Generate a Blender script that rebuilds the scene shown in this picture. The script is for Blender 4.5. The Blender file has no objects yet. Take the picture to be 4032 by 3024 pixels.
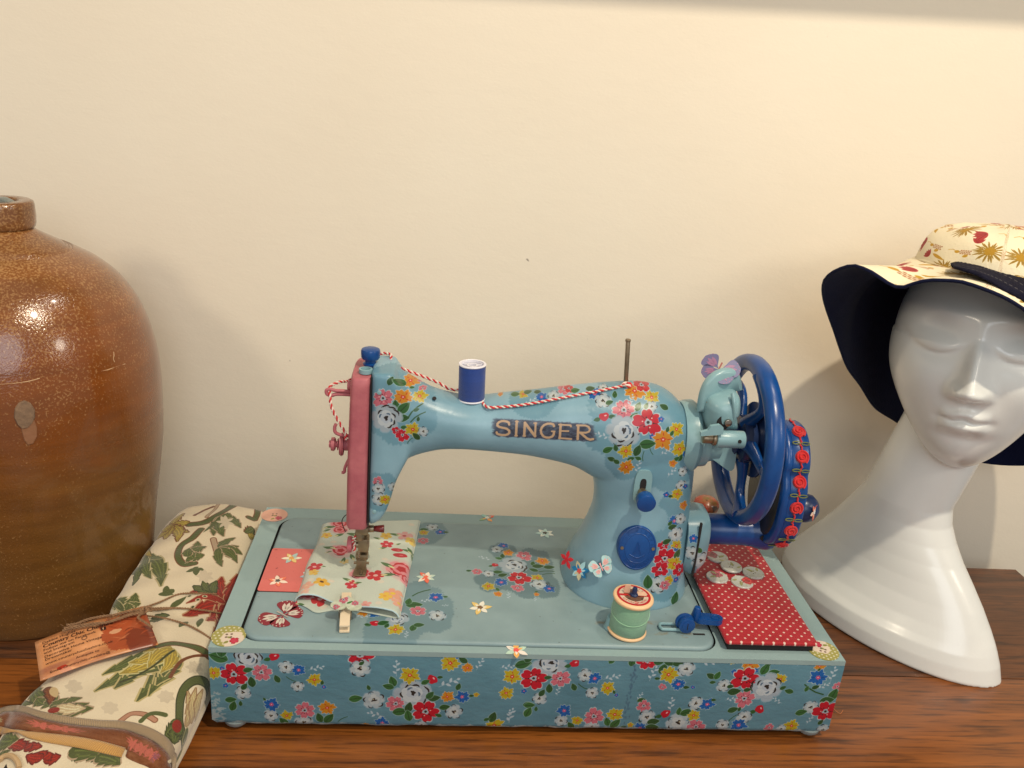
import bpy, bmesh, math, random
import numpy as np
from mathutils import Matrix, Vector

# ------------------------------------------------------------------ camera, world, lights
SC = bpy.context.scene
COL = SC.collection
CAM = np.array([0.1479, -0.5039, 0.4620])
YAW, PITCH, ROLL, FPX = 0.0943, -0.3495, 0.0826, 3363.3

def cam_axes():
    cy, sy = math.cos(YAW), math.sin(YAW)
    f = np.array([sy*math.cos(PITCH), cy*math.cos(PITCH), math.sin(PITCH)])
    r = np.array([cy, -sy, 0.0]); u = np.cross(r, f)
    return r*math.cos(ROLL)+u*math.sin(ROLL), -r*math.sin(ROLL)+u*math.cos(ROLL), f
CR, CU, CF = cam_axes()
cd = bpy.data.cameras.new('camera'); co = bpy.data.objects.new('camera', cd); COL.objects.link(co)
co.matrix_world = Matrix(((CR[0], CU[0], -CF[0], CAM[0]), (CR[1], CU[1], -CF[1], CAM[1]), (CR[2], CU[2], -CF[2], CAM[2]), (0, 0, 0, 1)))
cd.sensor_width = 36; cd.lens = FPX/4032*36; cd.clip_start = 0.01; cd.clip_end = 50
SC.camera = co
SC.view_settings.view_transform = 'Standard'; SC.view_settings.look = 'None'
SC.view_settings.exposure = 0.0; SC.view_settings.gamma = 1.0

W = bpy.data.worlds.new('World'); SC.world = W; W.use_nodes = True
W.node_tree.nodes['Background'].inputs[0].default_value = (1.0, 0.955, 0.90, 1)
W.node_tree.nodes['Background'].inputs[1].default_value = 0.36

def lamp(name, loc, target, energy, size, color, spread=180):
    d = bpy.data.lights.new(name, 'AREA'); d.shape = 'DISK'; d.size = size; d.energy = energy; d.color = color
    d.spread = math.radians(spread)
    o = bpy.data.objects.new(name, d); COL.objects.link(o); o.location = loc
    o.rotation_euler = (Vector(target)-Vector(loc)).to_track_quat('-Z', 'Y').to_euler()
    return o
lamp('ceiling_spot', (0.60, -0.55, 1.45), (0.35, 0.16, 0.0), 13.0, 0.045, (1.0, 0.86, 0.66))
lamp('ceiling_spot_right', (0.72, 0.03, 1.55), (0.60, 0.12, 0.0), 3.2, 0.04, (1.0, 0.86, 0.70))
lamp('left_spot', (-0.75, -0.75, 0.95), (0.1, 0.25, 0.15), 3.4, 0.22, (1.0, 0.86, 0.66))
lamp('right_spot', (1.25, -0.65, 0.85), (0.35, 0.3, 0.25), 2.6, 0.22, (1.0, 0.88, 0.72))
lamp('window_light', (0.35, -1.7, 1.0), (0.3, 0.2, 0.15), 8.0, 1.0, (0.88, 0.94, 1.0))

# ------------------------------------------------------------------ photo measurement: a point of the photo on a known plane
def at(px, py, **k):            # px,py on the photo at 2212 px width; one of x,y,z is known
    x = px*1.82278-2016; y = py*1.82278-1512
    d = CF+CR*x/FPX-CU*y/FPX
    for a, v in k.items():
        i = 'xyz'.index(a); return CAM+d*((v-CAM[i])/d[i])

# ------------------------------------------------------------------ object helpers
def srgb(r, g, b):
    return tuple(((c/255)/12.92 if c/255 <= 0.04045 else ((c/255+0.055)/1.055)**2.4) for c in (r, g, b))
def thing(name, label, cat, loc=(0, 0, 0), group=None):
    o = bpy.data.objects.new(name, None); COL.objects.link(o); o.location = loc; o.empty_display_size = 0.02
    o['label'] = label; o['category'] = cat
    if group: o['group'] = group
    return o
def tag(o, label, cat, group=None):
    o['label'] = label; o['category'] = cat
    if group: o['group'] = group
    return o
def origin(o):
    p = np.zeros(3)
    while o is not None:
        p += np.array(o.location); o = o.parent
    return p
def obj(name, vf, mat, parent=None, smooth=35, uv=None, loc=None, mats=None, fm=None):
    V, F = vf; V = np.asarray(V, float)
    if parent is not None: org = origin(parent)
    else: org = np.array(loc if loc is not None else V.mean(0)*[1, 1, 0]+[0, 0, V[:, 2].min()])
    me = bpy.data.meshes.new(name); me.from_pydata((V-org).tolist(), [], [list(map(int, f)) for f in F]); me.update()
    for m in ([mat] if mats is None else mats): me.materials.append(m)
    if fm is not None: me.polygons.foreach_set('material_index', np.asarray(fm, dtype=np.int32))
    if smooth:
        me.polygons.foreach_set('use_smooth', [True]*len(me.polygons))
        if smooth < 180: me.set_sharp_from_angle(angle=math.radians(smooth))
    if uv is not None:
        l = me.uv_layers.new(name='UVMap'); vi = np.zeros(len(me.loops), dtype=np.int32); me.loops.foreach_get('vertex_index', vi)
        A = uv(V) if callable(uv) else np.asarray(uv)
        l.data.foreach_set('uv', A[vi].astype(np.float32).ravel())
    o = bpy.data.objects.new(name, me); COL.objects.link(o)
    if parent is not None: o.parent = parent
    else: o.location = org
    return o
def join(*L):
    V = []; F = []; n = 0
    for v, f in L:
        V.append(np.asarray(v, float)); F += [[i+n for i in q] for q in f]; n += len(v)
    return np.concatenate(V), F
def xf(vf, M):
    M = np.array(M); V = np.asarray(vf[0], float)
    return V@M[:3, :3].T+M[:3, 3], vf[1]
def frame(z, x=None, o=(0, 0, 0)):     # matrix whose Z axis is z
    z = np.array(z, float); z /= np.linalg.norm(z)
    x = np.array(x if x is not None else ((1, 0, 0) if abs(z[0]) < .9 else (0, 1, 0)), float)
    x -= z*(x@z); x /= np.linalg.norm(x); y = np.cross(z, x)
    M = np.eye(4); M[:3, 0] = x; M[:3, 1] = y; M[:3, 2] = z; M[:3, 3] = o
    return M
def box(a, b, bev=0.0):
    a = np.minimum(a, b).astype(float) if isinstance(a, np.ndarray) else np.array([min(p, q) for p, q in zip(a, b)], float), np.array([max(p, q) for p, q in zip(a, b)], float)
    a, b = a
    bm = bmesh.new(); bmesh.ops.create_cube(bm, size=1)
    for v in bm.verts: v.co = Vector((a+b)/2)+Vector([v.co[i]*(b-a)[i] for i in range(3)])
    if bev: bmesh.ops.bevel(bm, geom=bm.edges[:], offset=bev, segments=2, affect='EDGES', profile=.6)
    bm.verts.index_update()
    r = ([v.co[:] for v in bm.verts], [[v.index for v in f.verts] for f in bm.faces]); bm.free(); return r
def lathe(prof, n=32, M=None, cap=True):
    V = []; F = []
    th = np.linspace(0, 2*np.pi, n, endpoint=False)
    for r, z in prof: V += [(r*math.cos(t), r*math.sin(t), z) for t in th]
    for i in range(len(prof)-1):
        for j in range(n):
            k = (j+1) % n; F.append([i*n+j, i*n+k, (i+1)*n+k, (i+1)*n+j])
    if cap:
        F.append(list(range(n))[::-1]); F.append([(len(prof)-1)*n+j for j in range(n)])
    vf = (np.array(V), F)
    return vf if M is None else xf(vf, M)
def cyl(p, q, r, n=20, r2=None, bev=0.0):
    p = np.array(p, float); q = np.array(q, float); L = np.linalg.norm(q-p); r2 = r if r2 is None else r2
    pr = [(r, 0), (r2, L)] if not bev else [(r-bev, 0), (r-bev*.3, bev*.3), (r, bev), (r2, L-bev), (r2-bev*.3, L-bev*.3), (r2-bev, L)]
    return lathe(pr, n, frame(q-p, o=p))
def loft(rings, cap=True):
    R = [np.asarray(r, float) for r in rings]; n = len(R[0]); F = []
    for i in range(len(R)-1):
        for j in range(n):
            k = (j+1) % n; F.append([i*n+j, i*n+k, (i+1)*n+k, (i+1)*n+j])
    if cap:
        F.append(list(range(n))[::-1]); F.append([(len(R)-1)*n+j for j in range(n)])
    return np.concatenate(R), F
def spline(P, n):
    P = np.asarray(P, float); m = len(P)-1; out = []
    for t in np.linspace(0, m, n):
        i = min(int(t), m-1); u = t-i
        p0 = P[max(i-1, 0)]; p1 = P[i]; p2 = P[i+1]; p3 = P[min(i+2, m)]
        out.append(0.5*((2*p1)+(-p0+p2)*u+(2*p0-5*p1+4*p2-p3)*u*u+(-p0+3*p1-3*p2+p3)*u**3))
    return np.array(out)
def frames_along(P):
    P = np.asarray(P); T = np.gradient(P, axis=0); T /= np.linalg.norm(T, axis=1)[:, None]+1e-12
    a = np.array([0, 0, 1.0]) if abs(T[0][2]) < .9 else np.array([1.0, 0, 0]); N = []
    for t in T:
        a = a-t*(a@t); a /= np.linalg.norm(a); N.append(a.copy())
    N = np.array(N); return T, N, np.cross(T, N)
def tube(P, r, n=8, cap=True):
    P = np.asarray(P, float); T, N, B = frames_along(P); r = np.broadcast_to(r, (len(P),))
    th = np.linspace(0, 2*np.pi, n, endpoint=False)
    return loft([p+rr*(np.cos(th)[:, None]*a+np.sin(th)[:, None]*b) for p, rr, a, b in zip(P, r, N, B)], cap)
def strand(P, off, r, pitch, phase, n=6):
    P = np.asarray(P, float); T, N, B = frames_along(P)
    s = np.concatenate([[0], np.cumsum(np.linalg.norm(np.diff(P, axis=0), axis=1))])
    a = s/pitch*2*np.pi+phase
    return tube(P+off*(np.cos(a)[:, None]*N+np.sin(a)[:, None]*B), r, n)
def sell(cx, cy, rx, ry, n=40, e=2.0):     # superellipse ring in plane
    th = np.linspace(0, 2*np.pi, n, endpoint=False); c, s = np.cos(th), np.sin(th)
    return cx+rx*np.sign(c)*np.abs(c)**(2/e), cy+ry*np.sign(s)*np.abs(s)**(2/e)
def prism(poly, z0, z1, M=None):       # poly 2D, extruded along local z
    n = len(poly); V = [(p[0], p[1], z0) for p in poly]+[(p[0], p[1], z1) for p in poly]
    F = [[i, (i+1) % n, n+(i+1) % n, n+i] for i in range(n)]+[list(range(n))[::-1], list(range(n, 2*n))]
    vf = (np.array(V), F); return vf if M is None else xf(vf, M)
def rrect(x0, y0, x1, y1, r, n=8):
    P = []
    for cx, cy, a in ((x1-r, y0+r, -90), (x1-r, y1-r, 0), (x0+r, y1-r, 90), (x0+r, y0+r, 180)):
        for i in range(n+1):
            t = math.radians(a+90*i/n); P.append((cx+r*math.cos(t), cy+r*math.sin(t)))
    return np.array(P)
def text_mesh(s, size, M, depth=0.0, font=None):
    c = bpy.data.curves.new('t', 'FONT'); c.body = s; c.size = size; c.extrude = depth; c.align_x = 'LEFT'; c.resolution_u = 3
    o = bpy.data.objects.new('t', c); COL.objects.link(o)
    dg = bpy.context.evaluated_depsgraph_get(); me = bpy.data.meshes.new_from_object(o.evaluated_get(dg))
    V = np.array([v.co[:] for v in me.vertices]).reshape(-1, 3); F = [list(p.vertices) for p in me.polygons]
    bpy.data.objects.remove(o); bpy.data.curves.remove(c); bpy.data.meshes.remove(me)
    return xf((V, F), M)

# ------------------------------------------------------------------ materials
def mat(name, col, rough=0.5, spec=0.5, metal=0.0, bump=0.0, bscale=200, var=0.0, vscale=30, coat=0.0, col2=None, img=None, stretch=(1, 1, 1), sheen=0.0, chip=None, chipscale=120, chipth=.68):
    m = bpy.data.materials.new(name); m.use_nodes = True; nt = m.node_tree; N = nt.nodes; L = nt.links
    b = N['Principled BSDF']; b.inputs['Roughness'].default_value = rough; b.inputs['Metallic'].default_value = metal
    b.inputs['Specular IOR Level'].default_value = spec; b.inputs['Coat Weight'].default_value = coat; b.inputs['Coat Roughness'].default_value = .15
    b.inputs['Sheen Weight'].default_value = sheen
    tc = N.new('ShaderNodeTexCoord'); mp = N.new('ShaderNodeMapping'); mp.inputs['Scale'].default_value = stretch; L.new(tc.outputs['Object'], mp.inputs[0])
    src = None
    if img is not None:
        t = N.new('ShaderNodeTexImage'); t.image = img; t.extension = 'EXTEND'; u = N.new('ShaderNodeUVMap'); L.new(u.outputs[0], t.inputs[0]); src = t.outputs[0]
    c2 = col2 if col2 is not None else tuple(c*0.75 for c in col)
    if var > 0:
        n = N.new('ShaderNodeTexNoise'); n.inputs['Scale'].default_value = vscale; n.inputs['Detail'].default_value = 6; n.inputs['Roughness'].default_value = .65; L.new(mp.outputs[0], n.inputs[0])
        r = N.new('ShaderNodeValToRGB'); r.color_ramp.elements[0].position = .35; r.color_ramp.elements[1].position = .7; L.new(n.outputs[0], r.inputs[0])
        mx = N.new('ShaderNodeMix'); mx.data_type = 'RGBA'; mx.blend_type = 'MIX' if img is None else 'MULTIPLY'
        mul = N.new('ShaderNodeMath'); mul.operation = 'MULTIPLY'; mul.inputs[1].default_value = var; L.new(r.outputs[0], mul.inputs[0]); L.new(mul.outputs[0], mx.inputs[0])
        if src is None: mx.inputs[6].default_value = (*col, 1)
        else: L.new(src, mx.inputs[6])
        mx.inputs[7].default_value = (*c2, 1) if img is None else (.72, .72, .74, 1)
        src = mx.outputs[2]
    if chip is not None:
        n = N.new('ShaderNodeTexNoise'); n.inputs['Scale'].default_value = chipscale; n.inputs['Detail'].default_value = 4; L.new(mp.outputs[0], n.inputs[0])
        r = N.new('ShaderNodeValToRGB'); r.color_ramp.elements[0].position = chipth; r.color_ramp.elements[1].position = chipth+.03; L.new(n.outputs[0], r.inputs[0])
        mx = N.new('ShaderNodeMix'); mx.data_type = 'RGBA'; L.new(r.outputs[0], mx.inputs[0])
        if src is None: mx.inputs[6].default_value = (*col, 1)
        else: L.new(src, mx.inputs[6])
        mx.inputs[7].default_value = (*chip, 1); src = mx.outputs[2]
    if src is None: b.inputs['Base Color'].default_value = (*col, 1)
    else: L.new(src, b.inputs['Base Color'])
    if bump > 0:
        n = N.new('ShaderNodeTexNoise'); n.inputs['Scale'].default_value = bscale; n.inputs['Detail'].default_value = 5; L.new(mp.outputs[0], n.inputs[0])
        bp = N.new('ShaderNodeBump'); bp.inputs['Strength'].default_value = min(1, bump); bp.inputs['Distance'].default_value = 0.0008; L.new(n.outputs[0], bp.inputs['Height']); L.new(bp.outputs[0], b.inputs['Normal'])
    return m

# ------------------------------------------------------------------ painted paper / cloth prints, drawn here shape by shape
RNG = np.random.default_rng(7)
C8 = lambda r, g, b: np.array([r, g, b], float)/255
WHT = C8(205, 214, 216); RED = C8(196, 22, 44); PNK = C8(208, 112, 128); YEL = C8(192, 172, 34); ORG = C8(208, 138, 34); BLU = C8(20, 98, 176); GRN = C8(48, 96, 48); DRK = C8(44, 38, 34); CRM = C8(232, 226, 205)
class Canvas:
    def __init__(s, x0, y0, x1, y1, ppm, base):
        s.x0, s.y0, s.x1, s.y1, s.ppm = x0, y0, x1, y1, ppm
        s.w = int((x1-x0)*ppm); s.h = int((y1-y0)*ppm); s.a = np.empty((s.h, s.w, 3)); s.a[:] = base
    def win(s, a, b, r):
        i0 = max(0, int((a-r-s.x0)*s.ppm)); i1 = min(s.w, int((a+r-s.x0)*s.ppm)+2); j0 = max(0, int((b-r-s.y0)*s.ppm)); j1 = min(s.h, int((b+r-s.y0)*s.ppm)+2)
        if i1 <= i0 or j1 <= j0: return None
        X, Y = np.meshgrid((np.arange(i0, i1)+.5)/s.ppm+s.x0-a, (np.arange(j0, j1)+.5)/s.ppm+s.y0-b)
        return (slice(j0, j1), slice(i0, i1)), X, Y
    def mix(s, sl, m, c):
        m = np.clip(m, 0, 1)[..., None]; s.a[sl] = s.a[sl]*(1-m)+np.asarray(c)*m
    def edge(s, d, soft=1.0): return np.clip(d*s.ppm/soft+.5, 0, 1)
    def polar(s, a, b, R, fn, c, soft=1.0, op=1.0, halo=None):
        w = s.win(a, b, R*1.5)
        if w is None: return
        sl, X, Y = w; rho = np.hypot(X, Y); th = np.arctan2(Y, X); r = R*fn(th)
        if halo is not None: s.mix(sl, s.edge(r*1.0+R*.09-rho, 1.5)*.8*op, halo)
        s.mix(sl, s.edge(r-rho, soft)*op, c)
    def ell(s, a, b, rx, ry, rot, c, op=1.0, soft=1.0, wob=0.0):
        w = s.win(a, b, max(rx, ry)*1.3)
        if w is None: return
        sl, X, Y = w; cs, sn = math.cos(rot), math.sin(rot); U = (X*cs+Y*sn)/rx; V = (-X*sn+Y*cs)/ry
        th = np.arctan2(V, U); k = 1+wob*np.sin(3*th+a*900)+wob*.6*np.sin(5*th+b*700)
        s.mix(sl, s.edge((k-np.hypot(U, V))*min(rx, ry), soft)*op, c)
    def stroke(s, P, wd, c, op=1.0, taper=False):
        P = np.asarray(P, float); ctr = (P.min(0)+P.max(0))/2; R = (P.max(0)-P.min(0)).max()/2+wd*2
        w = s.win(ctr[0], ctr[1], R)
        if w is None: return
        sl, X, Y = w; D = np.full(X.shape, 1e9); n = len(P)-1
        for i in range(n):
            p = P[i]-ctr; q = P[i+1]-ctr; d = q-p; t = np.clip(((X-p[0])*d[0]+(Y-p[1])*d[1])/(d@d+1e-15), 0, 1)
            k = 1.0 if not taper else max(.25, math.sin(math.pi*(i+.5)/n))
            D = np.minimum(D, np.hypot(X-p[0]-t*d[0], Y-p[1]-t*d[1])-wd*.5*k)
        s.mix(sl, s.edge(-D)*op, c)
    def lens(s, p, q, wd, c, halo=None, vein=None, op=1.0):       # pointed leaf from p to q
        p = np.asarray(p, float); q = np.asarray(q, float); ctr = (p+q)/2; L = np.linalg.norm(q-p)
        w = s.win(ctr[0], ctr[1], L*.62+wd*.3)
        if w is None: return
        sl, X, Y = w; e = (q-p)/L; U = X*e[0]+Y*e[1]; V = -X*e[1]+Y*e[0]; t = np.clip(U/L+.5, 0, 1)
        prof = wd*.5*np.sin(np.pi*t**.8)**.8
        if halo is not None: s.mix(sl, s.edge(prof+L*.05-np.abs(V)-np.maximum(0, np.abs(U)-L*.5)*2, 1.4)*.75*op, halo)
        d = prof-np.abs(V); d[(U < -L/2) | (U > L/2)] = -1
        s.mix(sl, s.edge(d)*op, c)
        if vein is not None: s.stroke([p+(q-p)*.12, p+(q-p)*.85], wd*.09, vein)
    def frond(s, p, q, wd, c, edge=None, bend=0.0, teeth=4, hi=None):
        p = np.asarray(p, float); q = np.asarray(q, float); ctr = (p+q)/2; L = np.linalg.norm(q-p)
        w = s.win(ctr[0], ctr[1], L*.62+wd)
        if w is None or L < 1e-6: return
        sl, X, Y = w; e = (q-p)/L; U = X*e[0]+Y*e[1]; V = -X*e[1]+Y*e[0]; t = np.clip(U/L+.5, 0, 1)
        V = V-bend*L*np.sin(np.pi*t)
        saw = (t*teeth+.12*np.sign(V)) % 1.0
        prof = wd*.5*np.sin(np.pi*t**.72)**.85*(.62+.38*(1-saw)**.6*1.0)
        d = prof-np.abs(V); d[(U < -L/2) | (U > L/2)] = -1
        if edge is not None: s.mix(sl, s.edge(d+wd*.09, 1.2), edge)
        s.mix(sl, s.edge(d), c)
        if hi is not None: s.mix(sl, s.edge(wd*.035-np.abs(V+.0*t))*(t > .12)*(t < .8)*.8, hi); s.mix(sl, s.edge(wd*.04-np.abs(np.abs(V)-prof*.55))*(t > .2)*(t < .85)*.55, hi)
        ph = (t*L+np.abs(V)*.8)/.0011; s.mix(sl, s.edge(d)*(np.sin(ph*2*np.pi) > .55)*.28, c*.6)
    def image(s, name, k=.88):
        s.a = np.clip(s.a, 0, 1)*k
        im = bpy.data.images.new(name, s.w, s.h); px = np.ones((s.h, s.w, 4), np.float32); px[..., :3] = s.a
        im.pixels.foreach_set(px.ravel()); im.update(); im.pack(); return im
    def uv(s, ia, ib):
        return lambda V: np.stack([(V[:, ia]-s.x0)/(s.x1-s.x0), (V[:, ib]-s.y0)/(s.y1-s.y0)], 1)
    def mottle(s, amp, cell):
        for k in range(3):
            c = cell/2**k; gw = int((s.x1-s.x0)/c)+3; gh = int((s.y1-s.y0)/c)+3; g = RNG.normal(0, 1, (gh, gw))
            X = np.linspace(0, gw-1.01, s.w); Y = np.linspace(0, gh-1.01, s.h); xi = X.astype(int); yi = Y.astype(int); fx = X-xi; fy = (Y-yi)[:, None]
            fx = fx*fx*(3-2*fx); fy = fy*fy*(3-2*fy)
            v = g[yi][:, xi]*(1-fx)*(1-fy)+g[yi][:, xi+1]*fx*(1-fy)+g[yi+1][:, xi]*(1-fx)*fy+g[yi+1][:, xi+1]*fx*fy
            s.a += (v*amp/1.6**k)[..., None]
def petals(n, ph, depth=.38, notch=.12, jit=None):
    j = jit if jit is not None else RNG.uniform(.86, 1.1, n)
    def f(th):
        t = (th-ph)/(2*np.pi)*n; k = np.floor(t+.5).astype(int); u = t-k
        return ((1-depth)+depth*np.cos(u*np.pi)**.55)*j[k % n]-notch*np.exp(-(u/.10)**2)
    return f
def zig(n, ph, amp=.16):
    j = RNG.uniform(.85, 1.1, n)
    def f(th):
        t = (th-ph)/(2*np.pi)*n; k = np.floor(t+.5).astype(int); u = np.abs(t-k)*2
        return (1-amp*u*1.6)*j[k % n]*(1-.12*np.cos(5*(th-ph)))
    return f
def fl(c, kind, a, b, R, rot=None, halo=WHT):
    rot = RNG.uniform(0, 6.28) if rot is None else rot
    def pt(t, r): return (a+r*R*math.cos(t+rot), b+r*R*math.sin(t+rot))
    if kind == 'white': R *= .92
    if kind == 'rose':
        w = C8(168, 184, 196)
        c.polar(a, b, R, petals(7, rot, .25, .03), w, halo=C8(160, 185, 200))
        c.polar(a, b, R*.62, petals(5, rot+.5, .2, .02), C8(200, 210, 216)); c.polar(a+R*.05, b+R*.05, R*.36, petals(5, rot, .2, 0), C8(188, 200, 212))
        for k in range(11):
            t0 = RNG.uniform(0, 6.28); r0 = [.40, .62, .90][k % 3]; c.stroke([pt(t0+i*.13, r0*(1+.06*math.sin(i))) for i in range(6)], R*.11, DRK if k % 3 else C8(92, 116, 140), taper=True)
        c.ell(a+R*.05, b+R*.06, R*.17, R*.12, rot, DRK, wob=.2)
    elif kind == 'white':
        c.polar(a, b, R*1.04, petals(5, rot, .42, .06), C8(178, 194, 202), halo=C8(140, 174, 192))
        c.polar(a, b, R*.6, petals(5, rot+.3, .4, .03), C8(198, 208, 210))
        c.ell(a, b, R*.22, R*.17, rot, DRK, wob=.3); c.ell(*pt(2.2, .1), R*.08, R*.06, 0, C8(190, 180, 150))
        for k in range(5):
            t0 = 1.2566*k+RNG.uniform(-.1, .25); c.stroke([pt(t0+i*.11, .80+.14*math.sin(i*.52)) for i in range(7)], R*.13, DRK if k % 2 == 0 else C8(84, 100, 112), taper=True)
    elif kind in ('red', 'pink'):
        cc = RED if kind == 'red' else PNK
        c.polar(a, b, R, petals(5 if kind == 'red' else 6, rot, .5, .13), cc, halo=halo)
        for k in range(5 if kind == 'red' else 6):
            n = 5 if kind == 'red' else 6; t = 2*math.pi*(k+.5)/n; c.stroke([pt(t, .3), pt(t, .62)], R*.05, C8(120, 10, 24) if kind == 'red' else C8(150, 60, 80), taper=False)
        c.ell(a, b, R*.24, R*.22, rot, C8(176, 190, 200), wob=.15); c.ell(a, b, R*.1, R*.1, 0, DRK)
        for k in range(6): c.ell(*pt(k*1.05, .36), R*.05, R*.05, 0, DRK if k % 2 else C8(240, 200, 190))
    elif kind in ('yellow', 'orange', 'blue'):
        cc = {'yellow': YEL, 'orange': ORG, 'blue': BLU}[kind]
        c.polar(a, b, R, zig(11, rot), cc, halo=halo)
        c.polar(a, b, R*.30, zig(7, rot, .3), C8(214, 60, 120) if kind == 'blue' else C8(206, 60, 40), halo=C8(225, 190, 205) if kind == 'blue' else None)
        c.ell(a, b, R*.08, R*.08, 0, C8(240, 210, 200))
        for k in range(4): c.stroke([pt(k*1.57, .4), pt(k*1.57+.1, .62)], R*.07, C8(190, 40, 40) if kind != 'blue' else C8(10, 60, 130))
    elif kind == 'bud':
        c.ell(a, b, R, R*.85, rot, RED, wob=.08); c.ell(a+R*.25, b+R*.25, R*.28, R*.16, rot, C8(238, 190, 190)); c.lens((a-R*.7, b-R*.5), (a-R*2, b-R*.9), R*.9, GRN)
    elif kind == 'leaf':
        d = np.array([math.cos(rot), math.sin(rot)])*R; c.lens(np.array([a, b])-d*1.12, np.array([a, b])+d*1.12, R*1.35, GRN*RNG.uniform(.85, 1.15), halo=C8(170, 196, 196), vein=C8(34, 66, 34))
    elif kind == 'sprig':
        cc = C8(186, 206, 218); d = np.array([math.cos(rot), math.sin(rot)])*R; p = np.array([a, b])
        c.stroke([p-d, p, p+d], R*.05, cc, .8)
        for k, s_ in ((-.6, 1), (-.2, -1), (.25, 1), (.6, -1), (1, 0)):
            q = p+d*k; e = np.array([-d[1], d[0]])*s_*.45+d*.35; c.lens(q, q+e, R*.28, cc)
    elif kind == 'stem':
        d = np.array([math.cos(rot), math.sin(rot)])*R; p = np.array([a, b]); nrm = np.array([-d[1], d[0]])
        c.stroke([p-d, p-d*.3+nrm*.15, p+d*.4+nrm*.12, p+d], R*.13, GRN*.9)
def patch(c, a, b, R, col, seed=0, op=1.0, ky=1.0):     # irregular torn-paper patch
    r = np.random.default_rng(seed); am = r.uniform(-1, 1, 9); ph = r.uniform(0, 6.28, 9)
    w = c.win(a, b, R*1.5)
    if w is None: return
    sl, X, Y = w; th = np.arctan2(Y/ky, X); k = 1+sum(am[i]*.12/(i*.45+1)*np.sin((i+2)*th+ph[i]) for i in range(9))+.02*np.sin(41*th)+.02*np.sin(67*th+1)
    c.mix(sl, c.edge((k*R-np.hypot(X, Y/ky)), 5)*op, col)
def lay(c, items, ox, oy, sc, conv, rs=1.0):
    for it in items:
        k, x, y, R = it[:4]
        px = (x/sc+ox)/1.82278; py = (y/sc+oy)/1.82278; p = conv(px, py); q = conv(px+R/sc/1.82278, py)
        fl(c, k, p[0], p[1], math.hypot(q[0]-p[0], q[1]-p[1])*rs, it[4] if len(it) > 4 else None)

# -- front of the wooden case
ZT = 0.0723; ZB = 0.006; CW, CD = 0.460, 0.2014
front = Canvas(-0.01, 0.0, 0.47, 0.08, 4200, C8(100, 148, 166)); front.mottle(.018, .05)
for _ in range(260):
    x = RNG.uniform(0, .46); z = RNG.uniform(.006, .072); front.stroke([(x, z), (x+RNG.uniform(.004, .02), z+RNG.uniform(-.0006, .0006))], .0003, C8(88, 134, 156), .5)
cf = lambda px, py: at(px, py, y=0)[[0, 2]]
F3 = [('leaf',100,235,55,2.8),('leaf',125,190,45,1.4),('rose',300,240,92),('yellow',70,340,50),('blue',125,310,18),('red',205,350,90),('pink',390,335,66),('leaf',300,320,28,.3),('leaf',325,400,36,1.7),('bud',475,230,32,.5),('white',555,300,52),('blue',640,320,43),('leaf',495,378,28,2.0),('white',635,430,44),('yellow',745,385,46),('blue',808,435,18),('leaf',797,405,16,1.5),('sprig',750,310,45,.3),('blue',150,425,20),('white',265,470,56),('leaf',275,432,26,1.0),('leaf',185,520,32,.1),('leaf',200,562,34,1.3),('leaf',250,545,18,1.6),('stem',590,380,34,2.6),
 ('leaf',410,515,12,2.),('white',455,625,48),('blue',458,550,50),('yellow',560,625,38),('white',675,670,58),('pink',680,590,66),('orange',830,575,52),('leaf',780,640,34,1.9),('leaf',842,645,38,.9),('stem',935,650,34,.6),('leaf',540,665,34,2.3),
 ('leaf',900,205,28,.2),('red',1050,222,86),('white',1050,310,72),('leaf',1062,275,18,.7),('sprig',1295,315,52,1.6),('leaf',1270,395,36,1.9),('leaf',1240,430,32,2.9),('leaf',1108,437,18,1.9),('rose',1400,480,108),('yellow',1385,355,60),('leaf',1022,512,38,.2),('white',1145,520,74),('pink',1290,545,62),('leaf',1320,598,42,.15),('leaf',1378,570,36,1.4),('leaf',1375,625,38,1.8),('red',1490,600,84),('bud',1535,385,34,2.2),('leaf',1490,402,26,.5),('leaf',1588,370,16,.1),('sprig',1640,410,62,.5),('white',1680,600,62),('orange',1635,500,42),('blue',1735,500,46),('leaf',1710,432,24,1.3),('leaf',1618,570,30,.2),('leaf',1548,510,34,.2),('leaf',1520,490,30,.9),('leaf',1575,625,20,2.8),('yellow',1830,485,18),('leaf',1798,492,14,0),('sprig',1165,620,48,2.9),('blue',1200,675,45),('white',1462,695,44),('orange',1090,695,24),
 ('blue',1700,215,38),('yellow',1655,275,58),('orange',1770,305,38),('leaf',1742,255,28,2.6),('sprig',1850,285,42,1.2),('pink',1490,208,26),('pink',1845,208,34),('yellow',2070,365,58),('yellow',2030,475,46),('leaf',2150,283,44,.2),('leaf',2180,553,30,.1),('leaf',2175,600,32,1.),('yellow',1950,692,60),('leaf',1940,635,36,1.3),('leaf',1900,650,18,.4),('sprig',2060,630,48,1.4),('sprig',2030,300,40,0.2)]
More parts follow.
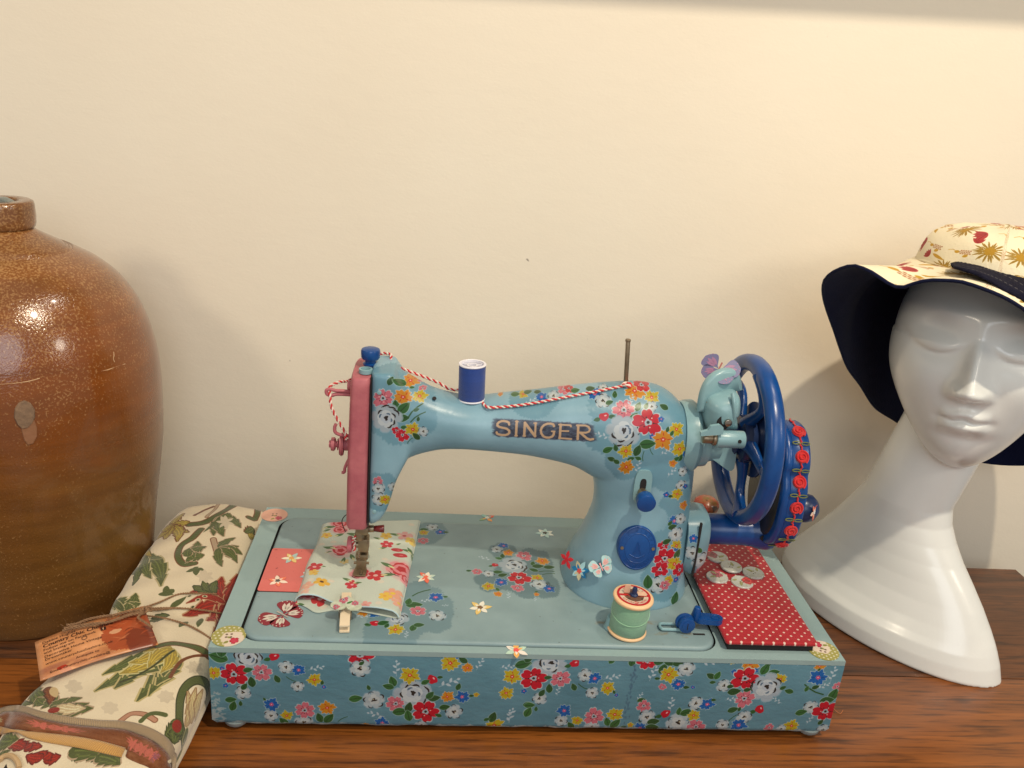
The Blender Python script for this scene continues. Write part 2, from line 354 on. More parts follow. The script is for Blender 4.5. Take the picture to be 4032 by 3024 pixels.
F4 = [('leaf',95,262,42,.3),('leaf',130,222,32,1.2),('rose',265,258,92),('bud',415,255,28,.6),('blue',98,320,16),('red',160,350,78),('pink',325,350,58),('leaf',250,345,20,.2),('leaf',410,402,24,2.),('leaf',257,412,28,1.7),('white',480,330,48),('blue',540,350,40),('stem',470,400,36,2.6),('white',525,440,42),('yellow',620,410,42),('blue',675,455,14),('leaf',660,435,12,2.),('sprig',640,345,44,.3),('blue',100,430,18),('white',195,475,46),('leaf',212,440,24,1.1),('leaf',135,518,28,.1),('leaf',125,560,32,1.2),('leaf',175,540,15,1.6),('sprig',310,432,30,1.5),
 ('white',330,612,42),('blue',350,550,42),('yellow',430,610,32),('white',520,655,52),('pink',535,585,60),('yellow',665,575,46),('leaf',618,620,28,1.9),('leaf',668,632,34,.9),('leaf',390,642,26,2.2),('leaf',720,655,18,.5),('sprig',10,590,40,1.6),
 ('leaf',690,225,22,2.9),('leaf',650,238,24,.9),('leaf',775,245,30,1.4),('red',865,242,62),('leaf',940,250,26,.1),('leaf',965,288,34,1.2),('leaf',1000,250,30,2.8),('leaf',1062,255,30,.2),('white',1110,290,54),('yellow',1000,325,54),('pink',960,402,24),('blue',1060,385,42),('leaf',930,350,14,0),('leaf',1110,405,16,0),('blue',1150,405,14),('sprig',900,325,46,1.3),('sprig',1235,250,50,.1),
 ('leaf',830,485,22,.3),('pink',845,520,42),('white',865,590,56),('leaf',905,618,32,.2),('leaf',895,655,36,.1),('bud',980,568,28,.9),('white',1060,622,72),('leaf',1065,553,24,1.6),('leaf',1112,560,34,.4),('sprig',1015,515,42,1.6),('white',1170,505,50),('blue',1240,512,42),('leaf',1280,485,14,0),('yellow',1155,580,38),('pink',1170,652,56),('blue',820,662,42),('yellow',762,640,20),('sprig',820,465,26,1.2),
 ('yellow',1410,235,34),('orange',1510,255,56),('blue',1410,312,22),('blue',1540,300,18),('red',1475,350,82),('leaf',1600,290,36,1.2),('leaf',1655,312,30,.2),('stem',1640,262,34,1.0),('yellow',1695,355,38),('rose',1605,405,92),('leaf',1262,335,26,2.6),('leaf',1305,332,26,1.2),('leaf',1275,375,16,.1),('white',1345,395,46),('leaf',1385,400,18,.2),('pink',1470,475,62),('leaf',1408,432,34,.2),('leaf',1490,420,20,.2),('bud',1565,540,28,2.),('leaf',1712,408,18,.5),('leaf',1748,430,24,2.9),('sprig',1680,490,30,2.6),('sprig',1385,480,32,.2),('leaf',1400,545,28,.4),('leaf',1440,540,14,1.4),('white',1470,588,48),('stem',1395,600,34,.9),('white',1335,640,40),('blue',1435,640,46),
 ('blue',1820,243,28),('orange',1940,275,32),('leaf',1935,302,16,1.3),('blue',1930,345,52),('sprig',2020,330,44,1.5),('stem',1905,420,66,2.65),('leaf',1860,415,18,1.3),('leaf',1915,405,20,.4),('sprig',1960,400,34,.6),('pink',2050,400,30),('leaf',2025,450,38,1.3),('leaf',1985,487,36,.2),('white',1885,530,50),('leaf',1825,562,30,.3),('red',1975,555,72),('sprig',1875,612,28,1.2),('leaf',1945,622,18,1.0),('pink',1625,655,32),('white',1700,665,34),('yellow',1765,645,42),('white',1960,672,46)]
lay(front, F3, 800, 2450, 1.7015, cf, 1.1); lay(front, F4, 2000, 2450, 1.58, cf, 1.1)
px0 = cf((2000+780/1.58)/1.82278, 2640/1.82278)[0]
for _ in range(60): z = RNG.uniform(.008, .066); front.ell(px0+RNG.normal(0, .0012)+(z-.04)*.03, z, .0006, .0012, 0, C8(70, 104, 130), .5, 2)
# worn paper along the edges
for _ in range(520):
    x = RNG.uniform(0, .46); k = RNG.random(); z = ZB+abs(RNG.normal(0, .0009)) if k < .75 else ZT-abs(RNG.normal(0, .0007))
    front.ell(x, z, RNG.uniform(.0006, .0035), RNG.uniform(.0004, .001), 0, C8(196, 206, 206) if RNG.random() < .7 else C8(150, 170, 172), .7, 2, .3)
for _ in range(60): front.ell(abs(RNG.normal(0, .004)), ZB+abs(RNG.normal(0, .012)), RNG.uniform(.0006, .002), RNG.uniform(.0005, .0015), 0, C8(176, 192, 196), .7, 2, .3)
IM_front = front.image('case_front_paper', .86)

# -- machine bed
BEDX0, BEDX1, BEDY0, BEDY1, ZBED = 0.0185, 0.3665, 0.0085, 0.1825, 0.0745
bedc = Canvas(0.0, 0.0, 0.40, 0.20, 3600, C8(148, 174, 178)); bedc.mottle(.014, .03)
cb = lambda px, py: at(px, py, z=ZBED)[:2]
BP = C8(118, 150, 158)
def pb(x, y, ox, oy, sc): return cb((x/sc+ox)/1.82278, (y/sc+oy)/1.82278)
for (x, y, R, sd, ky) in ((690, 740, 190, 1, 1.4), (560, 540, 100, 2, 1.2), (880, 800, 130, 3, 1.3), (450, 790, 100, 4, 1.2), (790, 650, 170, 5, 1.3)):
    p = pb(x, y, 1700, 1900, 2.011); patch(bedc, p[0], p[1], R/2.011/1.82278*.00041, C8(104, 134, 142), sd, .9, ky)
for (x, y, R, sd) in ((1900, 1080, 240, 7), (1650, 1250, 240, 8), (2000, 1150, 160, 9), (1980, 430, 150, 10)):
    p = pb(x, y, 800, 1900, 2.212); patch(bedc, p[0], p[1], R/2.212/1.82278*.00038, BP, sd, .95, 1.5)
BA = [('blue',570,500,46),('white',515,528,52),('orange',605,555,46),('leaf',560,580,28,1.5),('leaf',528,600,26,2.9),('pink',730,580,70),('orange',875,620,54),('rose',650,655,112),('leaf',800,640,26,1.3),('leaf',842,662,42,.1),('leaf',806,692,34,2.7),('bud',500,652,26,0.),('pink',360,705,42),('leaf',295,698,20,.1),('white',450,722,54),('leaf',525,708,34,.1),('leaf',562,732,36,.4),('red',690,752,98),('yellow',835,755,50),('blue',550,790,56),('yellow',450,820,56),('white',850,805,74),('blue',930,840,50),('pink',680,835,52),('leaf',520,845,22,2.),('orange',525,882,38),('orange',830,885,26),('leaf',830,865,14,.3),('sprig',610,900,40,1.6),('sprig',820,925,28,1.6),('sprig',430,600,48,2.8),('stem',910,705,60,.1),('stem',925,725,50,.2),('leaf',930,670,40,.1)]
lay(bedc, BA, 1700, 1900, 2.011, cb)
BB = [('leaf',1925,408,34,.1),('yellow',1920,435,46),('white',1995,388,56),('blue',2065,430,50),('leaf',2115,432,22,0),('pink',1915,505,56),
 ('stem',1900,960,90,.6),('leaf',1840,1065,66,.1),('leaf',1790,1035,44,1.4),('blue',2025,1000,72),('leaf',2112,995,20,0),('sprig',1930,1030,50,.3),('pink',1870,1120,72),('white',2040,1160,84),('rose',1690,1185,100),('yellow',1675,1280,76),('bud',1495,1225,42,.2),('leaf',1570,1222,48,.4),('leaf',1600,1245,30,1.2),('leaf',1830,1262,46,1.3),('leaf',1880,1240,44,.1),('leaf',1430,1235,24,0),('sprig',1770,1330,46,1.6),('sprig',1380,1165,60,.2),('orange',1400,1130,60),('blue',1500,1140,60),('leaf',1540,1135,40,.1),('sprig',2100,1070,30,.2)]
lay(bedc, BB, 800, 1900, 2.212, cb)
for _ in range(90): bedc.ell(RNG.uniform(.02, .37), RNG.uniform(.01, .18), RNG.uniform(.0002, .0006), RNG.uniform(.0002, .0005), 0, C8(90, 96, 92), .7, 1.5, .3)
for (x, y, r) in ((1480, 1372, .007), (1430, 1368, .004), (1400, 1345, .004), (1300, 1345, .003), (1500, 1350, .004)):
    p = cb(x, y)
    for _ in range(14): bedc.ell(p[0]+RNG.normal(0, r*.6), p[1]+RNG.normal(0, r*.35), RNG.uniform(.0004, .0018), RNG.uniform(.0003, .0009), 0, C8(150, 120, 84), .28, 5, .3)
IM_bed = bedc.image('bed_paint')

# -- machine body casting
YB = 0.072
body = Canvas(0.07, 0.06, 0.39, 0.27, 4000, C8(146, 188, 206)); body.mottle(.018, .035)
cy_ = lambda px, py: at(px, py, y=YB)[[0, 2]]
def pz(x, y, ox, oy, sc, cv=cy_): return cv((x/sc+ox)/1.82278, (y/sc+oy)/1.82278)
PAP = C8(112, 160, 180)
for (x, y, R, sd) in ((1430, 700, 330, 11), (1560, 900, 300, 12), (1700, 1100, 160, 13), (1330, 1020, 150, 14), (1500, 480, 300, 15), (1760, 1350, 140, 16), (620, 520, 170, 17), (1790, 1560, 150, 18)):
    p = pz(x, y, 1800, 1300, 2.011); patch(body, p[0], p[1], R/2.011/1.82278*.00040, PAP, sd, .9)
for (x, y, R, sd) in ((760, 620, 270, 21), (700, 450, 190, 22), (870, 700, 170, 23), (620, 1330, 160, 24)):
    p = pz(x, y, 1200, 1300, 2.0737); patch(body, p[0], p[1], R/2.0737/1.82278*.00040, PAP, sd, .9)
for (x, y, R, sd) in ((1850, 600, 230, 25), (1800, 760, 170, 26), (1930, 450, 130, 27)):
    p = pz(x, y, 1700, 1900, 2.011); patch(body, p[0], p[1], R/2.011/1.82278*.00038, PAP, sd, .9)
G1 = [('orange',1430,475,76),('red',1500,422,66),('yellow',1560,530,58),('blue',1105,500,50),('white',1165,558,62),('leaf',1215,572,26,.4),('leaf',1265,505,26,1.5),('leaf',1440,605,34,1.2),('white',1550,605,46),('leaf',1505,600,24,1.2),('leaf',1650,607,32,2.7),('pink',1325,630,86),('bud',1165,685,36,.3),('leaf',1230,685,24,.1),('leaf',1400,690,38,1.),('rose',1310,800,122),('red',1510,730,112),('blue',1618,705,24),('yellow',1740,785,56),('blue',1535,842,22),('orange',1625,865,80),('leaf',1665,785,20,1.4),('leaf',1700,815,20,1.2),('leaf',1500,900,52,.15),('leaf',1420,950,40,1.3),('yellow',1330,955,52),('leaf',1250,930,24,1.9),('leaf',1190,945,34,.5),('stem',1467,995,36,1.6),('stem',1530,955,30,2.1),('leaf',1370,1016,24,.4),('leaf',1425,1012,22,2.8),('leaf',1215,1018,26,2.8),('leaf',1255,1038,24,2.6),('orange',1335,1080,56),('yellow',1762,940,56),('blue',1810,985,26),('leaf',1860,995,30,.2),('leaf',1770,1010,26,1.2),('leaf',1735,1020,24,.7),('orange',1705,1055,32),('sprig',1425,1085,44,1.5),('sprig',1155,835,48,2.9),('sprig',1640,965,40,.6),('sprig',1385,560,44,1.3),('sprig',1690,1130,40,.9),
 ('white',1790,1120,42),('white',1775,1230,46),('yellow',1740,1297,44),('blue',1650,1300,26),('leaf',1685,1312,16,0),('orange',1800,1390,36),('blue',1815,1240,22),
 ('yellow',520,500,36),('leaf',455,500,30,.1),('white',770,515,48),('blue',672,525,42),('leaf',560,480,28,.3),('orange',330,497,22),('pink',860,455,50),('red',900,452,40),('leaf',950,470,30,.2),('sprig',570,570,44,.7),('leaf',640,480,24,.2),('white',1180,450,40),('leaf',1075,455,30,.2)]
lay(body, G1, 1800, 1300, 2.011, cy_, 1.12)
G2 = [('orange',825,400,62),('leaf',690,412,34,1.2),('leaf',750,420,42,2.8),('pink',900,385,26),('leaf',848,462,16,.1),('pink',930,465,30),('pink',630,555,86),('orange',792,545,68),('yellow',918,535,54),('leaf',735,617,42,1.7),('leaf',800,635,52,.9),('leaf',790,718,46,.1),('rose',650,725,114),('stem',890,660,80,.9),('stem',915,710,66,.7),('leaf',900,650,22,.4),('leaf',918,725,18,1.5),('leaf',805,795,24,.1),('red',740,820,36),('red',790,858,52),('yellow',875,812,58),('white',962,828,44),('leaf',902,868,32,2.4),('stem',850,905,30,.9),
 ('pink',588,1240,44),('white',590,1300,54),('white',595,1385,64),('yellow',645,1390,46),('white',712,1285,40)]
lay(body, G2, 1200, 1300, 2.0737, cy_, 1.12)
G3 = [('blue',1915,300,48),('white',1970,290,48),('leaf',1900,345,30,.3),('leaf',1880,315,20,.9),('white',1925,405,64),('red',1820,485,42),('yellow',1932,495,46),('blue',1905,545,40),('leaf',1850,455,30,.4),('red',1830,585,90),('red',1790,665,64),('leaf',1940,560,36,1.2),('yellow',1912,635,60),('red',1962,690,58),('blue',1925,760,26),('white',1770,780,76),('yellow',1860,755,40),('pink',1825,790,40),('leaf',1690,755,48,1.7),('leaf',1915,900,44,1.4),('stem',1885,888,18,.2)]
lay(body, G3, 1700, 1900, 2.011, cy_, 1.12)
# lettering in worn gilt on the old black japanning
def z6(P): return [pz(x, y, 1900, 1600, 4.424) for x, y in P]
bx = [(200, 225), (1890, 320), (1960, 600), (215, 510)]
for _ in range(4200):
    u, v = RNG.random(), RNG.random(); x = (bx[0][0]*(1-u)+bx[1][0]*u)*(1-v)+(bx[3][0]*(1-u)+bx[2][0]*u)*v; y = (bx[0][1]*(1-u)+bx[1][1]*u)*(1-v)+(bx[3][1]*(1-u)+bx[2][1]*u)*v
    p = z6([(x, y)])[0]; fade = min(1, 6*min(u+.06, 1.04-u))*min(1, 5*min(v+.1, 1.1-v))
    col = [C8(60, 66, 88), C8(78, 86, 108), C8(40, 42, 56), C8(104, 122, 144)][RNG.integers(0, 4)]
    body.ell(p[0], p[1], RNG.uniform(.0008, .0024), RNG.uniform(.0004, .0011), RNG.uniform(-.4, .4), col, .5*fade, 3, .4)
GOLD = C8(206, 172, 136)
wS = .0024*28/40
for P, k in (([(462, 320), (455, 285), (420, 266), (370, 257), (330, 258), (285, 275), (256, 305), (255, 338), (290, 362), (350, 375), (420, 392), (462, 425), (465, 462), (440, 488), (400, 502), (330, 502), (275, 490), (250, 478), (242, 455)], 1.05),
             ([(595, 262), (582, 512)], 1.1), ([(562, 515), (606, 515)], .6), ([(572, 262), (620, 266)], .6),
             ([(738, 285), (725, 515)], 1.1), ([(738, 290), (915, 520)], 1.25), ([(925, 292), (915, 525)], .9), ([(895, 292), (945, 294)], .6), ([(705, 518), (748, 518)], .6),
             ([(1245, 345), (1235, 315), (1190, 302), (1130, 303), (1075, 325), (1032, 370), (1015, 420), (1025, 475), (1060, 522), (1110, 543), (1160, 545), (1215, 525), (1240, 490), (1245, 440)], 1.05), ([(1205, 436), (1258, 436)], .7),
             ([(1362, 318), (1345, 555)], 1.1), ([(1335, 318), (1535, 330), (1540, 352)], .8), ([(1352, 428), (1495, 432)], .8), ([(1330, 552), (1545, 568)], .8),
             ([(1668, 335), (1655, 570)], 1.1), ([(1645, 332), (1790, 333), (1845, 355), (1868, 400), (1850, 440), (1800, 458), (1680, 455)], .9), ([(1705, 460), (1760, 510), (1820, 560), (1870, 578), (1920, 568)], 1.1)):
    body.stroke(z6(P), wS*k, GOLD)
IM_body = body.image('body_paint')

M_front = mat('decoupage paper', (1, 1, 1), .45, .4, bump=.7, bscale=110, var=.35, vscale=26, stretch=(1, 1, 1.6), img=IM_front)
M_bed = mat('painted bed', (1, 1, 1), .42, .42, bump=.25, bscale=180, var=.28, vscale=20, img=IM_bed)
M_body = mat('painted casting', (1, 1, 1), .34, .5, bump=.45, bscale=90, var=.34, vscale=22, chip=srgb(92, 84, 70), chipscale=70, chipth=.765, img=IM_body)
M_case = mat('case paint', srgb(142, 166, 166), .5, .4, bump=.3, bscale=180, var=.35, vscale=18, col2=srgb(124, 148, 152), chip=srgb(96, 104, 98), chipscale=150, chipth=.74)
M_lb = mat('light blue paint', srgb(132, 168, 174), .3, .5, bump=.2, bscale=150, var=.4, vscale=40, col2=srgb(112, 150, 160), chip=srgb(150, 112, 74), chipscale=160, chipth=.72)
M_blue = mat('royal blue paint', srgb(14, 72, 140), .28, .5, bump=.12, bscale=120, var=.6, vscale=45, col2=srgb(10, 48, 100))
M_dblue = mat('dark blue paint', srgb(30, 52, 96), .3, .5, bump=.2, bscale=120, var=.6, vscale=60, col2=srgb(28, 34, 50))
M_pink = mat('pink paint', srgb(184, 106, 112), .5, .4, bump=.6, bscale=140, var=.7, vscale=60, col2=srgb(158, 78, 92), chip=srgb(120, 60, 70), chipscale=220, chipth=.70)
M_coral = mat('coral paint', srgb(212, 112, 106), .42, .45, bump=.3, bscale=150, var=.4, vscale=40, col2=srgb(200, 92, 86), chip=srgb(140, 60, 60), chipscale=230, chipth=.68)
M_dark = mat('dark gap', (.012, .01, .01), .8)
M_steel = mat('aged steel', srgb(158, 142, 118), .38, .5, metal=.85, bump=.2, bscale=250, var=.5, vscale=80, col2=srgb(96, 80, 62))
M_bright = mat('bright steel', srgb(170, 160, 148), .22, .5, metal=1.0)
M_black = mat('black metal', (.02, .018, .016), .3)

# ------------------------------------------------------------------ setting: wall and sideboard
WY = 0.30
wm = bpy.data.materials.new('painted plaster'); wm.use_nodes = True; nt = wm.node_tree; N = nt.nodes; L = nt.links; b = N['Principled BSDF']; b.inputs['Roughness'].default_value = .75; b.inputs['Specular IOR Level'].default_value = .25
tc = N.new('ShaderNodeTexCoord')
n1 = N.new('ShaderNodeTexNoise'); n1.inputs['Scale'].default_value = 5; n1.inputs['Detail'].default_value = 5; L.new(tc.outputs['Object'], n1.inputs[0])
r1 = N.new('ShaderNodeValToRGB'); r1.color_ramp.elements[0].position = .3; r1.color_ramp.elements[0].color = (*srgb(235, 225, 206), 1); r1.color_ramp.elements[1].position = .7; r1.color_ramp.elements[1].color = (*srgb(238, 229, 211), 1); L.new(n1.outputs[0], r1.inputs[0])
n3 = N.new('ShaderNodeTexNoise'); n3.inputs['Scale'].default_value = 55; n3.inputs['Detail'].default_value = 1; L.new(tc.outputs['Object'], n3.inputs[0])
r3 = N.new('ShaderNodeValToRGB'); r3.color_ramp.elements[0].position = .80; r3.color_ramp.elements[0].color = (0, 0, 0, 1); r3.color_ramp.elements[1].position = .815; L.new(n3.outputs[0], r3.inputs[0])
mx = N.new('ShaderNodeMix'); mx.data_type = 'RGBA'; L.new(r3.outputs[0], mx.inputs[0]); L.new(r1.outputs[0], mx.inputs[6]); mx.inputs[7].default_value = (*srgb(150, 140, 130), 1); L.new(mx.outputs[2], b.inputs['Base Color'])
mp = N.new('ShaderNodeMapping'); mp.inputs['Scale'].default_value = (1, 1, 1.8); L.new(tc.outputs['Object'], mp.inputs[0])
n2 = N.new('ShaderNodeTexNoise'); n2.inputs['Scale'].default_value = 260; n2.inputs['Detail'].default_value = 5; n2.inputs['Roughness'].default_value = .6; L.new(mp.outputs[0], n2.inputs[0])
bp = N.new('ShaderNodeBump'); n4 = N.new('ShaderNodeTexNoise'); n4.inputs['Scale'].default_value = 38; n4.inputs['Detail'].default_value = 3; L.new(mp.outputs[0], n4.inputs[0]); ma = N.new('ShaderNodeMath'); ma.operation = 'MULTIPLY_ADD'; ma.inputs[1].default_value = 2.2; L.new(n4.outputs[0], ma.inputs[0]); L.new(n2.outputs[0], ma.inputs[2])
bp.inputs['Strength'].default_value = .4; bp.inputs['Distance'].default_value = .00035; L.new(ma.outputs[0], bp.inputs['Height']); L.new(bp.outputs[0], b.inputs['Normal'])
wall = obj('wall', box((-1.6, WY, -.9), (2.0, WY+.1, 1.7)), wm, smooth=0, loc=(0, WY, -.9)); wall['kind'] = 'structure'
fl_m = mat('floor boards', srgb(96, 66, 44), .6, var=.5, vscale=8)
o = obj('floor', box((-1.6, -2.2, -.95), (2.0, WY, -.9)), fl_m, smooth=0, loc=(0, 0, -.95)); o['kind'] = 'structure'

def wood_mat(name, base, dark, rough=.38, seed=0.0):
    m = bpy.data.materials.new(name); m.use_nodes = True; nt = m.node_tree; N = nt.nodes; L = nt.links; b = N['Principled BSDF']; b.inputs['Specular IOR Level'].default_value = .5
    tc = N.new('ShaderNodeTexCoord'); mp = N.new('ShaderNodeMapping'); mp.inputs['Scale'].default_value = (1.6, 26, 26); mp.inputs['Location'].default_value = (seed, seed, 0); L.new(tc.outputs['Object'], mp.inputs[0])
    wob = N.new('ShaderNodeTexNoise'); wob.inputs['Scale'].default_value = 1.2; wob.inputs['Detail'].default_value = 2; L.new(mp.outputs[0], wob.inputs[0])
    n = N.new('ShaderNodeTexNoise'); n.inputs['Scale'].default_value = 3.2; n.inputs['Detail'].default_value = 9; n.inputs['Roughness'].default_value = .68; n.inputs['Distortion'].default_value = .5; L.new(mp.outputs[0], n.inputs[0])
    r = N.new('ShaderNodeValToRGB'); E = r.color_ramp.elements; E[0].position = .28; E[0].color = (*dark, 1); E[1].position = .72; E[1].color = (*base, 1); L.new(n.outputs[0], r.inputs[0])
    e = E.new(.5); e.color = (*[(x*.4+y*.6) for x, y in zip(dark, base)], 1)
    f = N.new('ShaderNodeTexNoise'); f.inputs['Scale'].default_value = 1; f.inputs['Detail'].default_value = 4
    mf = N.new('ShaderNodeMapping'); mf.inputs['Scale'].default_value = (22, 330, 200); L.new(tc.outputs['Object'], mf.inputs[0]); L.new(mf.outputs[0], f.inputs[0])
    rf = N.new('ShaderNodeValToRGB'); rf.color_ramp.elements[0].position = .34; rf.color_ramp.elements[0].color = (.35, .35, .35, 1); rf.color_ramp.elements[1].position = .50; L.new(f.outputs[0], rf.inputs[0])
    mu = N.new('ShaderNodeMix'); mu.data_type = 'RGBA'; mu.blend_type = 'MULTIPLY'; mu.inputs[0].default_value = .9; L.new(r.outputs[0], mu.inputs[6]); L.new(rf.outputs[0], mu.inputs[7])
    # knots and dents
    k = N.new('ShaderNodeTexVoronoi'); k.inputs['Scale'].default_value = 1; mk = N.new('ShaderNodeMapping'); mk.inputs['Scale'].default_value = (13, 34, 10); mk.inputs['Location'].default_value = (seed*3, 0, 0); L.new(tc.outputs['Object'], mk.inputs[0]); L.new(mk.outputs[0], k.inputs[0])
    rk = N.new('ShaderNodeValToRGB'); rk.color_ramp.elements[0].position = .05; rk.color_ramp.elements[0].color = (.25, .22, .2, 1); rk.color_ramp.elements[1].position = .14; L.new(k.outputs['Distance'], rk.inputs[0])
    m2 = N.new('ShaderNodeMix'); m2.data_type = 'RGBA'; m2.blend_type = 'MULTIPLY'; m2.inputs[0].default_value = .85; L.new(mu.outputs[2], m2.inputs[6]); L.new(rk.outputs[0], m2.inputs[7]); L.new(m2.outputs[2], b.inputs['Base Color'])
    b.inputs['Roughness'].default_value = rough
    bp = N.new('ShaderNodeBump'); bp.inputs['Strength'].default_value = .6; bp.inputs['Distance'].default_value = .0006; L.new(m2.outputs[2], bp.inputs['Height']); L.new(bp.outputs[0], b.inputs['Normal'])
    return m
M_wood = wood_mat('waxed pine top', srgb(152, 88, 34), srgb(74, 38, 14), .32)
M_wood2 = wood_mat('waxed pine top rear', srgb(118, 70, 36), srgb(56, 31, 15), .38, 3.7)
sb = thing('sideboard', 'old brown waxed pine sideboard top under the sewing machine', 'sideboard', (0.3, 0.0, -.9))
TX0, TX1, TY0, TY1 = -.62, .782, -.30, .2555
seam = [TY0, -.085, .075, TY1]
for i in range(3):
    obj('plank', box((TX0, seam[i]+.0003, -.024), (TX1, seam[i+1]-.0003, 0), .0010), M_wood if i < 2 else M_wood2, sb, 25)
obj('side_panel', box((TX1-.03, TY0+.02, -.9), (TX1-.012, TY1-.01, -.024)), M_wood2, sb, 0)
obj('side_panel', box((TX0+.01, TY0+.02, -.9), (TX0+.03, TY1-.01, -.024)), M_wood2, sb, 0)
obj('back_panel', box((TX0+.03, TY1-.03, -.9), (TX1-.03, TY1-.018, -.024)), M_wood2, sb, 0)
obj('door', box((TX0+.04, TY0+.02, -.86), (.075, TY0+.045, -.05), .004), M_wood, sb, 25)
obj('door', box((.085, TY0+.02, -.86), (TX1-.04, TY0+.045, -.05), .004), M_wood, sb, 25)
sh = obj('shelf', xf(box((-.75, .155, -.01), (1.5, WY-.001, .01), .001), np.array([[1, 0, -.030, .03*.78], [0, 1, 0, 0], [.035, 0, 1, .6800], [0, 0, 0, 1]])), mat('white painted shelf', srgb(225, 218, 204), .5), smooth=25)
tag(sh, 'plain white painted shelf fixed high on the cream wall', 'shelf')

# ------------------------------------------------------------------ sewing machine
SM = thing('sewing_machine', 'pale blue hand crank sewing machine papered with flowers in its wooden case', 'sewing machine', (0.23, 0.1, 0.0))
M_feet = mat('foot rubber', srgb(132, 144, 146), .6)
def slab(x0, y0, x1, y1, z0, z1, bev): return box((x0, y0, z0), (x1, y1, z1), bev)
hole = rrect(BEDX0-.0016, BEDY0-.0008, BEDX1+.0010, BEDY1+.0006, .0165, 8)
def ring_top(outer, inner, z0, z1, zi):
    # outer rectangle with a rounded hole: walk both loops together
    n = len(inner); c = np.mean(outer, 0); O = []
    for p in inner:
        d = p-c; ts = []
        for k in range(2):
            lim = outer[1][k] if d[k] > 0 else outer[0][k]
            if abs(d[k]) > 1e-9: ts.append((lim-c[k])/d[k])
        O.append(c+d*min(ts))
    O = np.array(O)
    for cr in ((outer[0][0], outer[0][1]), (outer[1][0], outer[0][1]), (outer[0][0], outer[1][1]), (outer[1][0], outer[1][1])):
        O[np.argmin(np.hypot(*(O-np.array(cr)).T))] = cr
    V = [(*p, z1) for p in O]+[(*p, z1) for p in inner]+[(*p, zi) for p in inner]+[(*p, z0) for p in O]
    F = []
    for i in range(n):
        k = (i+1) % n; F += [[i, k, n+k, n+i], [n+i, n+k, 2*n+k, 2*n+i], [3*n+i, 3*n+k, k, i]]
    F.append(list(range(2*n, 3*n))); F.append(list(range(3*n, 4*n))[::-1])
    return np.array(V), F
V, F = ring_top(np.array([[0.0, 0.0], [CW, CD]]), hole, ZT-.004, ZT, ZT-.0035)
obj('case_top', (V, F), None, SM, 20, mats=[M_case, M_dark], fm=[1 if (i % 3 == 1 and i < len(F)-2) or i == len(F)-2 else 0 for i in range(len(F))])
# front board, slightly bellied bottom corners
zs = [(ZB, .0016), (ZB+.0015, .0004), (ZB+.004, 0), (ZT-.0052, 0), (ZT-.0042, .0003)]
gx = np.concatenate([[0.0022, 0.0008, 0.0], [0.004]])
XS = [0.0012]+[0.0]*0
xs = np.linspace(0, CW, 60)
Vf = []; Ff = []
for z, yy in zs:
    for x in xs:
        xx = x
        if z < ZB+.003: xx = min(max(x, .0028), CW-.0022)
        Vf.append((xx, yy+.0002*math.sin(x*90), z+(.0004*math.sin(x*140)+.0003*math.sin(x*371) if z < ZB+.001 else 0)))
n = len(xs)
for i in range(len(zs)-1):
    for j in range(n-1): Ff.append([i*n+j, i*n+j+1, (i+1)*n+j+1, (i+1)*n+j])
nb = len(Vf)
Vf += [(x, .010, z) for z in (ZB, ZT-.0042) for x in (0.003, CW-.003)]
obj('front_board', (np.array(Vf), Ff), M_front, SM, 40, uv=front.uv(0, 2))
obj('side_board', box((.0006, .004, ZB+.0005), (.010, CD, ZT-.0042), .0006), M_case, SM)
obj('side_board', box((CW-.010, .004, ZB+.0005), (CW-.0006, CD, ZT-.0042), .0006), M_case, SM)
obj('back_board', box((.010, CD-.010, ZB+.0005), (CW-.010, CD-.0004, ZT-.0042)), M_case, SM)
obj('bottom_board', box((.010, .003, ZB+.0012), (CW-.010, CD-.010, ZB+.006)), M_case, SM)
for x, y in ((.0155, .0082), (.4475, .0082), (.022, .185), (.4375, .185)):
    obj('rubber_foot', lathe([(.0035, .0002), (.0062, .0012), (.0088, .004), (.0092, .0066)], 20, frame((0, 0, 1), o=(x, y, 0))), M_feet, SM)
# bed plate with a rounded front lip
def bed_rings():
    R = []
    for ins, z in ((.0002, ZT-.0034), (0, ZT-.001), (.0000, ZBED-.0022), (.0006, ZBED-.0009), (.0018, ZBED-.0002), (.0034, ZBED)):
        P = rrect(BEDX0+ins+.0004, BEDY0+ins+.0004, BEDX1-ins-.0004, BEDY1-ins-.0004, max(.004, .0155-ins), 8)
        R.append(np.c_[P, np.full(len(P), z)])
    return loft(R)
obj('bed', bed_rings(), M_bed, SM, 50, uv=bedc.uv(0, 1))
# pink slide plate
a0 = at(553, 1277, z=ZBED); a1 = at(577, 1186, z=ZBED)
sp = rrect(BEDX0+.001, a0[1], .0560, a1[1]+.001, .0022, 3)
SP = obj('slide_plate', prism(sp, ZBED-.0005, ZBED+.0006), M_coral, SM)
obj('plate_gap', prism(rrect(BEDX0+.0008, a0[1]-.0006, .0566, a1[1]+.0016, .0024, 3), ZBED-.0003, ZBED+.0002), M_dark, SM)

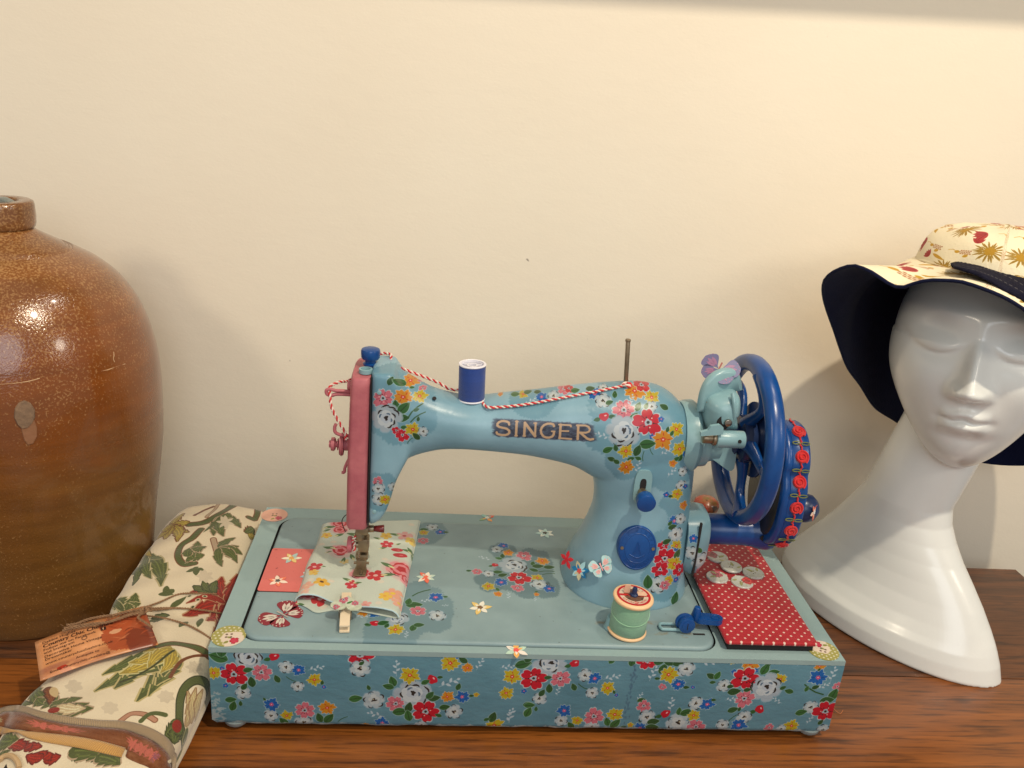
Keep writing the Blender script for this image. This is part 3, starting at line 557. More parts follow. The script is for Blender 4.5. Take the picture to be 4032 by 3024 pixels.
# casting: arm, pillar and head grown together
def ring_yz(x, yc, zc, ry, rz, e=2.2, n=48):
    y, z = sell(yc, zc, ry, rz, n, e); return np.c_[np.full(n, x), y, z]
def ring_xy(z, xc, yc, rx, ry, e=2.1, n=56):
    x, y = sell(xc, yc, rx, ry, n, e); return np.c_[x, y, np.full(n, z)]
YC = .1
armP = np.array([  # x, top, bottom, ry
 (.108, .2505, .150, .0225), (.1192, .2500, .163, .0235), (.1262, .2462, .1730, .0235), (.1332, .2418, .1785, .0235), (.1430, .2362, .1828, .0235), (.1545, .2322, .1862, .0235), (.1700, .2292, .1876, .0240), (.1826, .2297, .1874, .0245), (.2035, .2333, .1862, .0255), (.2254, .2368, .1840, .0270), (.2554, .2425, .1775, .0295), (.2733, .2455, .1680, .0315), (.2920, .2480, .160, .0330), (.3052, .2486, .158, .0335), (.3180, .2468, .158, .0325), (.3285, .2415, .160, .0300), (.3370, .2335, .165, .0260), (.3440, .2230, .173, .0205), (.3478, .2120, .184, .0120)])
dense = spline(armP, 70)
A = loft([ring_yz(x, YC, (t+b)/2, ry, (t-b)/2/1.05, 2.25) for x, t, b, ry in dense])
pilP = np.array([  # z, xl, xr, ry, yc
 (.0735, .2590, .3630, .0510, .1035), (.0790, .2602, .3618, .0500, .1035), (.0880, .2625, .3600, .0475, .103), (.098, .2655, .3588, .0450, .102), (.1157, .2722, .3578, .0405, .101), (.1371, .2778, .3562, .0365, .1), (.1538, .2780, .3550, .0340, .1), (.170, .2745, .3548, .0330, .1), (.190, .2700, .3520, .0330, .1), (.215, .2740, .3400, .0300, .1)])
densep = spline(pilP, 50)
Pl = loft([ring_xy(z, (l+r)/2, yc, (r-l)/2, ry, 2.2) for z, l, r, ry, yc in densep])
hdP = np.array([(.1250, .1010, .1045, .0150), (.1285, .1010, .1085, .0190), (.1340, .1010, .1126, .0215), (.1427, .1010, .1165, .0225), (.1631, .1010, .1216, .0235), (.1753, .1010, .1265, .0240), (.190, .1010, .132, .0240), (.215, .1010, .132, .0240), (.235, .1010, .127, .0240), (.2475, .1010, .1195, .0235), (.2515, .1010, .1170, .0220)])
dh = spline(hdP, 40)
H = loft([ring_xy(z, (l+r)/2, YC, (r-l)/2, ry, 5.5) for z, l, r, ry in dh])
Pk = xf(box((.300, .066, .1615), (.3145, .080, .1825), .003), np.eye(4))
ob = obj('casting', join(A, Pl, H), M_body, SM, 0)
md = ob.modifiers.new('r', 'REMESH'); md.mode = 'VOXEL'; md.voxel_size = .0011; md.use_smooth_shade = True
ms = ob.modifiers.new('s', 'SMOOTH'); ms.iterations = 14; ms.factor = .6
dg = bpy.context.evaluated_depsgraph_get(); me = bpy.data.meshes.new_from_object(ob.evaluated_get(dg)); ob.modifiers.clear(); old = ob.data; ob.data = me; bpy.data.meshes.remove(old)
me.materials.clear(); me.materials.append(M_body)
nv = len(me.vertices); co3 = np.zeros(nv*3); me.vertices.foreach_get('co', co3); co3 = co3.reshape(-1, 3)+origin(SM)
l = me.uv_layers.new(name='UVMap'); vi = np.zeros(len(me.loops), dtype=np.int32); me.loops.foreach_get('vertex_index', vi)
cof = co3.copy(); cof[:, 2] += .40*(co3[:, 1]-YB); cof[:, 0] -= .12*(co3[:, 1]-YB)      # paper laid on from the front and slightly above
l.data.foreach_set('uv', body.uv(0, 2)(cof)[vi].astype(np.float32).ravel())
me.polygons.foreach_set('use_smooth', [True]*len(me.polygons))
def front_y(x, z, r=.004):          # front surface of the casting near (x,z)
    k = (np.abs(co3[:, 0]-x) < r) & (np.abs(co3[:, 2]-z) < r) & (co3[:, 1] < .12)
    return co3[k, 1].min() if k.any() else .07

# pink face plate
fpr = []
for z, ry, xl in ((.1235, .0195, .0862), (.1242, .0215, .0850), (.127, .0225, .0845), (.18, .0230, .0850), (.24, .0230, .0860), (.2462, .0230, .0862), (.2478, .0215, .0870)):
    fpr.append(ring_xy(z, (xl+.1012)/2, YC, (.1012-xl)/2, ry+.0012, 5.0, 48))
fpr = [np.c_[r[:, 0]+.0006*np.sin(r[:, 2]*130), r[:, 1], r[:, 2]] for r in fpr]
FP = obj('face_plate', loft(fpr), M_pink, SM, 50)
obj('plate_gap', box((.1008, .0790, .127), (.1018, .1205, .248)), M_dark, SM)
# knob and thread post on top of the head
q = at(799, 782, y=.1); 
obj('pressure_screw', join(lathe([(.0052, 0), (.0056, .0015), (.0040, .0025), (.0040, .0045), (.0062, .0052), (.0070, .0065), (.0072, .0112), (.0066, .0126), (.0045, .0134)], 28, frame((0, 0, 1), o=(.0985, .1035, .2490)))), M_blue, SM)
obj('guide_bush', lathe([(.0050, 0), (.0050, .0030), (.0036, .0032), (.0034, -.001)], 24, frame((0, 0, 1), o=(.0965, .0880, .2485))), M_lb, SM)
# take-up lever, tension discs, thread guard on the left of the face plate
tk = spline([(.0860, .092, .2315), (.0800, .090, .2325), (.0745, .089, .2330), (.0705, .089, .2338), (.0682, .089, .2325), (.0688, .089, .2298), (.0720, .089, .2290), (.0760, .090, .2298), (.0860, .092, .2290)], 40)
obj('take_up_lever', tube(tk, .00135, 10), M_pink, SM)
ty, tz = .092, .1885
tp = [(0, 0), (.0016, 0), (.0016, .003)]
parts = []
for x0, x1, r in ((.0700, .0716, .0028), (.0716, .0742, .0052), (.0744, .0748, .0044), (.0748, .0762, .0024), (.0762, .0768, .0046), (.0770, .0778, .0026), (.0780, .0788, .0082), (.0790, .0797, .0090), (.0800, .0808, .0084), (.0808, .0870, .0046)):
    parts.append(cyl((x0, ty, tz), (x1, ty, tz), r, 26, bev=.0003))
TN = obj('tension_dial', join(*parts), M_pink, SM)
obj('thread_guard', tube(spline([(.0862, .090, .1965), (.0790, .087, .1985), (.0752, .086, .2010), (.0748, .086, .2050), (.0757, .086, .2075)], 24), .0013, 10), M_pink, SM)
obj('thread_guard', tube(spline([(.0862, .093, .1795), (.0822, .092, .170), (.0815, .092, .1655), (.0795, .092, .1650)], 20), .0012, 10), M_pink, SM)
obj('face_plate_screw', cyl((.0830, .093, .2360), (.0866, .093, .2360), .0035, 20, bev=.0005), M_pink, SM)
# needle bar, clamp, presser bar and foot
NX, NY = .0965, .0935
obj('presser_bar', cyl((NX+.0005, NY+.006, .088), (NX+.0005, NY+.006, .1300), .0030, 18), M_steel, SM)
obj('needle_bar', join(cyl((NX-.0025, NY-.003, .1140), (NX-.0025, NY-.003, .130), .0028, 18), cyl((NX-.0025, NY-.003, .1080), (NX-.0025, NY-.003, .1145), .0036, 18, bev=.0005)), M_steel, SM)
obj('needle_clamp', join(box((NX-.0055, NY-.0065, .1135), (NX+.0045, NY+.0035, .1200), .0012), cyl((NX+.004, NY-.001, .1165), (NX+.0085, NY-.001, .1168), .0028, 16, bev=.0003)), M_steel, SM)
obj('clamp_screw', cyl((NX+.0085, NY-.001, .1168), (NX+.0165, NY-.001, .1170), .0024, 18, r2=.0032, bev=.0006), mat('black and red enamel', (.03, .012, .012), .25, var=.8, vscale=150, col2=srgb(140, 30, 30)), SM)
obj('needle', cyl((NX-.0025, NY-.003, .082), (NX-.0025, NY-.003, .109), .0007, 10), M_bright, SM)
obj('presser_clamp', join(box((NX-.0035, NY-.004, .0965), (NX+.0048, NY+.006, .1080), .0010), cyl((NX-.0068, NY-.001, .1020), (NX-.0033, NY-.001, .1020), .0026, 18)), M_steel, SM)
obj('clamp_knob', join(cyl((NX-.0120, NY-.001, .1020), (NX-.0082, NY-.001, .1020), .0066, 26, bev=.0010), cyl((NX-.0082, NY-.001, .1020), (NX-.0066, NY-.001, .1020), .0028, 16)), M_pink, SM)
ft = [(-.0052, 0), (.0048, 0), (.0052, .006), (.0044, .0115), (-.0040, .0115), (-.0050, .006)]
foot = join(prism([(p[0], p[1]) for p in ft], 0, .0010, np.array([[1, 0, 0, NX-.001], [0, 1, -.0, NY-.0140], [0, .05, 1, .0812], [0, 0, 0, 1]])),
            box((NX-.0045, NY-.0060, .0822), (NX+.0035, NY-.0020, .0905), .0010), box((NX-.0055, NY-.0030, .0890), (NX+.0045, NY+.0040, .0935), .0012), cyl((NX-.0065, NY-.004, .0872), (NX+.0055, NY-.004, .0872), .0011, 12), box((NX-.0006, NY-.0138, .0822), (NX+.0006, NY-.005, .0836), .0003))
obj('presser_foot', foot, M_steel, SM, 30)
obj('presser_foot_slot', box((NX-.0009, NY-.0142, .0825), (NX+.0010, NY-.0100, .08262)), M_dark, SM, 0)
# wire finger loop behind the foot
obj('thread_cutter', tube(spline([(.0800, .1185, .0980), (.0770, .1195, .1060), (.0790, .120, .1115), (.0830, .1195, .1130), (.0835, .1185, .1000)], 30), .0004, 6), M_black, SM)
# spool pin
p0 = at(1353, 824, y=.1); p1 = at(1357, 733, y=.1)
obj('spool_pin', join(cyl(p0-[0, 0, .006], p1, .00175, 16, bev=.0004), cyl(p1-[0, 0, .0018], p1+[0, 0, .0002], .0021, 16, bev=.0004)), M_steel, SM)
# pillar: stitch lever, medallion, oil holes
kx, kz = .3070, .1760; ky0 = front_y(kx, kz)
pl = np.c_[sell(0, 0, .0066, .0140, 32, 3.5)]
LP = obj('lever_plate', prism(pl, -.006, .0014, frame((0, -1, 0), x=(1, 0, 0), o=(kx, ky0, kz))), M_lb, SM)
obj('slot', prism(np.c_[sell(0, 0, .0024, .0050, 24, 3)], 0, .0017, frame((0, -1, 0), x=(1, 0, 0), o=(kx, ky0, kz+.0020))), M_dark, LP)
obj('lever_post', cyl((kx, ky0+.003, kz-.0035), (kx, ky0-.0110, kz-.0050), .0035, 18), M_steel, LP)
kb = np.array((kx+.0002, ky0-.0095, kz-.0048)); obj('lever_knob', cyl(kb, kb+[0, -.0085, -.0010], .0066, 28, r2=.0072, bev=.0008), M_blue, LP)
mx_, mz_ = .3082, .1262; my = front_y(mx_, mz_, .006)
MD = frame((0, -1, .20), x=(1, 0, 0), o=(mx_, my+.0005, mz_))
def oval(rx, rz, z0, z1, n=56): return loft([np.c_[np.array(sell(0, 0, rx*k, rz*k, n, 2)).T, np.full(n, z)] for k, z in ((1, z0), (1, z1-.0006), (.985, z1-.0002), (.95, z1))])
ME = obj('medallion', xf(oval(.0150, .0178, -.010, .0022), MD), M_blue, SM)
bl = []
for k, r in ((.93, .0004), (.66, .00035)):
    th = np.linspace(0, 2*np.pi, 60); bl.append(tube(np.c_[.0150*k*np.cos(th), .0178*k*np.sin(th), np.full(60, .0022)], r, 6, False))
for s_, a0_, da in (('THE SINGER MANFG CO', 2.85, -.29), ('TRADE MARK', 3.95, .265)):
    for i, ch in enumerate(s_):
        if ch == ' ': continue
        t = a0_+da*i; r_ = .80; up = (math.cos(t), math.sin(t), 0) if da < 0 else (-math.cos(t), -math.sin(t), 0)
        Mx = frame((0, 0, 1), x=(up[1], -up[0], 0), o=(.0150*(r_-(.07 if da < 0 else -.07))*math.cos(t)-up[1]*.0008, .0178*(r_-(.07 if da < 0 else -.07))*math.sin(t)+up[0]*.0008, .0021))
        bl.append(text_mesh(ch, .0029, Mx, .0003))
for i in range(9): bl.append(tube([(-.0045+.0010*i, -.004-.0006*abs(i-4), .0021), (-.0010+.0003*i, .0055-.0008*abs(i-4), .0024)], .0003, 6))
bl.append(tube(spline([(-.006, -.005, .0022), (0, -.0075, .0024), (.006, -.005, .0022)], 14), .0005, 6))
mr = obj('raised_lettering', xf(join(*bl), MD), M_blue, ME, 40)
for sx in (-1, 1): obj('screw', xf(cyl((sx*.0122, 0, .0018), (sx*.0122, 0, .0029), .0013, 16), MD), M_steel, ME)
for (x, z, r) in ((at(939, 846, y=.09)[0], at(939, 846, y=.09)[2], .0016), (.3045, .0855, .0010)):
    y_ = front_y(x, z, .003) if z < .1 else .0835
    if z > .1: Z = co3[(np.abs(co3[:, 0]-x) < .002) & (np.abs(co3[:, 1]-.0865) < .003), 2].max(); obj('oil_hole', lathe([(r, 0), (r*.9, .0004)], 16, frame((0, -.6, .8), o=(x, .0865, Z-.0003))), M_dark, SM)
    else: obj('oil_hole', lathe([(r, 0), (r*.9, .0005)], 16, frame((0, -1, .1), o=(x, y_, z))), M_dark, SM)
for sx_, sz_ in ((.1075, .2380), (.1060, .1400)):
    y_ = front_y(sx_, sz_, .003); obj('casting_screw', join(cyl((sx_, y_+.0006, sz_), (sx_, y_-.0007, sz_), .0017, 18, bev=.0003)), M_lb, SM)
# collar and clutch at the wheel end
WC = np.array([.3925, .1, .2045]); WR = .0610
def xlathe(prof, n=40, c=(0, .1, .2045)): return lathe([(r, x) for x, r in prof], n, frame((1, 0, 0), x=(0, 1, 0), o=c))
obj('collar', xlathe([(.338, .0270), (.3425, .0285), (.3475, .0290), (.3505, .0270), (.3515, .0255)], 48, (0, .1, .205)), M_lb, SM)
obj('collar', xlathe([(.3500, .0235), (.3540, .0238), (.3590, .0232), (.3600, .0200), (.3700, .0180)], 48, (0, .1, .205)), M_lb, SM)
# belt guard: curved plate above, plate below
gth = np.linspace(math.radians(12), math.radians(158), 26)
def guard(R, x, dx): return [(x, .1-.0*t+R*math.cos(t), .205+R*math.sin(t)) for t in dx]
gp = [(R_, t) for t in gth for R_ in (.052,)]
gpx = [(1503, 885), (1505, 862), (1510, 840), (1520, 820), (1535, 806), (1553, 798), (1572, 796), (1588, 799), (1598, 808), (1604, 822), (1608, 842), (1604, 846), (1570, 848), (1540, 862), (1520, 885)]
up = spline([at(a, b_, y=.086) for a, b_ in gpx+gpx[:1]], 70)[:-1]
ug = []
for k, dy in ((.80, -.0042), (.90, -.0034), (.97, -.0018), (1.0, 0), (1.0, .0016)):
    c_ = up.mean(0); P_ = c_+(up-c_)*k; P_[:, 1] = .086+dy+(P_[:, 0]-.36)*.25; ug.append(P_)
obj('belt_guard', loft(ug), M_lb, SM, 60)
lo = [at(a, b_, y=.078) for a, b_ in ((1506, 980), (1512, 990), (1541, 998), (1562, 1014), (1582, 1030), (1590, 1031), (1596, 1026), (1600, 1004), (1602, 984), (1600, 975), (1591, 969), (1552, 955), (1503, 945))]
obj('belt_guard', prism([(p[0], p[2]) for p in lo], -.001, .001, np.array([[1, 0, 0, 0], [.22, 0, 1, .006], [0, 1, 0, 0], [0, 0, 0, 1]])), M_lb, SM, 30)
# winder bracket, arm, latch
br = np.array([at(1521, 880, y=.070), at(1530, 862, y=.070), at(1552, 852, y=.07), at(1585, 846, y=.07), at(1602, 852, y=.07), at(1607, 868, y=.07), at(1605, 895, y=.07), at(1598, 905, y=.07), at(1598, 935, y=.07), at(1580, 938, y=.07), at(1556, 935, y=.07), at(1526, 935, y=.07)])
bw = obj('winder_bracket', ([(0, 0, 0)], []), M_lb, SM); bpy.data.objects.remove(bw)
bm_ring = []
c_ = br[:, [0, 2]].mean(0)
brs = spline(np.r_[br, br[:1]], 60)[:-1]
for k, y in ((.05, .0655), (.3, .0660), (.55, .0675), (.75, .0700), (.9, .0735), (.98, .0775), (1.0, .0820), (1.0, .094)):
    P_ = c_+[.0012, -.0012]+(brs[:, [0, 2]]-c_)*k*.90; bm_ring.append(np.c_[P_[:, 0], np.full(len(P_), y), P_[:, 1]])
obj('winder_bracket', loft(bm_ring), M_lb, SM, 180)
obj('bracket_rib', tube(spline([at(1583, 850, y=.070), at(1586, 870, y=.0665), at(1587, 895, y=.066), at(1583, 920, y=.069)], 16), .0016, 10), M_lb, SM)
s1 = at(1572, 912, y=.0655); obj('bracket_screw', cyl(s1, s1+[0, -.0025, 0], .0028, 20, bev=.0005), M_bright, SM)
sh_ = prism(np.c_[sell(0, 0, .0048, .0058, 20, 2)], -.001, .001, frame((0, -1, 0), o=s1+[-.0025, .0022, -.001])); obj('bracket_hollow', sh_, M_dark, SM)
A0 = at(1518, 945, y=.064); A1 = at(1540, 945, y=.064); A2 = at(1606, 951, y=.064); A1[2] = A0[2] = A2[2] = (A0[2]+A2[2])/2
obj('winder_spindle', join(cyl(A0, A1+[.002, 0, 0], .0040, 20, bev=.0006), cyl(A1-[.0005, 0, 0], A1+[.0030, 0, 0], .0052, 22, bev=.0006)), M_steel, SM)
obj('winder_arm', cyl(A1+[.002, 0, 0], A2, .0066, 28, bev=.0007), M_lb, SM)
o1 = (A1+A2)/2+[.0065, -.0064, .0012]; obj('oil_hole', cyl(o1, o1+[0, -.0006, .0001], .0014, 14), M_dark, SM)
lt = [at(1511, 938, y=.060), at(1511, 930, y=.060), at(1527, 926, y=.060), at(1533, 917, y=.060), at(1552, 914, y=.060), at(1560, 920, y=.060), at(1559, 934, y=.060), at(1545, 936, y=.060)]
obj('winder_latch', prism([(p[0], p[2]) for p in lt], -.0016, .0016, np.array([[1, 0, 0, 0], [0, 0, 1, .058], [0, 1, 0, 0], [0, 0, 0, 1]])), M_lb, SM, 30)
# balance wheel
th = np.linspace(0, 2*np.pi, 73)[:-1]
def torus(c, R, rx, rr, n=72, m=18, e=2.4):
    rings = []
    for t in np.linspace(0, 2*np.pi, n, endpoint=False):
        a, b_ = sell(0, 0, rx, rr, m, e)
        rings.append(np.c_[c[0]+a, c[1]+(R+b_)*math.cos(t), c[2]+(R+b_)*math.sin(t)])
    v, f = loft(rings, False); f += [[(n-1)*m+j, (n-1)*m+(j+1) % m, (j+1) % m, j] for j in range(m)]
    return v, f
HW = obj('balance_wheel', torus(WC, WR, .0070, .0066), M_blue, SM, 180)
HB = obj('wheel_hub', xlathe([(.376, .0085), (.380, .0130), (.3825, .0140), (.3850, .0120), (.3870, .0185), (.392, .0195), (.3985, .0170), (.402, .0110), (.4035, .0)], 40, (0, .1, .2045)), M_dblue, HW)
for k in range(5):
    t0 = math.radians(90+72*k+12)
    pts = [(WC[0]-.002+.004*math.sin(u*math.pi), .1+(.014+u*.046)*math.cos(t0+.30*math.sin(u*math.pi)), .2045+(.014+u*.046)*math.sin(t0+.30*math.sin(u*math.pi))) for u in np.linspace(0, 1, 14)]
    obj('spoke', tube(pts, [.0062-.0026*math.sin(u*math.pi) for u in np.linspace(0, 1, 14)], 14), M_blue, HW)
obj('wheel_web', xlathe([(.3975, .0100), (.3990, .0300), (.4005, .0300), (.4010, .0100)], 40, (0, .1, .2045)), M_dblue, HW)
# crank attachment
TZ = .1235; TY = .1
CKL = obj('crank_clamp', join(loft([ring_yz(x, TY-.003, z, ry, rz, 3.2, 32) for x, z, ry, rz in ((.352, .118, .022, .024), (.360, .116, .023, .027), (.3655, .1165, .022, .027), (.3700, .120, .020, .023), (.3715, .122, .017, .018))])), M_lb, SM, 50, uv=lambda V: np.c_[(V[:, 0]-.34)/.04, (V[:, 2]-.08)/.08])
fl_c = Canvas(.34, .08, .38, .16, 4000, C8(130, 170, 184)); fl_c.mottle(.02, .02)
for k_, x_, z_, r_ in (('white', .3655, .1080, .0085), ('white', .3570, .1150, .0070), ('leaf', .3620, .1180, .003), ('blue', .356, .128, .004), ('pink', .367, .098, .004)): fl(fl_c, k_, x_, z_, r_)
IMK = fl_c.image('clamp_paper'); CKL.data.materials[0] = mat('clamp paper', (1, 1, 1), .35, .45, var=.3, img=IMK)
obj('clamp_split', box((.3596, .0738, .095), (.3612, .0760, .142)), M_dark, SM)
obj('crank_tube', xlathe([(.370, .0118), (.371, .0125), (.405, .0128), (.412, .0136), (.416, .0150), (.4245, .0158), (.4285, .0150), (.4292, .0142)], 40, (0, TY, TZ)), M_blue, SM)
obj('tube_screw', cyl((.4165, TY-.0158, TZ+.002), (.4165, TY-.0165, TZ+.002), .0024, 18), M_dark, SM)
def pear(k=1.0, n=80):
    P = []
    for t in np.linspace(0, 2*np.pi, n, endpoint=False):
        c, s = math.cos(t), math.sin(t)
        ry = .0350+.004*(-s); rz = .0510
        y = .1+ry*k*np.sign(c)*abs(c)**.82; z = .1690+rz*k*np.sign(s)*abs(s)**.82
        y += .0035*math.exp(-((s-.30)/.12)**2)*(1 if c < 0 else -1)*k
        P.append((y, z))
    return np.array(P)
gc = []
for x, k in ((.4165, .93), (.4170, .975), (.4195, 1.0), (.4217, .998), (.4222, .985), (.4228, .998), (.4345, 1.0), (.4363, .985), (.4370, .94)):
    P_ = pear(k); gc.append(np.c_[np.full(len(P_), x), P_])
GC = obj('gear_case', loft(gc), M_blue, SM, 60)
ins = [np.c_[np.full(80, x), pear(k)] for x, k in ((.4145, .80), (.4167, .86))]
obj('inner_gear', loft(ins), mat('greasy iron', (.02, .02, .018), .4, var=.5, vscale=60, col2=(.05, .045, .03)), SM, 50)
# crochet rose trim round the gear case
M_yarn = mat('red cotton yarn', srgb(206, 22, 22), .85, bump=.8, bscale=500, sheen=.4); M_gy = mat('olive cotton yarn', srgb(108, 116, 52), .85, bump=.8, bscale=500, sheen=.3)
pr = pear(1.0, 400); d = np.hypot(*(pr-np.roll(pr, 1, 0)).T); S = np.cumsum(d)
idx0 = np.argmax(pr[:, 1]-.35*np.abs(pr[:, 0]-.095))
def rim(s, off=0.0):       # walk along the rim from the top, forward and down
    tot = S[-1]; k = np.interp((S[idx0]+s) % tot, S, np.arange(400)); i = int(k) % 400; j = (i+1) % 400
    p = pr[i]+(pr[j]-pr[i])*(k-int(k)); t = pr[(i+2) % 400]-pr[i-2]; t /= np.linalg.norm(t); nrm = np.array([t[1], -t[0]])
    return p+nrm*off, t, nrm
TXM = .4287
cordP = []
for s in np.arange(-.012, .150, .0015):
    p, t, nr = rim(s, .0007); cordP.append((TXM+.0006*math.sin(s*900), p[0], p[1]))
TR = obj('crochet_trim', strand(cordP, .0005, .0007, .004, 0), M_yarn, SM)
kk = 0
for s in np.arange(.008, .150, .0205):
    p, t, nr = rim(s, .0006); Mx = np.eye(4); Mx[:3, 0] = (1, 0, 0); Mx[:3, 1] = (0, t[0], t[1]); Mx[:3, 2] = (0, nr[0], nr[1]); Mx[:3, 3] = (TXM, p[0], p[1])
    sp_ = [(r*math.cos(a), r*math.sin(a)*1.05, .0006+.0011*(1-r/.0056)) for a, r in ((a, .0008+.00052*a/1.6) for a in np.linspace(0, 13.5, 80))]
    obj('yarn_rose', xf(join(tube(sp_, .00078, 7), lathe([(.0050, -.0002), (.0045, .0007), (.001, .0010)], 18)), Mx), M_yarn, TR)
    p, t, nr = rim(s+.0102, .0007); Mx2 = Mx.copy(); Mx2[:3, 1] = (0, t[0], t[1]); Mx2[:3, 2] = (0, nr[0], nr[1]); Mx2[:3, 3] = (TXM, p[0], p[1])
    for sx in (-1, 1):
        lp = [(sx*(.0005+.0031*(1-math.cos(a))), .0011*math.sin(a)+.0003*sx, .0006) for a in np.linspace(0, 2*np.pi, 22)]
        obj('yarn_leaf', xf(tube(lp, .00042, 6), Mx2), M_gy, TR)
# crank arm and handle on the far side
hp = at(1752, 1098, y=.125)
obj('crank_lever', tube([(.4470, .1, .150), (.4500, .112, .143), (.4550, .125, hp[2])], .005, 12), M_dblue, SM)
HG = obj('crank_handle', lathe([(.004, -.004), (.0090, 0), (.0120, .006), (.0126, .012), (.0112, .018), (.0070, .0222), (.0, .024)], 32, frame((1, .0, .02), o=(.4540, .125, hp[2]))), M_dblue, SM, 60)
M_flo = mat('floral knob', srgb(168, 40, 40), .35, coat=.3, var=.95, vscale=95, col2=srgb(96, 104, 46), chip=srgb(60, 40, 24), chipscale=90, chipth=.6)
kp = at(1525, 1092, y=.182)
obj('painted_knob', join(lathe([(.003, -.0235), (.0032, -.010), (.0060, -.0085), (.0108, -.0040), (.0120, .001), (.0108, .0050), (.0066, .0078), (0, .0086)], 32, frame((0, 0, 1), o=kp))), M_flo, SM, 60)
# bobbin winder tension bracket on the bed
W0 = at(1425, 1353, z=ZBED+.002); W1 = at(1470, 1353, z=ZBED+.002)
lp = [(W0[0]+x, W0[1]+y, W0[2]) for x, y in [(.018, .0035), (.003, .0035), (.0008, .0025), (0, 0), (.0008, -.0025), (.003, -.0035), (.018, -.0035)]]
obj('winder_bracket_loop', tube(spline(lp, 40), .0012, 8), M_lb, SM)
obj('winder_base', join(box((W0[0]+.0145, W0[1]-.0042, ZBED), (W0[0]+.0215, W0[1]+.0042, ZBED+.0075), .001)), M_lb, SM)
wk = at(1483, 1350, z=ZBED+.0075)
WK = obj('winder_disc', join(cyl(wk+[-.0005, .0055, 0], wk+[-.0005, .0028, 0], .0072, 30, bev=.0008), cyl(wk+[0, .003, 0], wk+[.0002, -.0020, 0], .0062, 30, bev=.0006)), M_blue, SM)
obj('screw_head', join(cyl(wk+[.0002, -.0020, 0], wk+[.0002, -.0026, 0], .0042, 24, bev=.0002)), M_blue, WK)
obj('screw_slot', box(wk+[-.0001, -.00275, -.0028], wk+[.0005, -.0026, .0028]), M_dark, WK, 0)
wl0 = at(1500, 1332, z=ZBED+.009); wl1 = at(1548, 1338, z=ZBED+.009)
WLp = rrect(0, -.0050, .0215, .0050, .0048, 6)
obj('winder_lever', join(prism(WLp, -.0030, .0010, frame((0, .05, 1), x=(1, -.12, 0), o=wl0)), cyl(wl0+[.001, 0, -.002], wl0+[.001, -.001, .0095], .0042, 22, r2=.0026, bev=.0012)), M_blue, SM, 40)
lc = wl0+[.0155, -.0018, .0012]; obj('screw_head', lathe([(.0034, -.0005), (.0034, .0004), (.0028, .0005), (.0026, .0001)], 22, frame((0, .05, 1), o=lc)), M_blue, SM)
obj('winder_slot', box((wk[0]+.006, wk[1]-.002, ZBED+.0001), (wk[0]+.0150, wk[1]-.0002, ZBED+.0004)), M_dark, SM, 0)
obj('winder_slot', box((wk[0]-.001, wk[1]+.0130, ZBED+.0001), (wk[0]+.0035, wk[1]+.0148, ZBED+.0004)), M_dark, SM, 0)
b1 = at(1313, 1348, z=ZBED+.003); obj('reel_stud', lathe([(.0060, 0), (.0062, .0008), (.0050, .003), (.0040, .010)], 22, frame((0, 0, 1), o=(b1[0]+.003, b1[1], ZBED))), M_lb, SM)
b2 = at(1353, 1362, z=ZBED)

# paper stickers: flowers, butterflies, round buttons
def star_poly(n, R, r, ph=0, k=5):
    P = []
    for t in np.linspace(0, 2*np.pi, n*k*2, endpoint=False):
        u = ((t-ph)/(2*np.pi)*n) % 1; u = min(u, 1-u)*2; P.append(((r+(R-r)*(1-u)**.75)*math.cos(t), (r+(R-r)*(1-u)**.75)*math.sin(t)))
    return P
def petal_poly(L_, w, ph, r0=.1):
    P = []
    for s in (1, -1):
        rr = np.linspace(r0, 1, 8) if s == 1 else np.linspace(1, r0, 8)
        for r in rr: P.append((r*L_, s*w*math.sin(math.pi*min(1, ((r-r0)/(1-r0))**.9)) if r > r0 else s*w*.15))
    c, s_ = math.cos(ph), math.sin(ph); return [(x*c-y*s_, x*s_+y*c) for x, y in P]
PM = {}
def pm(rgb):
    if rgb not in PM: PM[rgb] = mat('sticker paper %d %d %d' % rgb, srgb(*rgb), .5, .4, bump=.1)
    return PM[rgb]
def sticker(M, R, cols, core, n=6, ph=.3, name='flower_sticker', parent=SM, th=.00022, lift=0.0):
    V = []; F = []; fm = []; mats = []; base = 0; nn = 0
    for i in range(n):
        c = cols[i % len(cols)]
        if pm(c) not in mats: mats.append(pm(c))
        v, f = prism(petal_poly(R*RNG.uniform(.85, 1.05), R*.22, ph+2*math.pi*i/n), 0, th+.00004*(i % 3)); v[:, 2] += lift*np.hypot(v[:, 0], v[:, 1])/R
        V.append(v); F += [[q+nn for q in g] for g in f]; fm += [mats.index(pm(c))]*len(f); nn += len(v)
        if i % 2 == 0:
            c2 = cols[(i+1) % len(cols)]
            if pm(c2) not in mats: mats.append(pm(c2))
            v, f = prism(petal_poly(R*.6, R*.1, ph+2*math.pi*i/n), 0, th+.00022); V.append(v); F += [[q+nn for q in g] for g in f]; fm += [mats.index(pm(c2))]*len(f); nn += len(v)
    if pm(core) not in mats: mats.append(pm(core))
    v, f = prism(star_poly(5, R*.26, R*.16), 0, th+.0004); V.append(v); F += [[q+nn for q in g] for g in f]; fm += [mats.index(pm(core))]*len(f)
    v, F = xf((np.concatenate(V), F), M); return obj(name, (v, F), None, parent, 0, mats=mats, fm=fm)
def flat(px, py, z, rot=0): p = at(px, py, z=z); return frame((0, 0, 1), x=(math.cos(rot), math.sin(rot), 0), o=p)
CRM3, MINT, PEACH, AMB, TEAL = (236, 230, 214), (176, 206, 196), (236, 150, 120), (224, 180, 100), (60, 140, 176)
ZBs = ZBED+.0002
sticker(flat(1037, 1313, ZBs), .0092, [(222, 190, 112), (226, 222, 206)], (120, 90, 60), 6, .2)
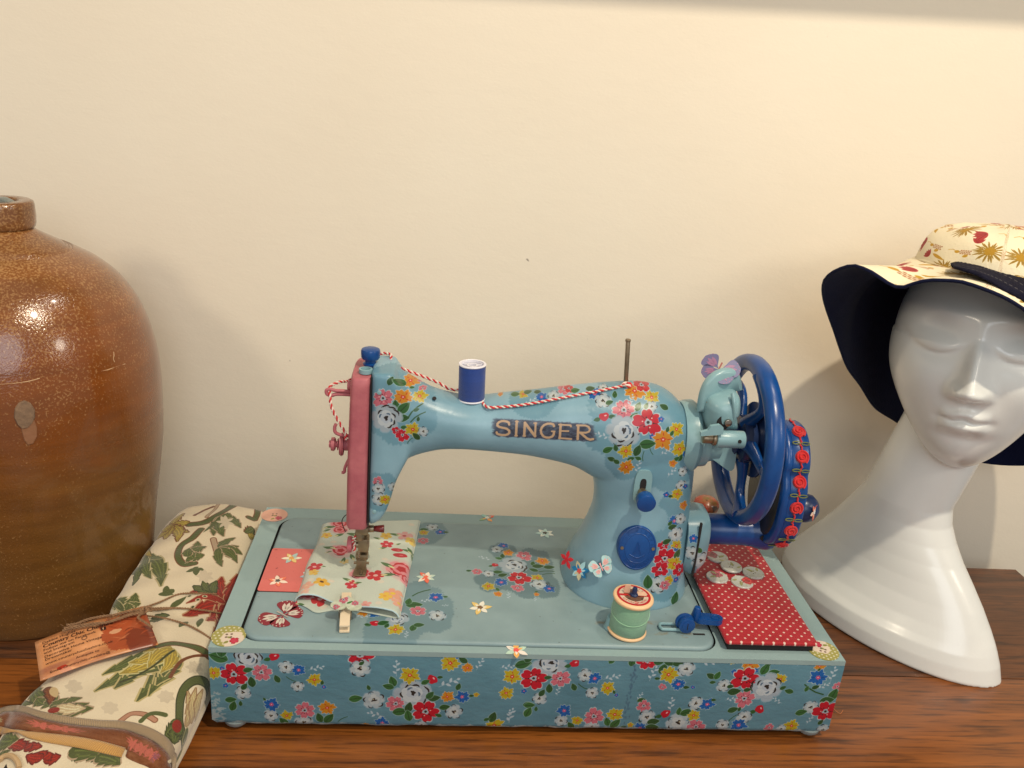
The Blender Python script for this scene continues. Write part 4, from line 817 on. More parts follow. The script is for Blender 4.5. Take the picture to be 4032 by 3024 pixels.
sticker(flat(1177, 1152, ZBs), .0085, [(222, 226, 214), (176, 204, 198)], (80, 78, 70), 7, .5)
sticker(flat(630, 1206, ZBED+.0008), .0082, [(236, 226, 200), (170, 200, 196), (228, 200, 130)], (222, 160, 90), 6, .1, parent=SM)
sticker(flat(600, 1255, ZBED+.0008), .0080, [(236, 130, 100), (238, 220, 200)], (90, 84, 80), 6, .8, parent=SM)
sticker(flat(920, 1247, ZBs), .0085, [(190, 210, 196), (236, 226, 206), (232, 110, 84)], (232, 110, 84), 7, .4)
sticker(flat(668, 1243, ZBED+.0008), .0075, [(226, 230, 224), (160, 190, 200)], (230, 140, 120), 6, .4)
sticker(flat(1115, 1405, ZT+.0002), .0092, [(184, 212, 194), (232, 176, 96), (236, 226, 214)], (232, 90, 84), 6, .5)
# four-winged sticker at the back of the case
def wing_poly(R, w, ph):
    P = [(R*.04, 0)]+[(R*(.10+.90*u), w*1.25*math.sin(math.pi*u**1.7)**.75) for u in np.linspace(.1, .995, 10)]+[(R*(.10+.90*u), -w*1.15*math.sin(math.pi*u**1.5)**.8) for u in np.linspace(.95, .1, 9)]
    c, s_ = math.cos(ph), math.sin(ph); return [(x*c-y*s_, x*s_+y*c) for x, y in P]
def butterfly(M, R, wing, cell, body_c, name='butterfly_sticker', parent=SM, fold=0.0):
    V = []; F = []; fm = []; nn = 0; mats = [pm(wing), pm(cell), pm(body_c)]
    def add(vf, k, s=0):
        nonlocal nn
        v = np.array(vf[0], float); v[:, 2] += fold*np.abs(v[:, 1]); V.append(v); F.extend([[q+nn for q in g] for g in vf[1]]); fm.extend([k]*len(vf[1])); nn += len(v)
    for s in (1, -1):
        for L_, w, a in ((1.0, .36, 1.02), (.80, .34, 2.12)):
            add(prism(wing_poly(R*L_, R*w, s*a), 0, .00025), 0)
            for j, (u, da, ww) in enumerate(((.78, -.20, .085), (.84, .04, .085), (.74, .26, .07))):
                c_, s_ = math.cos(s*(a+da)), math.sin(s*(a+da)); P = [(x*c_-y*s_, x*s_+y*c_) for x, y in [(R*L_*u*q, R*L_*ww*math.sin(math.pi*min(1, (q-.3)/.7))*sg) for q, sg in [(.3, 1), (.5, 1), (.7, 1), (.85, 1), (1, 1), (.85, -1), (.7, -1), (.5, -1)]]]
                add(prism(P, .0002, .00042), 1)
            for j in range(4):
                t = s*(a-.3+.2*j); add(prism([(R*L_*.91*math.cos(t)+R*.026*math.cos(k), R*L_*.91*math.sin(t)+R*.026*math.sin(k)) for k in np.linspace(0, 6.28, 7)[:-1]], .0002, .0004), 1)
    add(prism([(x, y) for x, y in [(-R*.25, -.0004), (R*.35, -.0006), (R*.35, .0006), (-R*.25, .0004)]], .0002, .0007), 2)
    v, F2 = xf((np.concatenate(V), F), M); return obj(name, (v, F2), None, parent, 0, mats=mats, fm=fm)
butterfly(flat(612, 1329, ZBs, 2.5), .0185, (132, 40, 52), (206, 196, 182), (180, 170, 160))
bz = ZT+.0002
sticker(flat(1052, 1119, bz), .0085, [(230, 110, 84), (150, 196, 184), (150, 176, 130), (232, 160, 96)], (220, 226, 214), 4, .6)
# stickers on the pillar
def upright(px, py, y): p = at(px, py, y=y); return p
for (px, py, R, cols, core, n_) in ((1253, 1237, .0090, [(28, 124, 176), (170, 214, 222), (206, 196, 160)], (226, 90, 80), 7), (1224, 1208, .0075, [(196, 40, 52), (196, 40, 52)], (190, 30, 44), 5)):
    p = at(px, py, y=.075); yy = front_y(p[0], p[2], .004); p = at(px, py, y=yy); yy = front_y(p[0], p[2], .003)
    nx = (p[0]-.311)/.045; M_ = frame((nx*.9, -1, .45), x=(1, nx*.9, 0), o=(p[0], yy-.0004, p[2]))
    sticker(M_, R, cols, core, n_, .4, lift=-.0004)
p = at(1300, 1228, y=.062); yy = front_y(p[0], p[2], .004); butterfly(frame((-.1, -1, .35), x=(-.5, 0, 1), o=(p[0], yy-.0008, p[2])), .0105, (176, 214, 214), (232, 176, 170), (232, 160, 160))
# paper butterfly perched on the wheel
bp_ = at(1553, 797, y=.088); butterfly(frame((-.25, -.62, .72), x=(.55, .75, .35), o=bp_), .0165, (104, 104, 140), (150, 110, 140), (150, 84, 78), name='paper_butterfly', fold=-.25)
hf = at(1758, 1098, y=.122); sticker(frame((.9, -.9, .15), x=(0, 0, 1), o=(.4690, .1130, hf[2]+.001)), .0075, [(226, 120, 96), (232, 200, 180)], (220, 220, 220), 5, .4)
# round paper buttons on the case corners
def button_canvas(name, cA, cB, cC, seed, dots=True):
    r = np.random.default_rng(seed); c = Canvas(-1, -1, 1, 1, 64, cA)
    if dots:
        for i in range(-4, 5):
            for j in range(-4, 5): c.ell(i*.28+(j % 2)*.14, j*.26, .065, .065, 0, C8(238, 232, 200))
    patch(c, .30, -.32, .72, cB, seed)
    fl(c, 'red', .42, -.45, .32); patch(c, .42, -.45, .2, cC, seed+1); c.lens((.1, -.5), (-.15, -.75), .2, C8(150, 150, 70)); c.lens((.2, -.2), (-.1, -.1), .16, C8(150, 150, 70))
    for x, y in ((-.14, .12), (.14, .16), (-.12, -.14), (.16, -.12)): c.ell(x, y, .075, .075, 0, C8(120, 96, 80))
    return c, c.image(name)
def button(p, R, cv, name='paper_button', parent=SM, rot=0., tilt=(0, 0, 1), th=.0004, m=None):
    c, im = cv; M_ = frame(tilt, x=(math.cos(rot), math.sin(rot), 0), o=p); v, f = lathe([(R, 0), (R, th)], 40); uvv = np.c_[(v[:, 0]/R+1)/2, (v[:, 1]/R+1)/2]
    return obj(name, xf((v, f), M_), m or mat(name+' print', (1, 1, 1), .45, img=im), parent, 30, uv=uvv)
bg = button_canvas('green_button', C8(176, 170, 92), C8(244, 226, 204), C8(216, 60, 90), 3); bpk = button_canvas('pink_button', C8(240, 184, 160), C8(240, 184, 160), C8(206, 90, 110), 4, False)
b_ = at(493, 1376, z=ZT); button((b_[0]+.0002, max(b_[1], .0125), ZT+.0002), .0118, bg)
b_ = at(595, 1111, z=ZT); button((b_[0]-.0005, b_[1]-.002, ZT+.0002), .0115, bpk)
button((.4475, .0118, ZT+.0002), .0116, bg, rot=2.6)

# ------------------------------------------------------------------ polka dot lid
lid = Canvas(.365, 0, .445, .172, 6000, C8(184, 22, 36)); lid.mottle(.02, .03)
for i in range(-2, 18):
    for j in range(-2, 40):
        x = .3735+i*.0082+(j % 2)*.0041; y = .0085+j*.0041; x += .0
        lid.ell(x, y, .00092, .00092, 0, C8(240, 214, 196))
        if RNG.random() < .03: lid.ell(x, y, .0009, .0009, 0, C8(210, 150, 110), .5)
for _ in range(220): lid.ell(RNG.uniform(.366, .445), RNG.uniform(0, .17), RNG.uniform(.001, .004), RNG.uniform(.0004, .0008), .5, C8(160, 16, 30), .15, 4)
IML = lid.image('polka_dot_cloth')
M_dot = mat('polka dot cloth', (1, 1, 1), .6, .3, bump=.6, bscale=700, img=IML, sheen=.2)
LD = thing('accessory_lid', 'red polka dot fabric covered lid with five pearly buttons in the case', 'lid', (.406, .087, ZT))
LX0, LX1, LY0, LY1 = .3700, .4415, .0078, .1690; LZ = .0800
Rg = []
for ins, z in ((.0016, LZ-.0032), (.0002, LZ-.0026), (0, LZ-.0012), (.0006, LZ-.0003), (.0020, LZ)):
    P = rrect(LX0+ins, LY0+ins, LX1-ins, LY1-ins, .0030, 5)
    skew = [(x+(.0012 if x > .4 else -.0006)*(y/.17-.5), y) for x, y in P]
    Rg.append(np.c_[np.array(skew), [z+(.0014*max(0, 1-(y-LY0)/.06) if True else 0) for x, y in P]])
obj('padded_panel', loft(Rg), M_dot, LD, 60, uv=lid.uv(0, 1))
obj('backing_board', box((LX0+.003, LY0+.0030, ZT+.0002), (LX1-.003, LY1-.002, LZ-.0030)), M_dark, LD)
M_pearl = mat('pearl button', srgb(206, 208, 202), .25, coat=.5, var=.6, vscale=160, col2=srgb(184, 188, 180))
BT = []
for seed, rose in ((1, C8(168, 60, 84)), (2, None), (3, None), (4, C8(180, 84, 100)), (5, C8(206, 48, 56))):
    c = Canvas(-1, -1, 1, 1, 64, C8(208, 212, 204)); r = np.random.default_rng(seed*13)
    for _ in range(26): c.ell(r.uniform(-1, 1), r.uniform(-1, 1), r.uniform(.05, .2), r.uniform(.03, .1), r.uniform(0, 3), [C8(190, 196, 190), C8(222, 220, 208), C8(176, 182, 140)][r.integers(0, 3)], .5, 3, .3)
    if rose is not None:
        ox, oy = (-.45, .30) if seed != 4 else (.0, -.45)
        patch(c, ox, oy, .52, rose, seed); patch(c, ox, oy, .28, rose*.75, seed+9, .7)
        for _ in range(7): t = r.uniform(0, 6); c.stroke([(ox+.3*math.cos(t+i*.3), oy+.3*math.sin(t+i*.3)) for i in range(4)], .05, np.minimum(1, rose*1.35), .8)
    c.lens((.1, -.1), (.7, .25), .3, C8(160, 164, 104)); c.lens((0, -.5), (.5, -.8), .24, C8(168, 172, 116))
    for x, y in ((-.15, .12), (.15, .12), (-.15, -.12), (.15, -.12)): c.ell(x, y, .06, .06, 0, C8(80, 72, 66))
    BT.append((c, c.image('pearl_button_%d' % seed)))
def lidz(y): return LZ+.0014*max(0, 1-(y-LY0)/.06)
for k, (px, py) in enumerate(((1550, 1195+9), (1579, 1228), (1627, 1238), (1549, 1247), (1603, 1258))):
    p = at(px, py, z=LZ+.001); z = lidz(p[1])+.00015
    v, f = lathe([(.0, .0016), (.0070, .0016), (.0078, .0019), (.0086, .0019), (.0091, .0014), (.0091, .0004), (.0084, 0)], 40, cap=False)
    uvv = np.c_[(v[:, 0]/.0092+1)/2, (v[:, 1]/.0092+1)/2]; m_ = mat('button print', (1, 1, 1), .25, coat=.4, img=BT[k][1])
    obj('button', xf((v, f), frame((0, 0, 1), x=(math.cos(k), math.sin(k), 0), o=(p[0], p[1], z+(.0016 if k == 1 else 0)))), m_, LD, 40, uv=uvv)

# ------------------------------------------------------------------ thread reels
def thread_mat(name, c, c2):
    m = mat(name, c, .55, .4, sheen=.3); nt = m.node_tree; N = nt.nodes; L = nt.links
    tc = N.new('ShaderNodeTexCoord'); w = N.new('ShaderNodeTexWave'); w.bands_direction = 'Z'; w.inputs['Scale'].default_value = 520; w.inputs['Distortion'].default_value = 1.2; w.inputs['Detail'].default_value = 2; L.new(tc.outputs['Object'], w.inputs[0])
    b = N['Principled BSDF']; bp = N.new('ShaderNodeBump'); bp.inputs['Strength'].default_value = .8; bp.inputs['Distance'].default_value = .0003; L.new(w.outputs[0], bp.inputs['Height']); L.new(bp.outputs[0], b.inputs['Normal'])
    n = N.new('ShaderNodeTexNoise'); n.inputs['Scale'].default_value = 90; n.inputs['Detail'].default_value = 3; mp = N.new('ShaderNodeMapping'); mp.inputs['Scale'].default_value = (.3, .3, 4); L.new(tc.outputs['Object'], mp.inputs[0]); L.new(mp.outputs[0], n.inputs[0])
    mx = N.new('ShaderNodeMix'); mx.data_type = 'RGBA'; L.new(n.outputs[0], mx.inputs[0]); mx.inputs[6].default_value = (*c, 1); mx.inputs[7].default_value = (*c2, 1); L.new(mx.outputs[2], b.inputs['Base Color'])
    return m
BS = at(1018, 858, y=.0905); kz_ = co3[(np.abs(co3[:, 0]-BS[0]) < .003) & (np.abs(co3[:, 1]-.098) < .003), 2].max()
S1 = thing('thread_spool', 'small white plastic spool of royal blue thread standing on the machine arm', 'thread spool', (BS[0]+.0005, .098, kz_-.0006))
O1 = origin(S1); Mt = frame((-.03, 0, 1), o=O1)
hgt = .0290
M_wp = mat('white plastic', srgb(226, 224, 232), .35)
obj('thread', lathe([(.0096, .0012), (.0100, .0020), (.0100, hgt-.0020), (.0096, hgt-.0012)], 40, Mt, cap=False), thread_mat('royal blue thread', srgb(4, 68, 160), srgb(2, 44, 118)), S1, 50)
obj('spool_core', join(lathe([(.0060, 0), (.0100, 0), (.0103, .0006), (.0100, .0013), (.0060, .0013)], 40, Mt), lathe([(.0082, hgt-.0060), (.0082, hgt-.0013), (.0100, hgt-.0013), (.0104, hgt-.0006), (.0100, hgt), (.0088, hgt), (.0085, hgt-.0003), (.0083, hgt-.010), (.003, hgt-.010)], 40, Mt, cap=False), xf(lathe([(.0030, 0), (.0042, 0), (.0042, .009), (.0030, .009), (.0029, 0)], 24, cap=False), Mt@frame((0, 0, 1), o=(0, 0, hgt-.0102)))), M_wp, S1, 40)
for k in range(3): t = 2.1*k+.5; obj('rib', xf(box((.0040, -.0004, hgt-.0102), (.0084, .0004, hgt-.0015)), Mt@frame((0, 0, 1), x=(math.cos(t), math.sin(t), 0))), M_wp, S1, 0)
R0 = at(1353, 1362, z=ZBED+.0004); R0 = np.array([R0[0], R0[1], ZBED+.0006])
S2 = thing('cotton_reel', 'wooden reel of pale green cotton with red and white paper label on bed', 'cotton reel', tuple(R0))
top = at(1364, 1283, y=R0[1]-.001); hh = .0315; ax = np.array([.045, -.03, 1.0]); Mr = frame(ax, o=R0)
M_rw = mat('pale reel wood', srgb(236, 196, 150), .45, bump=.3, var=.3, vscale=80, col2=srgb(222, 176, 128))
obj('wood_rim', lathe([(.0138, 0), (.0146, .0005), (.0149, .0014), (.0144, .0024), (.0120, .0030)], 48, Mr), M_rw, S2, 50)
obj('wood_rim', lathe([(.0120, hh-.0036), (.0146, hh-.0030), (.0152, hh-.0018), (.0150, hh-.0006), (.0140, hh), (.0034, hh), (.0034, hh-.006), (.0, hh-.006)], 48, Mr, cap=False), M_rw, S2, 50)
obj('thread', lathe([(.0130, .0026), (.0140, .0034), (.0138, .012), (.0140, .02), (.0138, hh-.0050), (.0128, hh-.0032)], 48, Mr, cap=False), thread_mat('pale green thread', srgb(142, 190, 156), srgb(118, 170, 140)), S2, 60)
th = np.linspace(0, 2*np.pi, 60); obj('loose_thread', xf(tube(np.c_[.0143*np.cos(th), .0143*np.sin(th), .0180+.0040*np.sin(th+.2)], .00022, 6, False), Mr), mat('loose green thread', srgb(160, 206, 170), .6), S2)
lab = Canvas(-1, -1, 1, 1, 220, C8(234, 214, 186))
w = lab.win(0, 0, 1); sl, X, Y = w; rho = np.hypot(X, Y)
lab.mix(sl, lab.edge(np.minimum(rho-.86, 1-rho), 1), C8(206, 30, 34)); lab.mix(sl, lab.edge(.60-rho, 1), C8(120, 84, 62)); lab.mix(sl, lab.edge(np.minimum(.10-np.abs(Y), .95-rho), 1), C8(206, 30, 34))
for k in range(14): lab.ell(RNG.uniform(-.5, .5), RNG.uniform(-.5, .5), .08, .05, RNG.uniform(0, 3), C8(60, 44, 36), .7)
lab.ell(0, -.73, .13, .12, 0, C8(206, 30, 34)); IMB = lab.image('reel_label')
v, f = lathe([(.0126, hh+.0001), (.0126, hh+.0003)], 48); uvv = np.c_[(v[:, 0]/.0126+1)/2, (v[:, 1]/.0126+1)/2]; LB = obj('paper_label', xf((v, f), Mr), mat('reel label', (1, 1, 1), .4, img=IMB), S2, 30, uv=uvv)
tl = []
for s_, a0_, da in (('COTTON', 3.62, .155), ('THREAD', 4.92, .155)):
    for i, ch in enumerate(s_):
        t = a0_+da*i; upv = (-math.cos(t), -math.sin(t)); rr = .0102; tl.append(text_mesh(ch, .0024, frame((0, 0, 1), x=(upv[1], -upv[0], 0), o=(rr*math.cos(t)-upv[1]*.0007, rr*math.sin(t)+upv[0]*.0007, 0))))
for s_, a0_, da in (('DEWH', 2.35, -.16), ('3 ST', 1.0, -.16)):
    for i, ch in enumerate(s_):
        if ch == ' ': continue
        t = a0_+da*i; upv = (math.cos(t), math.sin(t)); rr = .0086; tl.append(text_mesh(ch, .0024, frame((0, 0, 1), x=(upv[1], -upv[0], 0), o=(rr*math.cos(t), rr*math.sin(t), 0))))
obj('lettering', xf(join(*tl), Mr@frame((0, 0, 1), o=(0, 0, hh+.00042))), mat('red ink', srgb(196, 40, 40), .5), LB, 0)
obj('lettering', xf(text_mesh('40', .0026, frame((0, 0, 1), o=(-.0017, -.0102, 0))), Mr@frame((0, 0, 1), o=(0, 0, hh+.00045))), mat('cream ink', srgb(240, 220, 190), .5), LB, 0)
obj('peg_pin', xf(join(lathe([(.0030, hh-.004), (.0031, hh+.0012), (.0022, hh+.0022)], 20), lathe([(.0019, hh), (.0021, hh+.0050), (.0016, hh+.0068), (0, hh+.0074)], 18)), Mr), M_dblue, S2)
tp_ = [(x, 0, z) for x, z in ()]
obj('paper_strip', xf(join(box((-.0072, .0020, hh+.0004), (-.0028, .0026, hh+.0075), .0002), box((.0030, -.0010, hh+.0008), (.0095, .0040, hh+.0011))), Mr), mat('masking paper', srgb(222, 180, 150), .6), S2, 0)

# ------------------------------------------------------------------ baker's twine
M_tr = mat('red twine', srgb(200, 24, 34), .8, sheen=.3, bump=.5, bscale=900); M_tw = mat('white twine', srgb(228, 214, 200), .8, sheen=.3, bump=.5, bscale=900)
TW = thing('bakers_twine', 'red and white baker\'s twine running along the machine arm to the take-up', 'twine', (.18, .085, .235))
def on_arm(px, py, y):
    p = at(px, py, y=y); k = (np.abs(co3[:, 0]-p[0]) < .002) & (np.abs(co3[:, 1]-y) < .0025); return np.array([p[0], y, co3[k, 2].max()+.0010]) if k.any() else p
path = [on_arm(1352, 827, .094), on_arm(1300, 832, .089), on_arm(1220, 843, .085), on_arm(1140, 852, .083), on_arm(1080, 858, .083), on_arm(1050, 856, .085), on_arm(1020, 852, .113)]
path = path[:6]+[np.array([BS[0]+.004, .1115, kz_+.001]), np.array([.1600, .1110, at(985, 842, y=.111)[2]]), at(945, 826, y=.112), at(900, 808, y=.112), at(865, 795, y=.112), at(845, 786, y=.110), np.array([.112, .118, .2535]), np.array([.100, .1245, .2490]), at(760, 818, y=.115), at(735, 825, y=.10), at(715, 833, y=.093), at(712, 843, y=.089), at(713, 858, y=.087), at(716, 880, y=.086), at(728, 905, y=.086), at(740, 925, y=.086), at(747, 938, y=.0845), at(746, 950, y=.083)]
PP = spline(path, 520)
obj('twine_strand', strand(PP, .00058, .00066, .0052, 0), M_tr, TW); obj('twine_strand', strand(PP, .00058, .00066, .0052, math.pi), M_tw, TW)
kn = []; k0 = on_arm(1352, 827, .094)
for i, (mm, ph) in enumerate(((M_tr, 0), (M_tw, 1.2))):
    t = np.linspace(0, 2*np.pi*1.6, 60); K = np.c_[k0[0]+.0030*np.cos(t+ph)+.0002*t, k0[1]+.0028*np.sin(t+ph), k0[2]+.0004+.0009*np.sin(2*t+ph)]
    obj('knot', tube(K, .00078, 7), mm, TW)
th2 = spline([(NX-.002, NY-.004, .1145), (NX-.0065, NY-.005, .1100), (NX-.0080, NY-.003, .1050), (NX-.0060, NY-.004, .1000), (NX-.0072, NY-.003, .0975), (NX-.0062, NY-.004, .1055)], 70)
TW2 = thing('bakers_twine', 'short end of red and white twine wound behind the presser foot knob', 'twine', (NX-.006, NY-.003, .1))
obj('twine_strand', strand(th2, .00055, .0006, .005, 0), M_tr, TW2); obj('twine_strand', strand(th2, .00055, .0006, .005, math.pi), M_tw, TW2)

# ------------------------------------------------------------------ rose print pouch under the presser foot
CL = [at(700, 1125, z=.079)[:2], at(907, 1118, z=.079)[:2], at(862, 1326, z=.079)[:2], at(638, 1290, z=.079)[:2]]
pc = Canvas(.035, .02, .150, .195, 5200, C8(212, 222, 206)); pc.mottle(.012, .03)
cc_ = lambda px, py: at(px, py, z=.0805)[:2]
def big_rose(c, a, b, R, rot=0.):
    c.polar(a, b, R, petals(6, rot, .2, .02), C8(238, 160, 164)); c.polar(a, b, R*.8, petals(5, rot+.4, .25, .04), C8(206, 34, 46))
    for k in range(5): t = rot+k*1.25; c.ell(a+.42*R*math.cos(t), b+.42*R*math.sin(t), R*.36, R*.13, t+1.57, C8(240, 150, 156), .95)
    c.ell(a, b, R*.26, R*.22, 0, C8(196, 20, 34)); c.stroke([(a+.9*R*math.cos(t_), b+.9*R*math.sin(t_)) for t_ in np.linspace(rot+3.4, rot+4.6, 6)], R*.08, C8(80, 16, 24), taper=True)
def small(c, a, b, R, col, ctr): c.polar(a, b, R, petals(5, RNG.uniform(0, 6), .55, .04), col); c.ell(a, b, R*.24, R*.2, 0, ctr)
def P4(x, y, s=4.1475, ox=1250, oy=1950): return cc_((x/s+ox)/1.82278, (y/s+oy)/1.82278)
mm_ = .000066
def Lf(x, y, R, rot, col=C8(86, 122, 72)): p = P4(x, y); d_ = np.array([math.cos(rot), math.sin(rot)])*R*mm_; pc.lens(p-d_, p+d_, R*mm_*.8, col); pc.lens(p-d_*1.3, p-d_*.2, R*mm_*.4, C8(232, 226, 170))
for x, y, R in ((400, 450, 130), (620, 480, 130), (360, 550, 110), (1380, 1190, 200), (1480, 1290, 150), (380, 900, 140), (700, 1260, 110)): p = P4(x, y); pc.ell(p[0], p[1], R*1.25*mm_, R*1.1*mm_, 0, C8(236, 178, 178), .45, 14)
for x, y, R, rt in ((380, 450, 120, .3), (610, 470, 115, 1.4), (360, 555, 100, 2.), (380, 880, 130, .7), (1370, 1190, 185, .2), (1480, 1320, 110, 2.), (700, 1265, 120, .1)): p = P4(x, y); big_rose(pc, p[0], p[1], R*mm_, rt)
for x, y, R, c1, c2 in ((950, 1320, 120, C8(208, 34, 40), C8(240, 190, 180)), (1130, 800, 90, C8(208, 40, 54), C8(240, 170, 170)), (1120, 660, 90, C8(236, 196, 70), C8(220, 160, 60)), (1420, 650, 110, C8(234, 176, 168), C8(200, 90, 90)), (1530, 720, 90, C8(238, 206, 100), C8(226, 170, 80)), (140, 640, 80, C8(240, 200, 80), C8(226, 140, 60)), (560, 1440, 90, C8(208, 40, 54), C8(240, 170, 180)), (50, 1450, 100, C8(238, 184, 60), C8(90, 50, 20)), (-40, 1180, 100, C8(206, 40, 50), C8(240, 180, 180)), (-60, 1270, 70, C8(240, 200, 90), C8(230, 170, 70)), (1230, 1610, 130, C8(240, 170, 140), C8(244, 206, 60)), (1100, 1660, 90, C8(244, 200, 70), C8(238, 170, 60)), (1330, 1740, 90, C8(240, 176, 150), C8(240, 200, 80)), (190, 1790, 60, C8(208, 40, 54), C8(240, 150, 160)), (780, 1790, 70, C8(240, 170, 160), C8(236, 150, 140)), (460, 1060, 60, C8(240, 214, 140), C8(230, 190, 110)), (-200, 1500, 90, C8(240, 176, 150), C8(244, 200, 160)), (-210, 1600, 60, C8(240, 190, 170), C8(244, 200, 160))):
    p = P4(x, y); small(pc, p[0], p[1], R*mm_, c1, c2)
for x, y, R in ((1300, 880, 75), (1350, 965, 90)): p = P4(x, y); pc.ell(p[0], p[1], R*mm_, R*.55*mm_, 0, C8(200, 40, 52)); pc.ell(p[0]+.001, p[1], R*.3*mm_, R*.15*mm_, 0, C8(226, 110, 110))
for x, y, R, rt in ((200, 510, 80, .2), (150, 560, 60, .5), (350, 640, 70, .7), (560, 630, 80, 2.8), (180, 850, 80, 2.9), (190, 930, 40, .3), (575, 990, 70, 2.), (440, 1030, 60, 1.5), (1260, 630, 70, 2.9), (975, 705, 55, 2.8), (1320, 785, 40, .6), (1070, 865, 50, .5), (1540, 880, 90, 2.3), (1570, 950, 80, 2.), (1450, 880, 60, 2.8), (1130, 1140, 90, 2.6), (1170, 1300, 80, .3), (470, 1350, 60, 2.6), (660, 1415, 50, 0.), (110, 1185, 30, 0.), (240, 1780, 40, 1.5), (120, 1830, 40, .1)): Lf(x, y, R, rt)
for x, y in ((1535, 470), (1100, 1050), (1035, 1420), (60, 790), (210, 1400), (1570, 600), (460, 740), (250, 760), (1000, 1780), (-130, 1400)): p = P4(x, y); pc.ell(p[0], p[1], 40*mm_, 32*mm_, 0, C8(236, 222, 200), .8, 4)
IMC = pc.image('rose_cloth')
M_cloth = mat('rose print cotton', (1, 1, 1), .8, .2, bump=.5, bscale=900, img=IMC, sheen=.3)
M_hem = mat('pale blue hem', srgb(176, 200, 206), .8, sheen=.3)
PO = thing('fabric_pouch', 'rose print cotton bag lying flat under the presser foot', 'fabric bag', (.095, .11, ZBED))
def quad(u, v): a = np.array(CL); return (a[3]*(1-u)+a[2]*u)*(1-v)+(a[0]*(1-u)+a[1]*u)*v
def pouch(top=True):
    nu, nvv = 60, 70; V = []; F = []; U = []
    for j in range(nvv):
        for i in range(nu):
            u = i/(nu-1); v = j/(nvv-1); p = quad(u, v)
            e = min(u, 1-u, v*1.2+.0, (1-v)); ed = min(1, e/.05)
            bow = math.exp(-((u-.22)/.10)**2)*max(0, 1-v/.30); bow2 = math.exp(-((u-.80)/.16)**2)*max(0, 1-v/.2)
            if top: z = ZBED+.0012+.0042*min(1, min(u, 1-u)/.06)**.5*min(1, (1-v)/.05+.15)+.0014*bow2+.0011*math.sin(u*9+v*4)*math.exp(-((v-.4)/.4)**2)+.0018*math.exp(-((u-.18)/.05)**2)*math.exp(-((v-.45)/.3)**2)+.0022*math.exp(-((u-.1)/.1)**2)*max(0, 1-v/.25)
            else: z = ZBED+.0006+.0003*math.sin(u*12)
            z += .0012*math.exp(-((u-.15)/.03)**2)*(v < .7)*math.sin(v*9)*.5 if top else 0
            py = -.0065*bow*(1 if not top else -.55); px_ = 0
            if top: py += -.0030*(1-v)**12*math.sin(u*math.pi*1.0)*0
            else:
                py += -.0030*max(0, 1-v/.1)*(u < .5)
            V.append((p[0]+.0007*math.sin(v*11)*(u < .5)+px_, p[1]+py, z)); U.append((p[0], p[1]))
    for j in range(nvv-1):
        for i in range(nu-1): q = [j*nu+i, j*nu+i+1, (j+1)*nu+i+1, (j+1)*nu+i]; F.append(q if top else q[::-1])
    U = np.array(U); return (np.array(V), F), np.c_[(U[:, 0]-pc.x0)/(pc.x1-pc.x0), (U[:, 1]-pc.y0)/(pc.y1-pc.y0)]
for nm, tp in (('top_layer', True), ('bottom_layer', False)):
    vf, uvv = pouch(tp)
    if not tp: uvv = uvv+[.35, .12]
    o_ = obj(nm, vf, M_cloth, PO, 180, uv=uvv); sm_ = o_.modifiers.new('t', 'SOLIDIFY'); sm_.thickness = .0005; sm_.offset = 0
    if tp: rimv = vf[0][:60]; vv_ = vf[0]
obj('hem', tube(rimv+[0, -.0002, 0], .00055, 6), M_hem, PO)
side = np.array([vv_[j*60] for j in range(70)]); obj('side_fold', tube(side+[0, 0, -.0007], .0008, 6), M_cloth, PO, uv=lambda V: pc.uv(0, 1)(V)); side = np.array([vv_[j*60+59] for j in range(70)]); obj('side_fold', tube(side+[0, 0, -.0007], .0008, 6), M_cloth, PO, uv=lambda V: pc.uv(0, 1)(V))
# mini peg
PG = thing('mini_peg', 'tiny whitewashed wooden clothes peg with paper heart clipped to rose print bag', 'clothes peg', (.0905, .035, ZBED))
M_peg = mat('whitewashed wood', srgb(226, 208, 178), .6, bump=.5, bscale=150, var=.3, vscale=50, col2=srgb(206, 184, 150))
q0 = at(749, 1276, z=.0850); q1 = at(744, 1356, z=.0795); dv = q1-q0; Ln = np.linalg.norm(dv[:2])
def pegleg(z0, z1, thick):
    V, F = box((-.0036, 0, 0), (.0036, Ln, thick), .0003); V = np.array(V); t = V[:, 1]/Ln
    V[:, 2] += z0+(z1-z0)*t; e = np.array([dv[0], dv[1]])/Ln; nrm = np.array([-e[1], e[0]])
    return np.c_[q0[0]+e[0]*V[:, 1]-nrm[0]*V[:, 0], q0[1]+e[1]*V[:, 1]-nrm[1]*V[:, 0], V[:, 2]], [f[::-1] for f in F]
obj('peg_half', pegleg(.0820, .0798, .0016), M_peg, PG); obj('peg_half', pegleg(.0790, .0750, .0014), M_peg, PG)
sc_ = q0+dv*.62; obj('spring', join(*[tube(spline([(sc_[0]-.0043*1, sc_[1]+k*.0008, .0775), (sc_[0]-.0044, sc_[1]+k*.0008, .0835), (sc_[0]-.002, sc_[1]+k*.0008, .0845)], 8), .0004, 6) for k in (-1, 0, 1)], *[tube([(sc_[0]+.0043, sc_[1]+k*.0008, .0765), (sc_[0]+.0043, sc_[1]+k*.0008, .0830)], .0004, 6) for k in (-1, 0, 1)]), M_bright, PG)
ht = []
for t in np.linspace(0, 2*np.pi, 40, endpoint=False): ht.append((.00072*16*math.sin(t)**3, .00054*(13*math.cos(t)-5*math.cos(2*t)-2*math.cos(3*t)-math.cos(4*t))))
ht = [(x, -y) for x, y in ht][::-1]
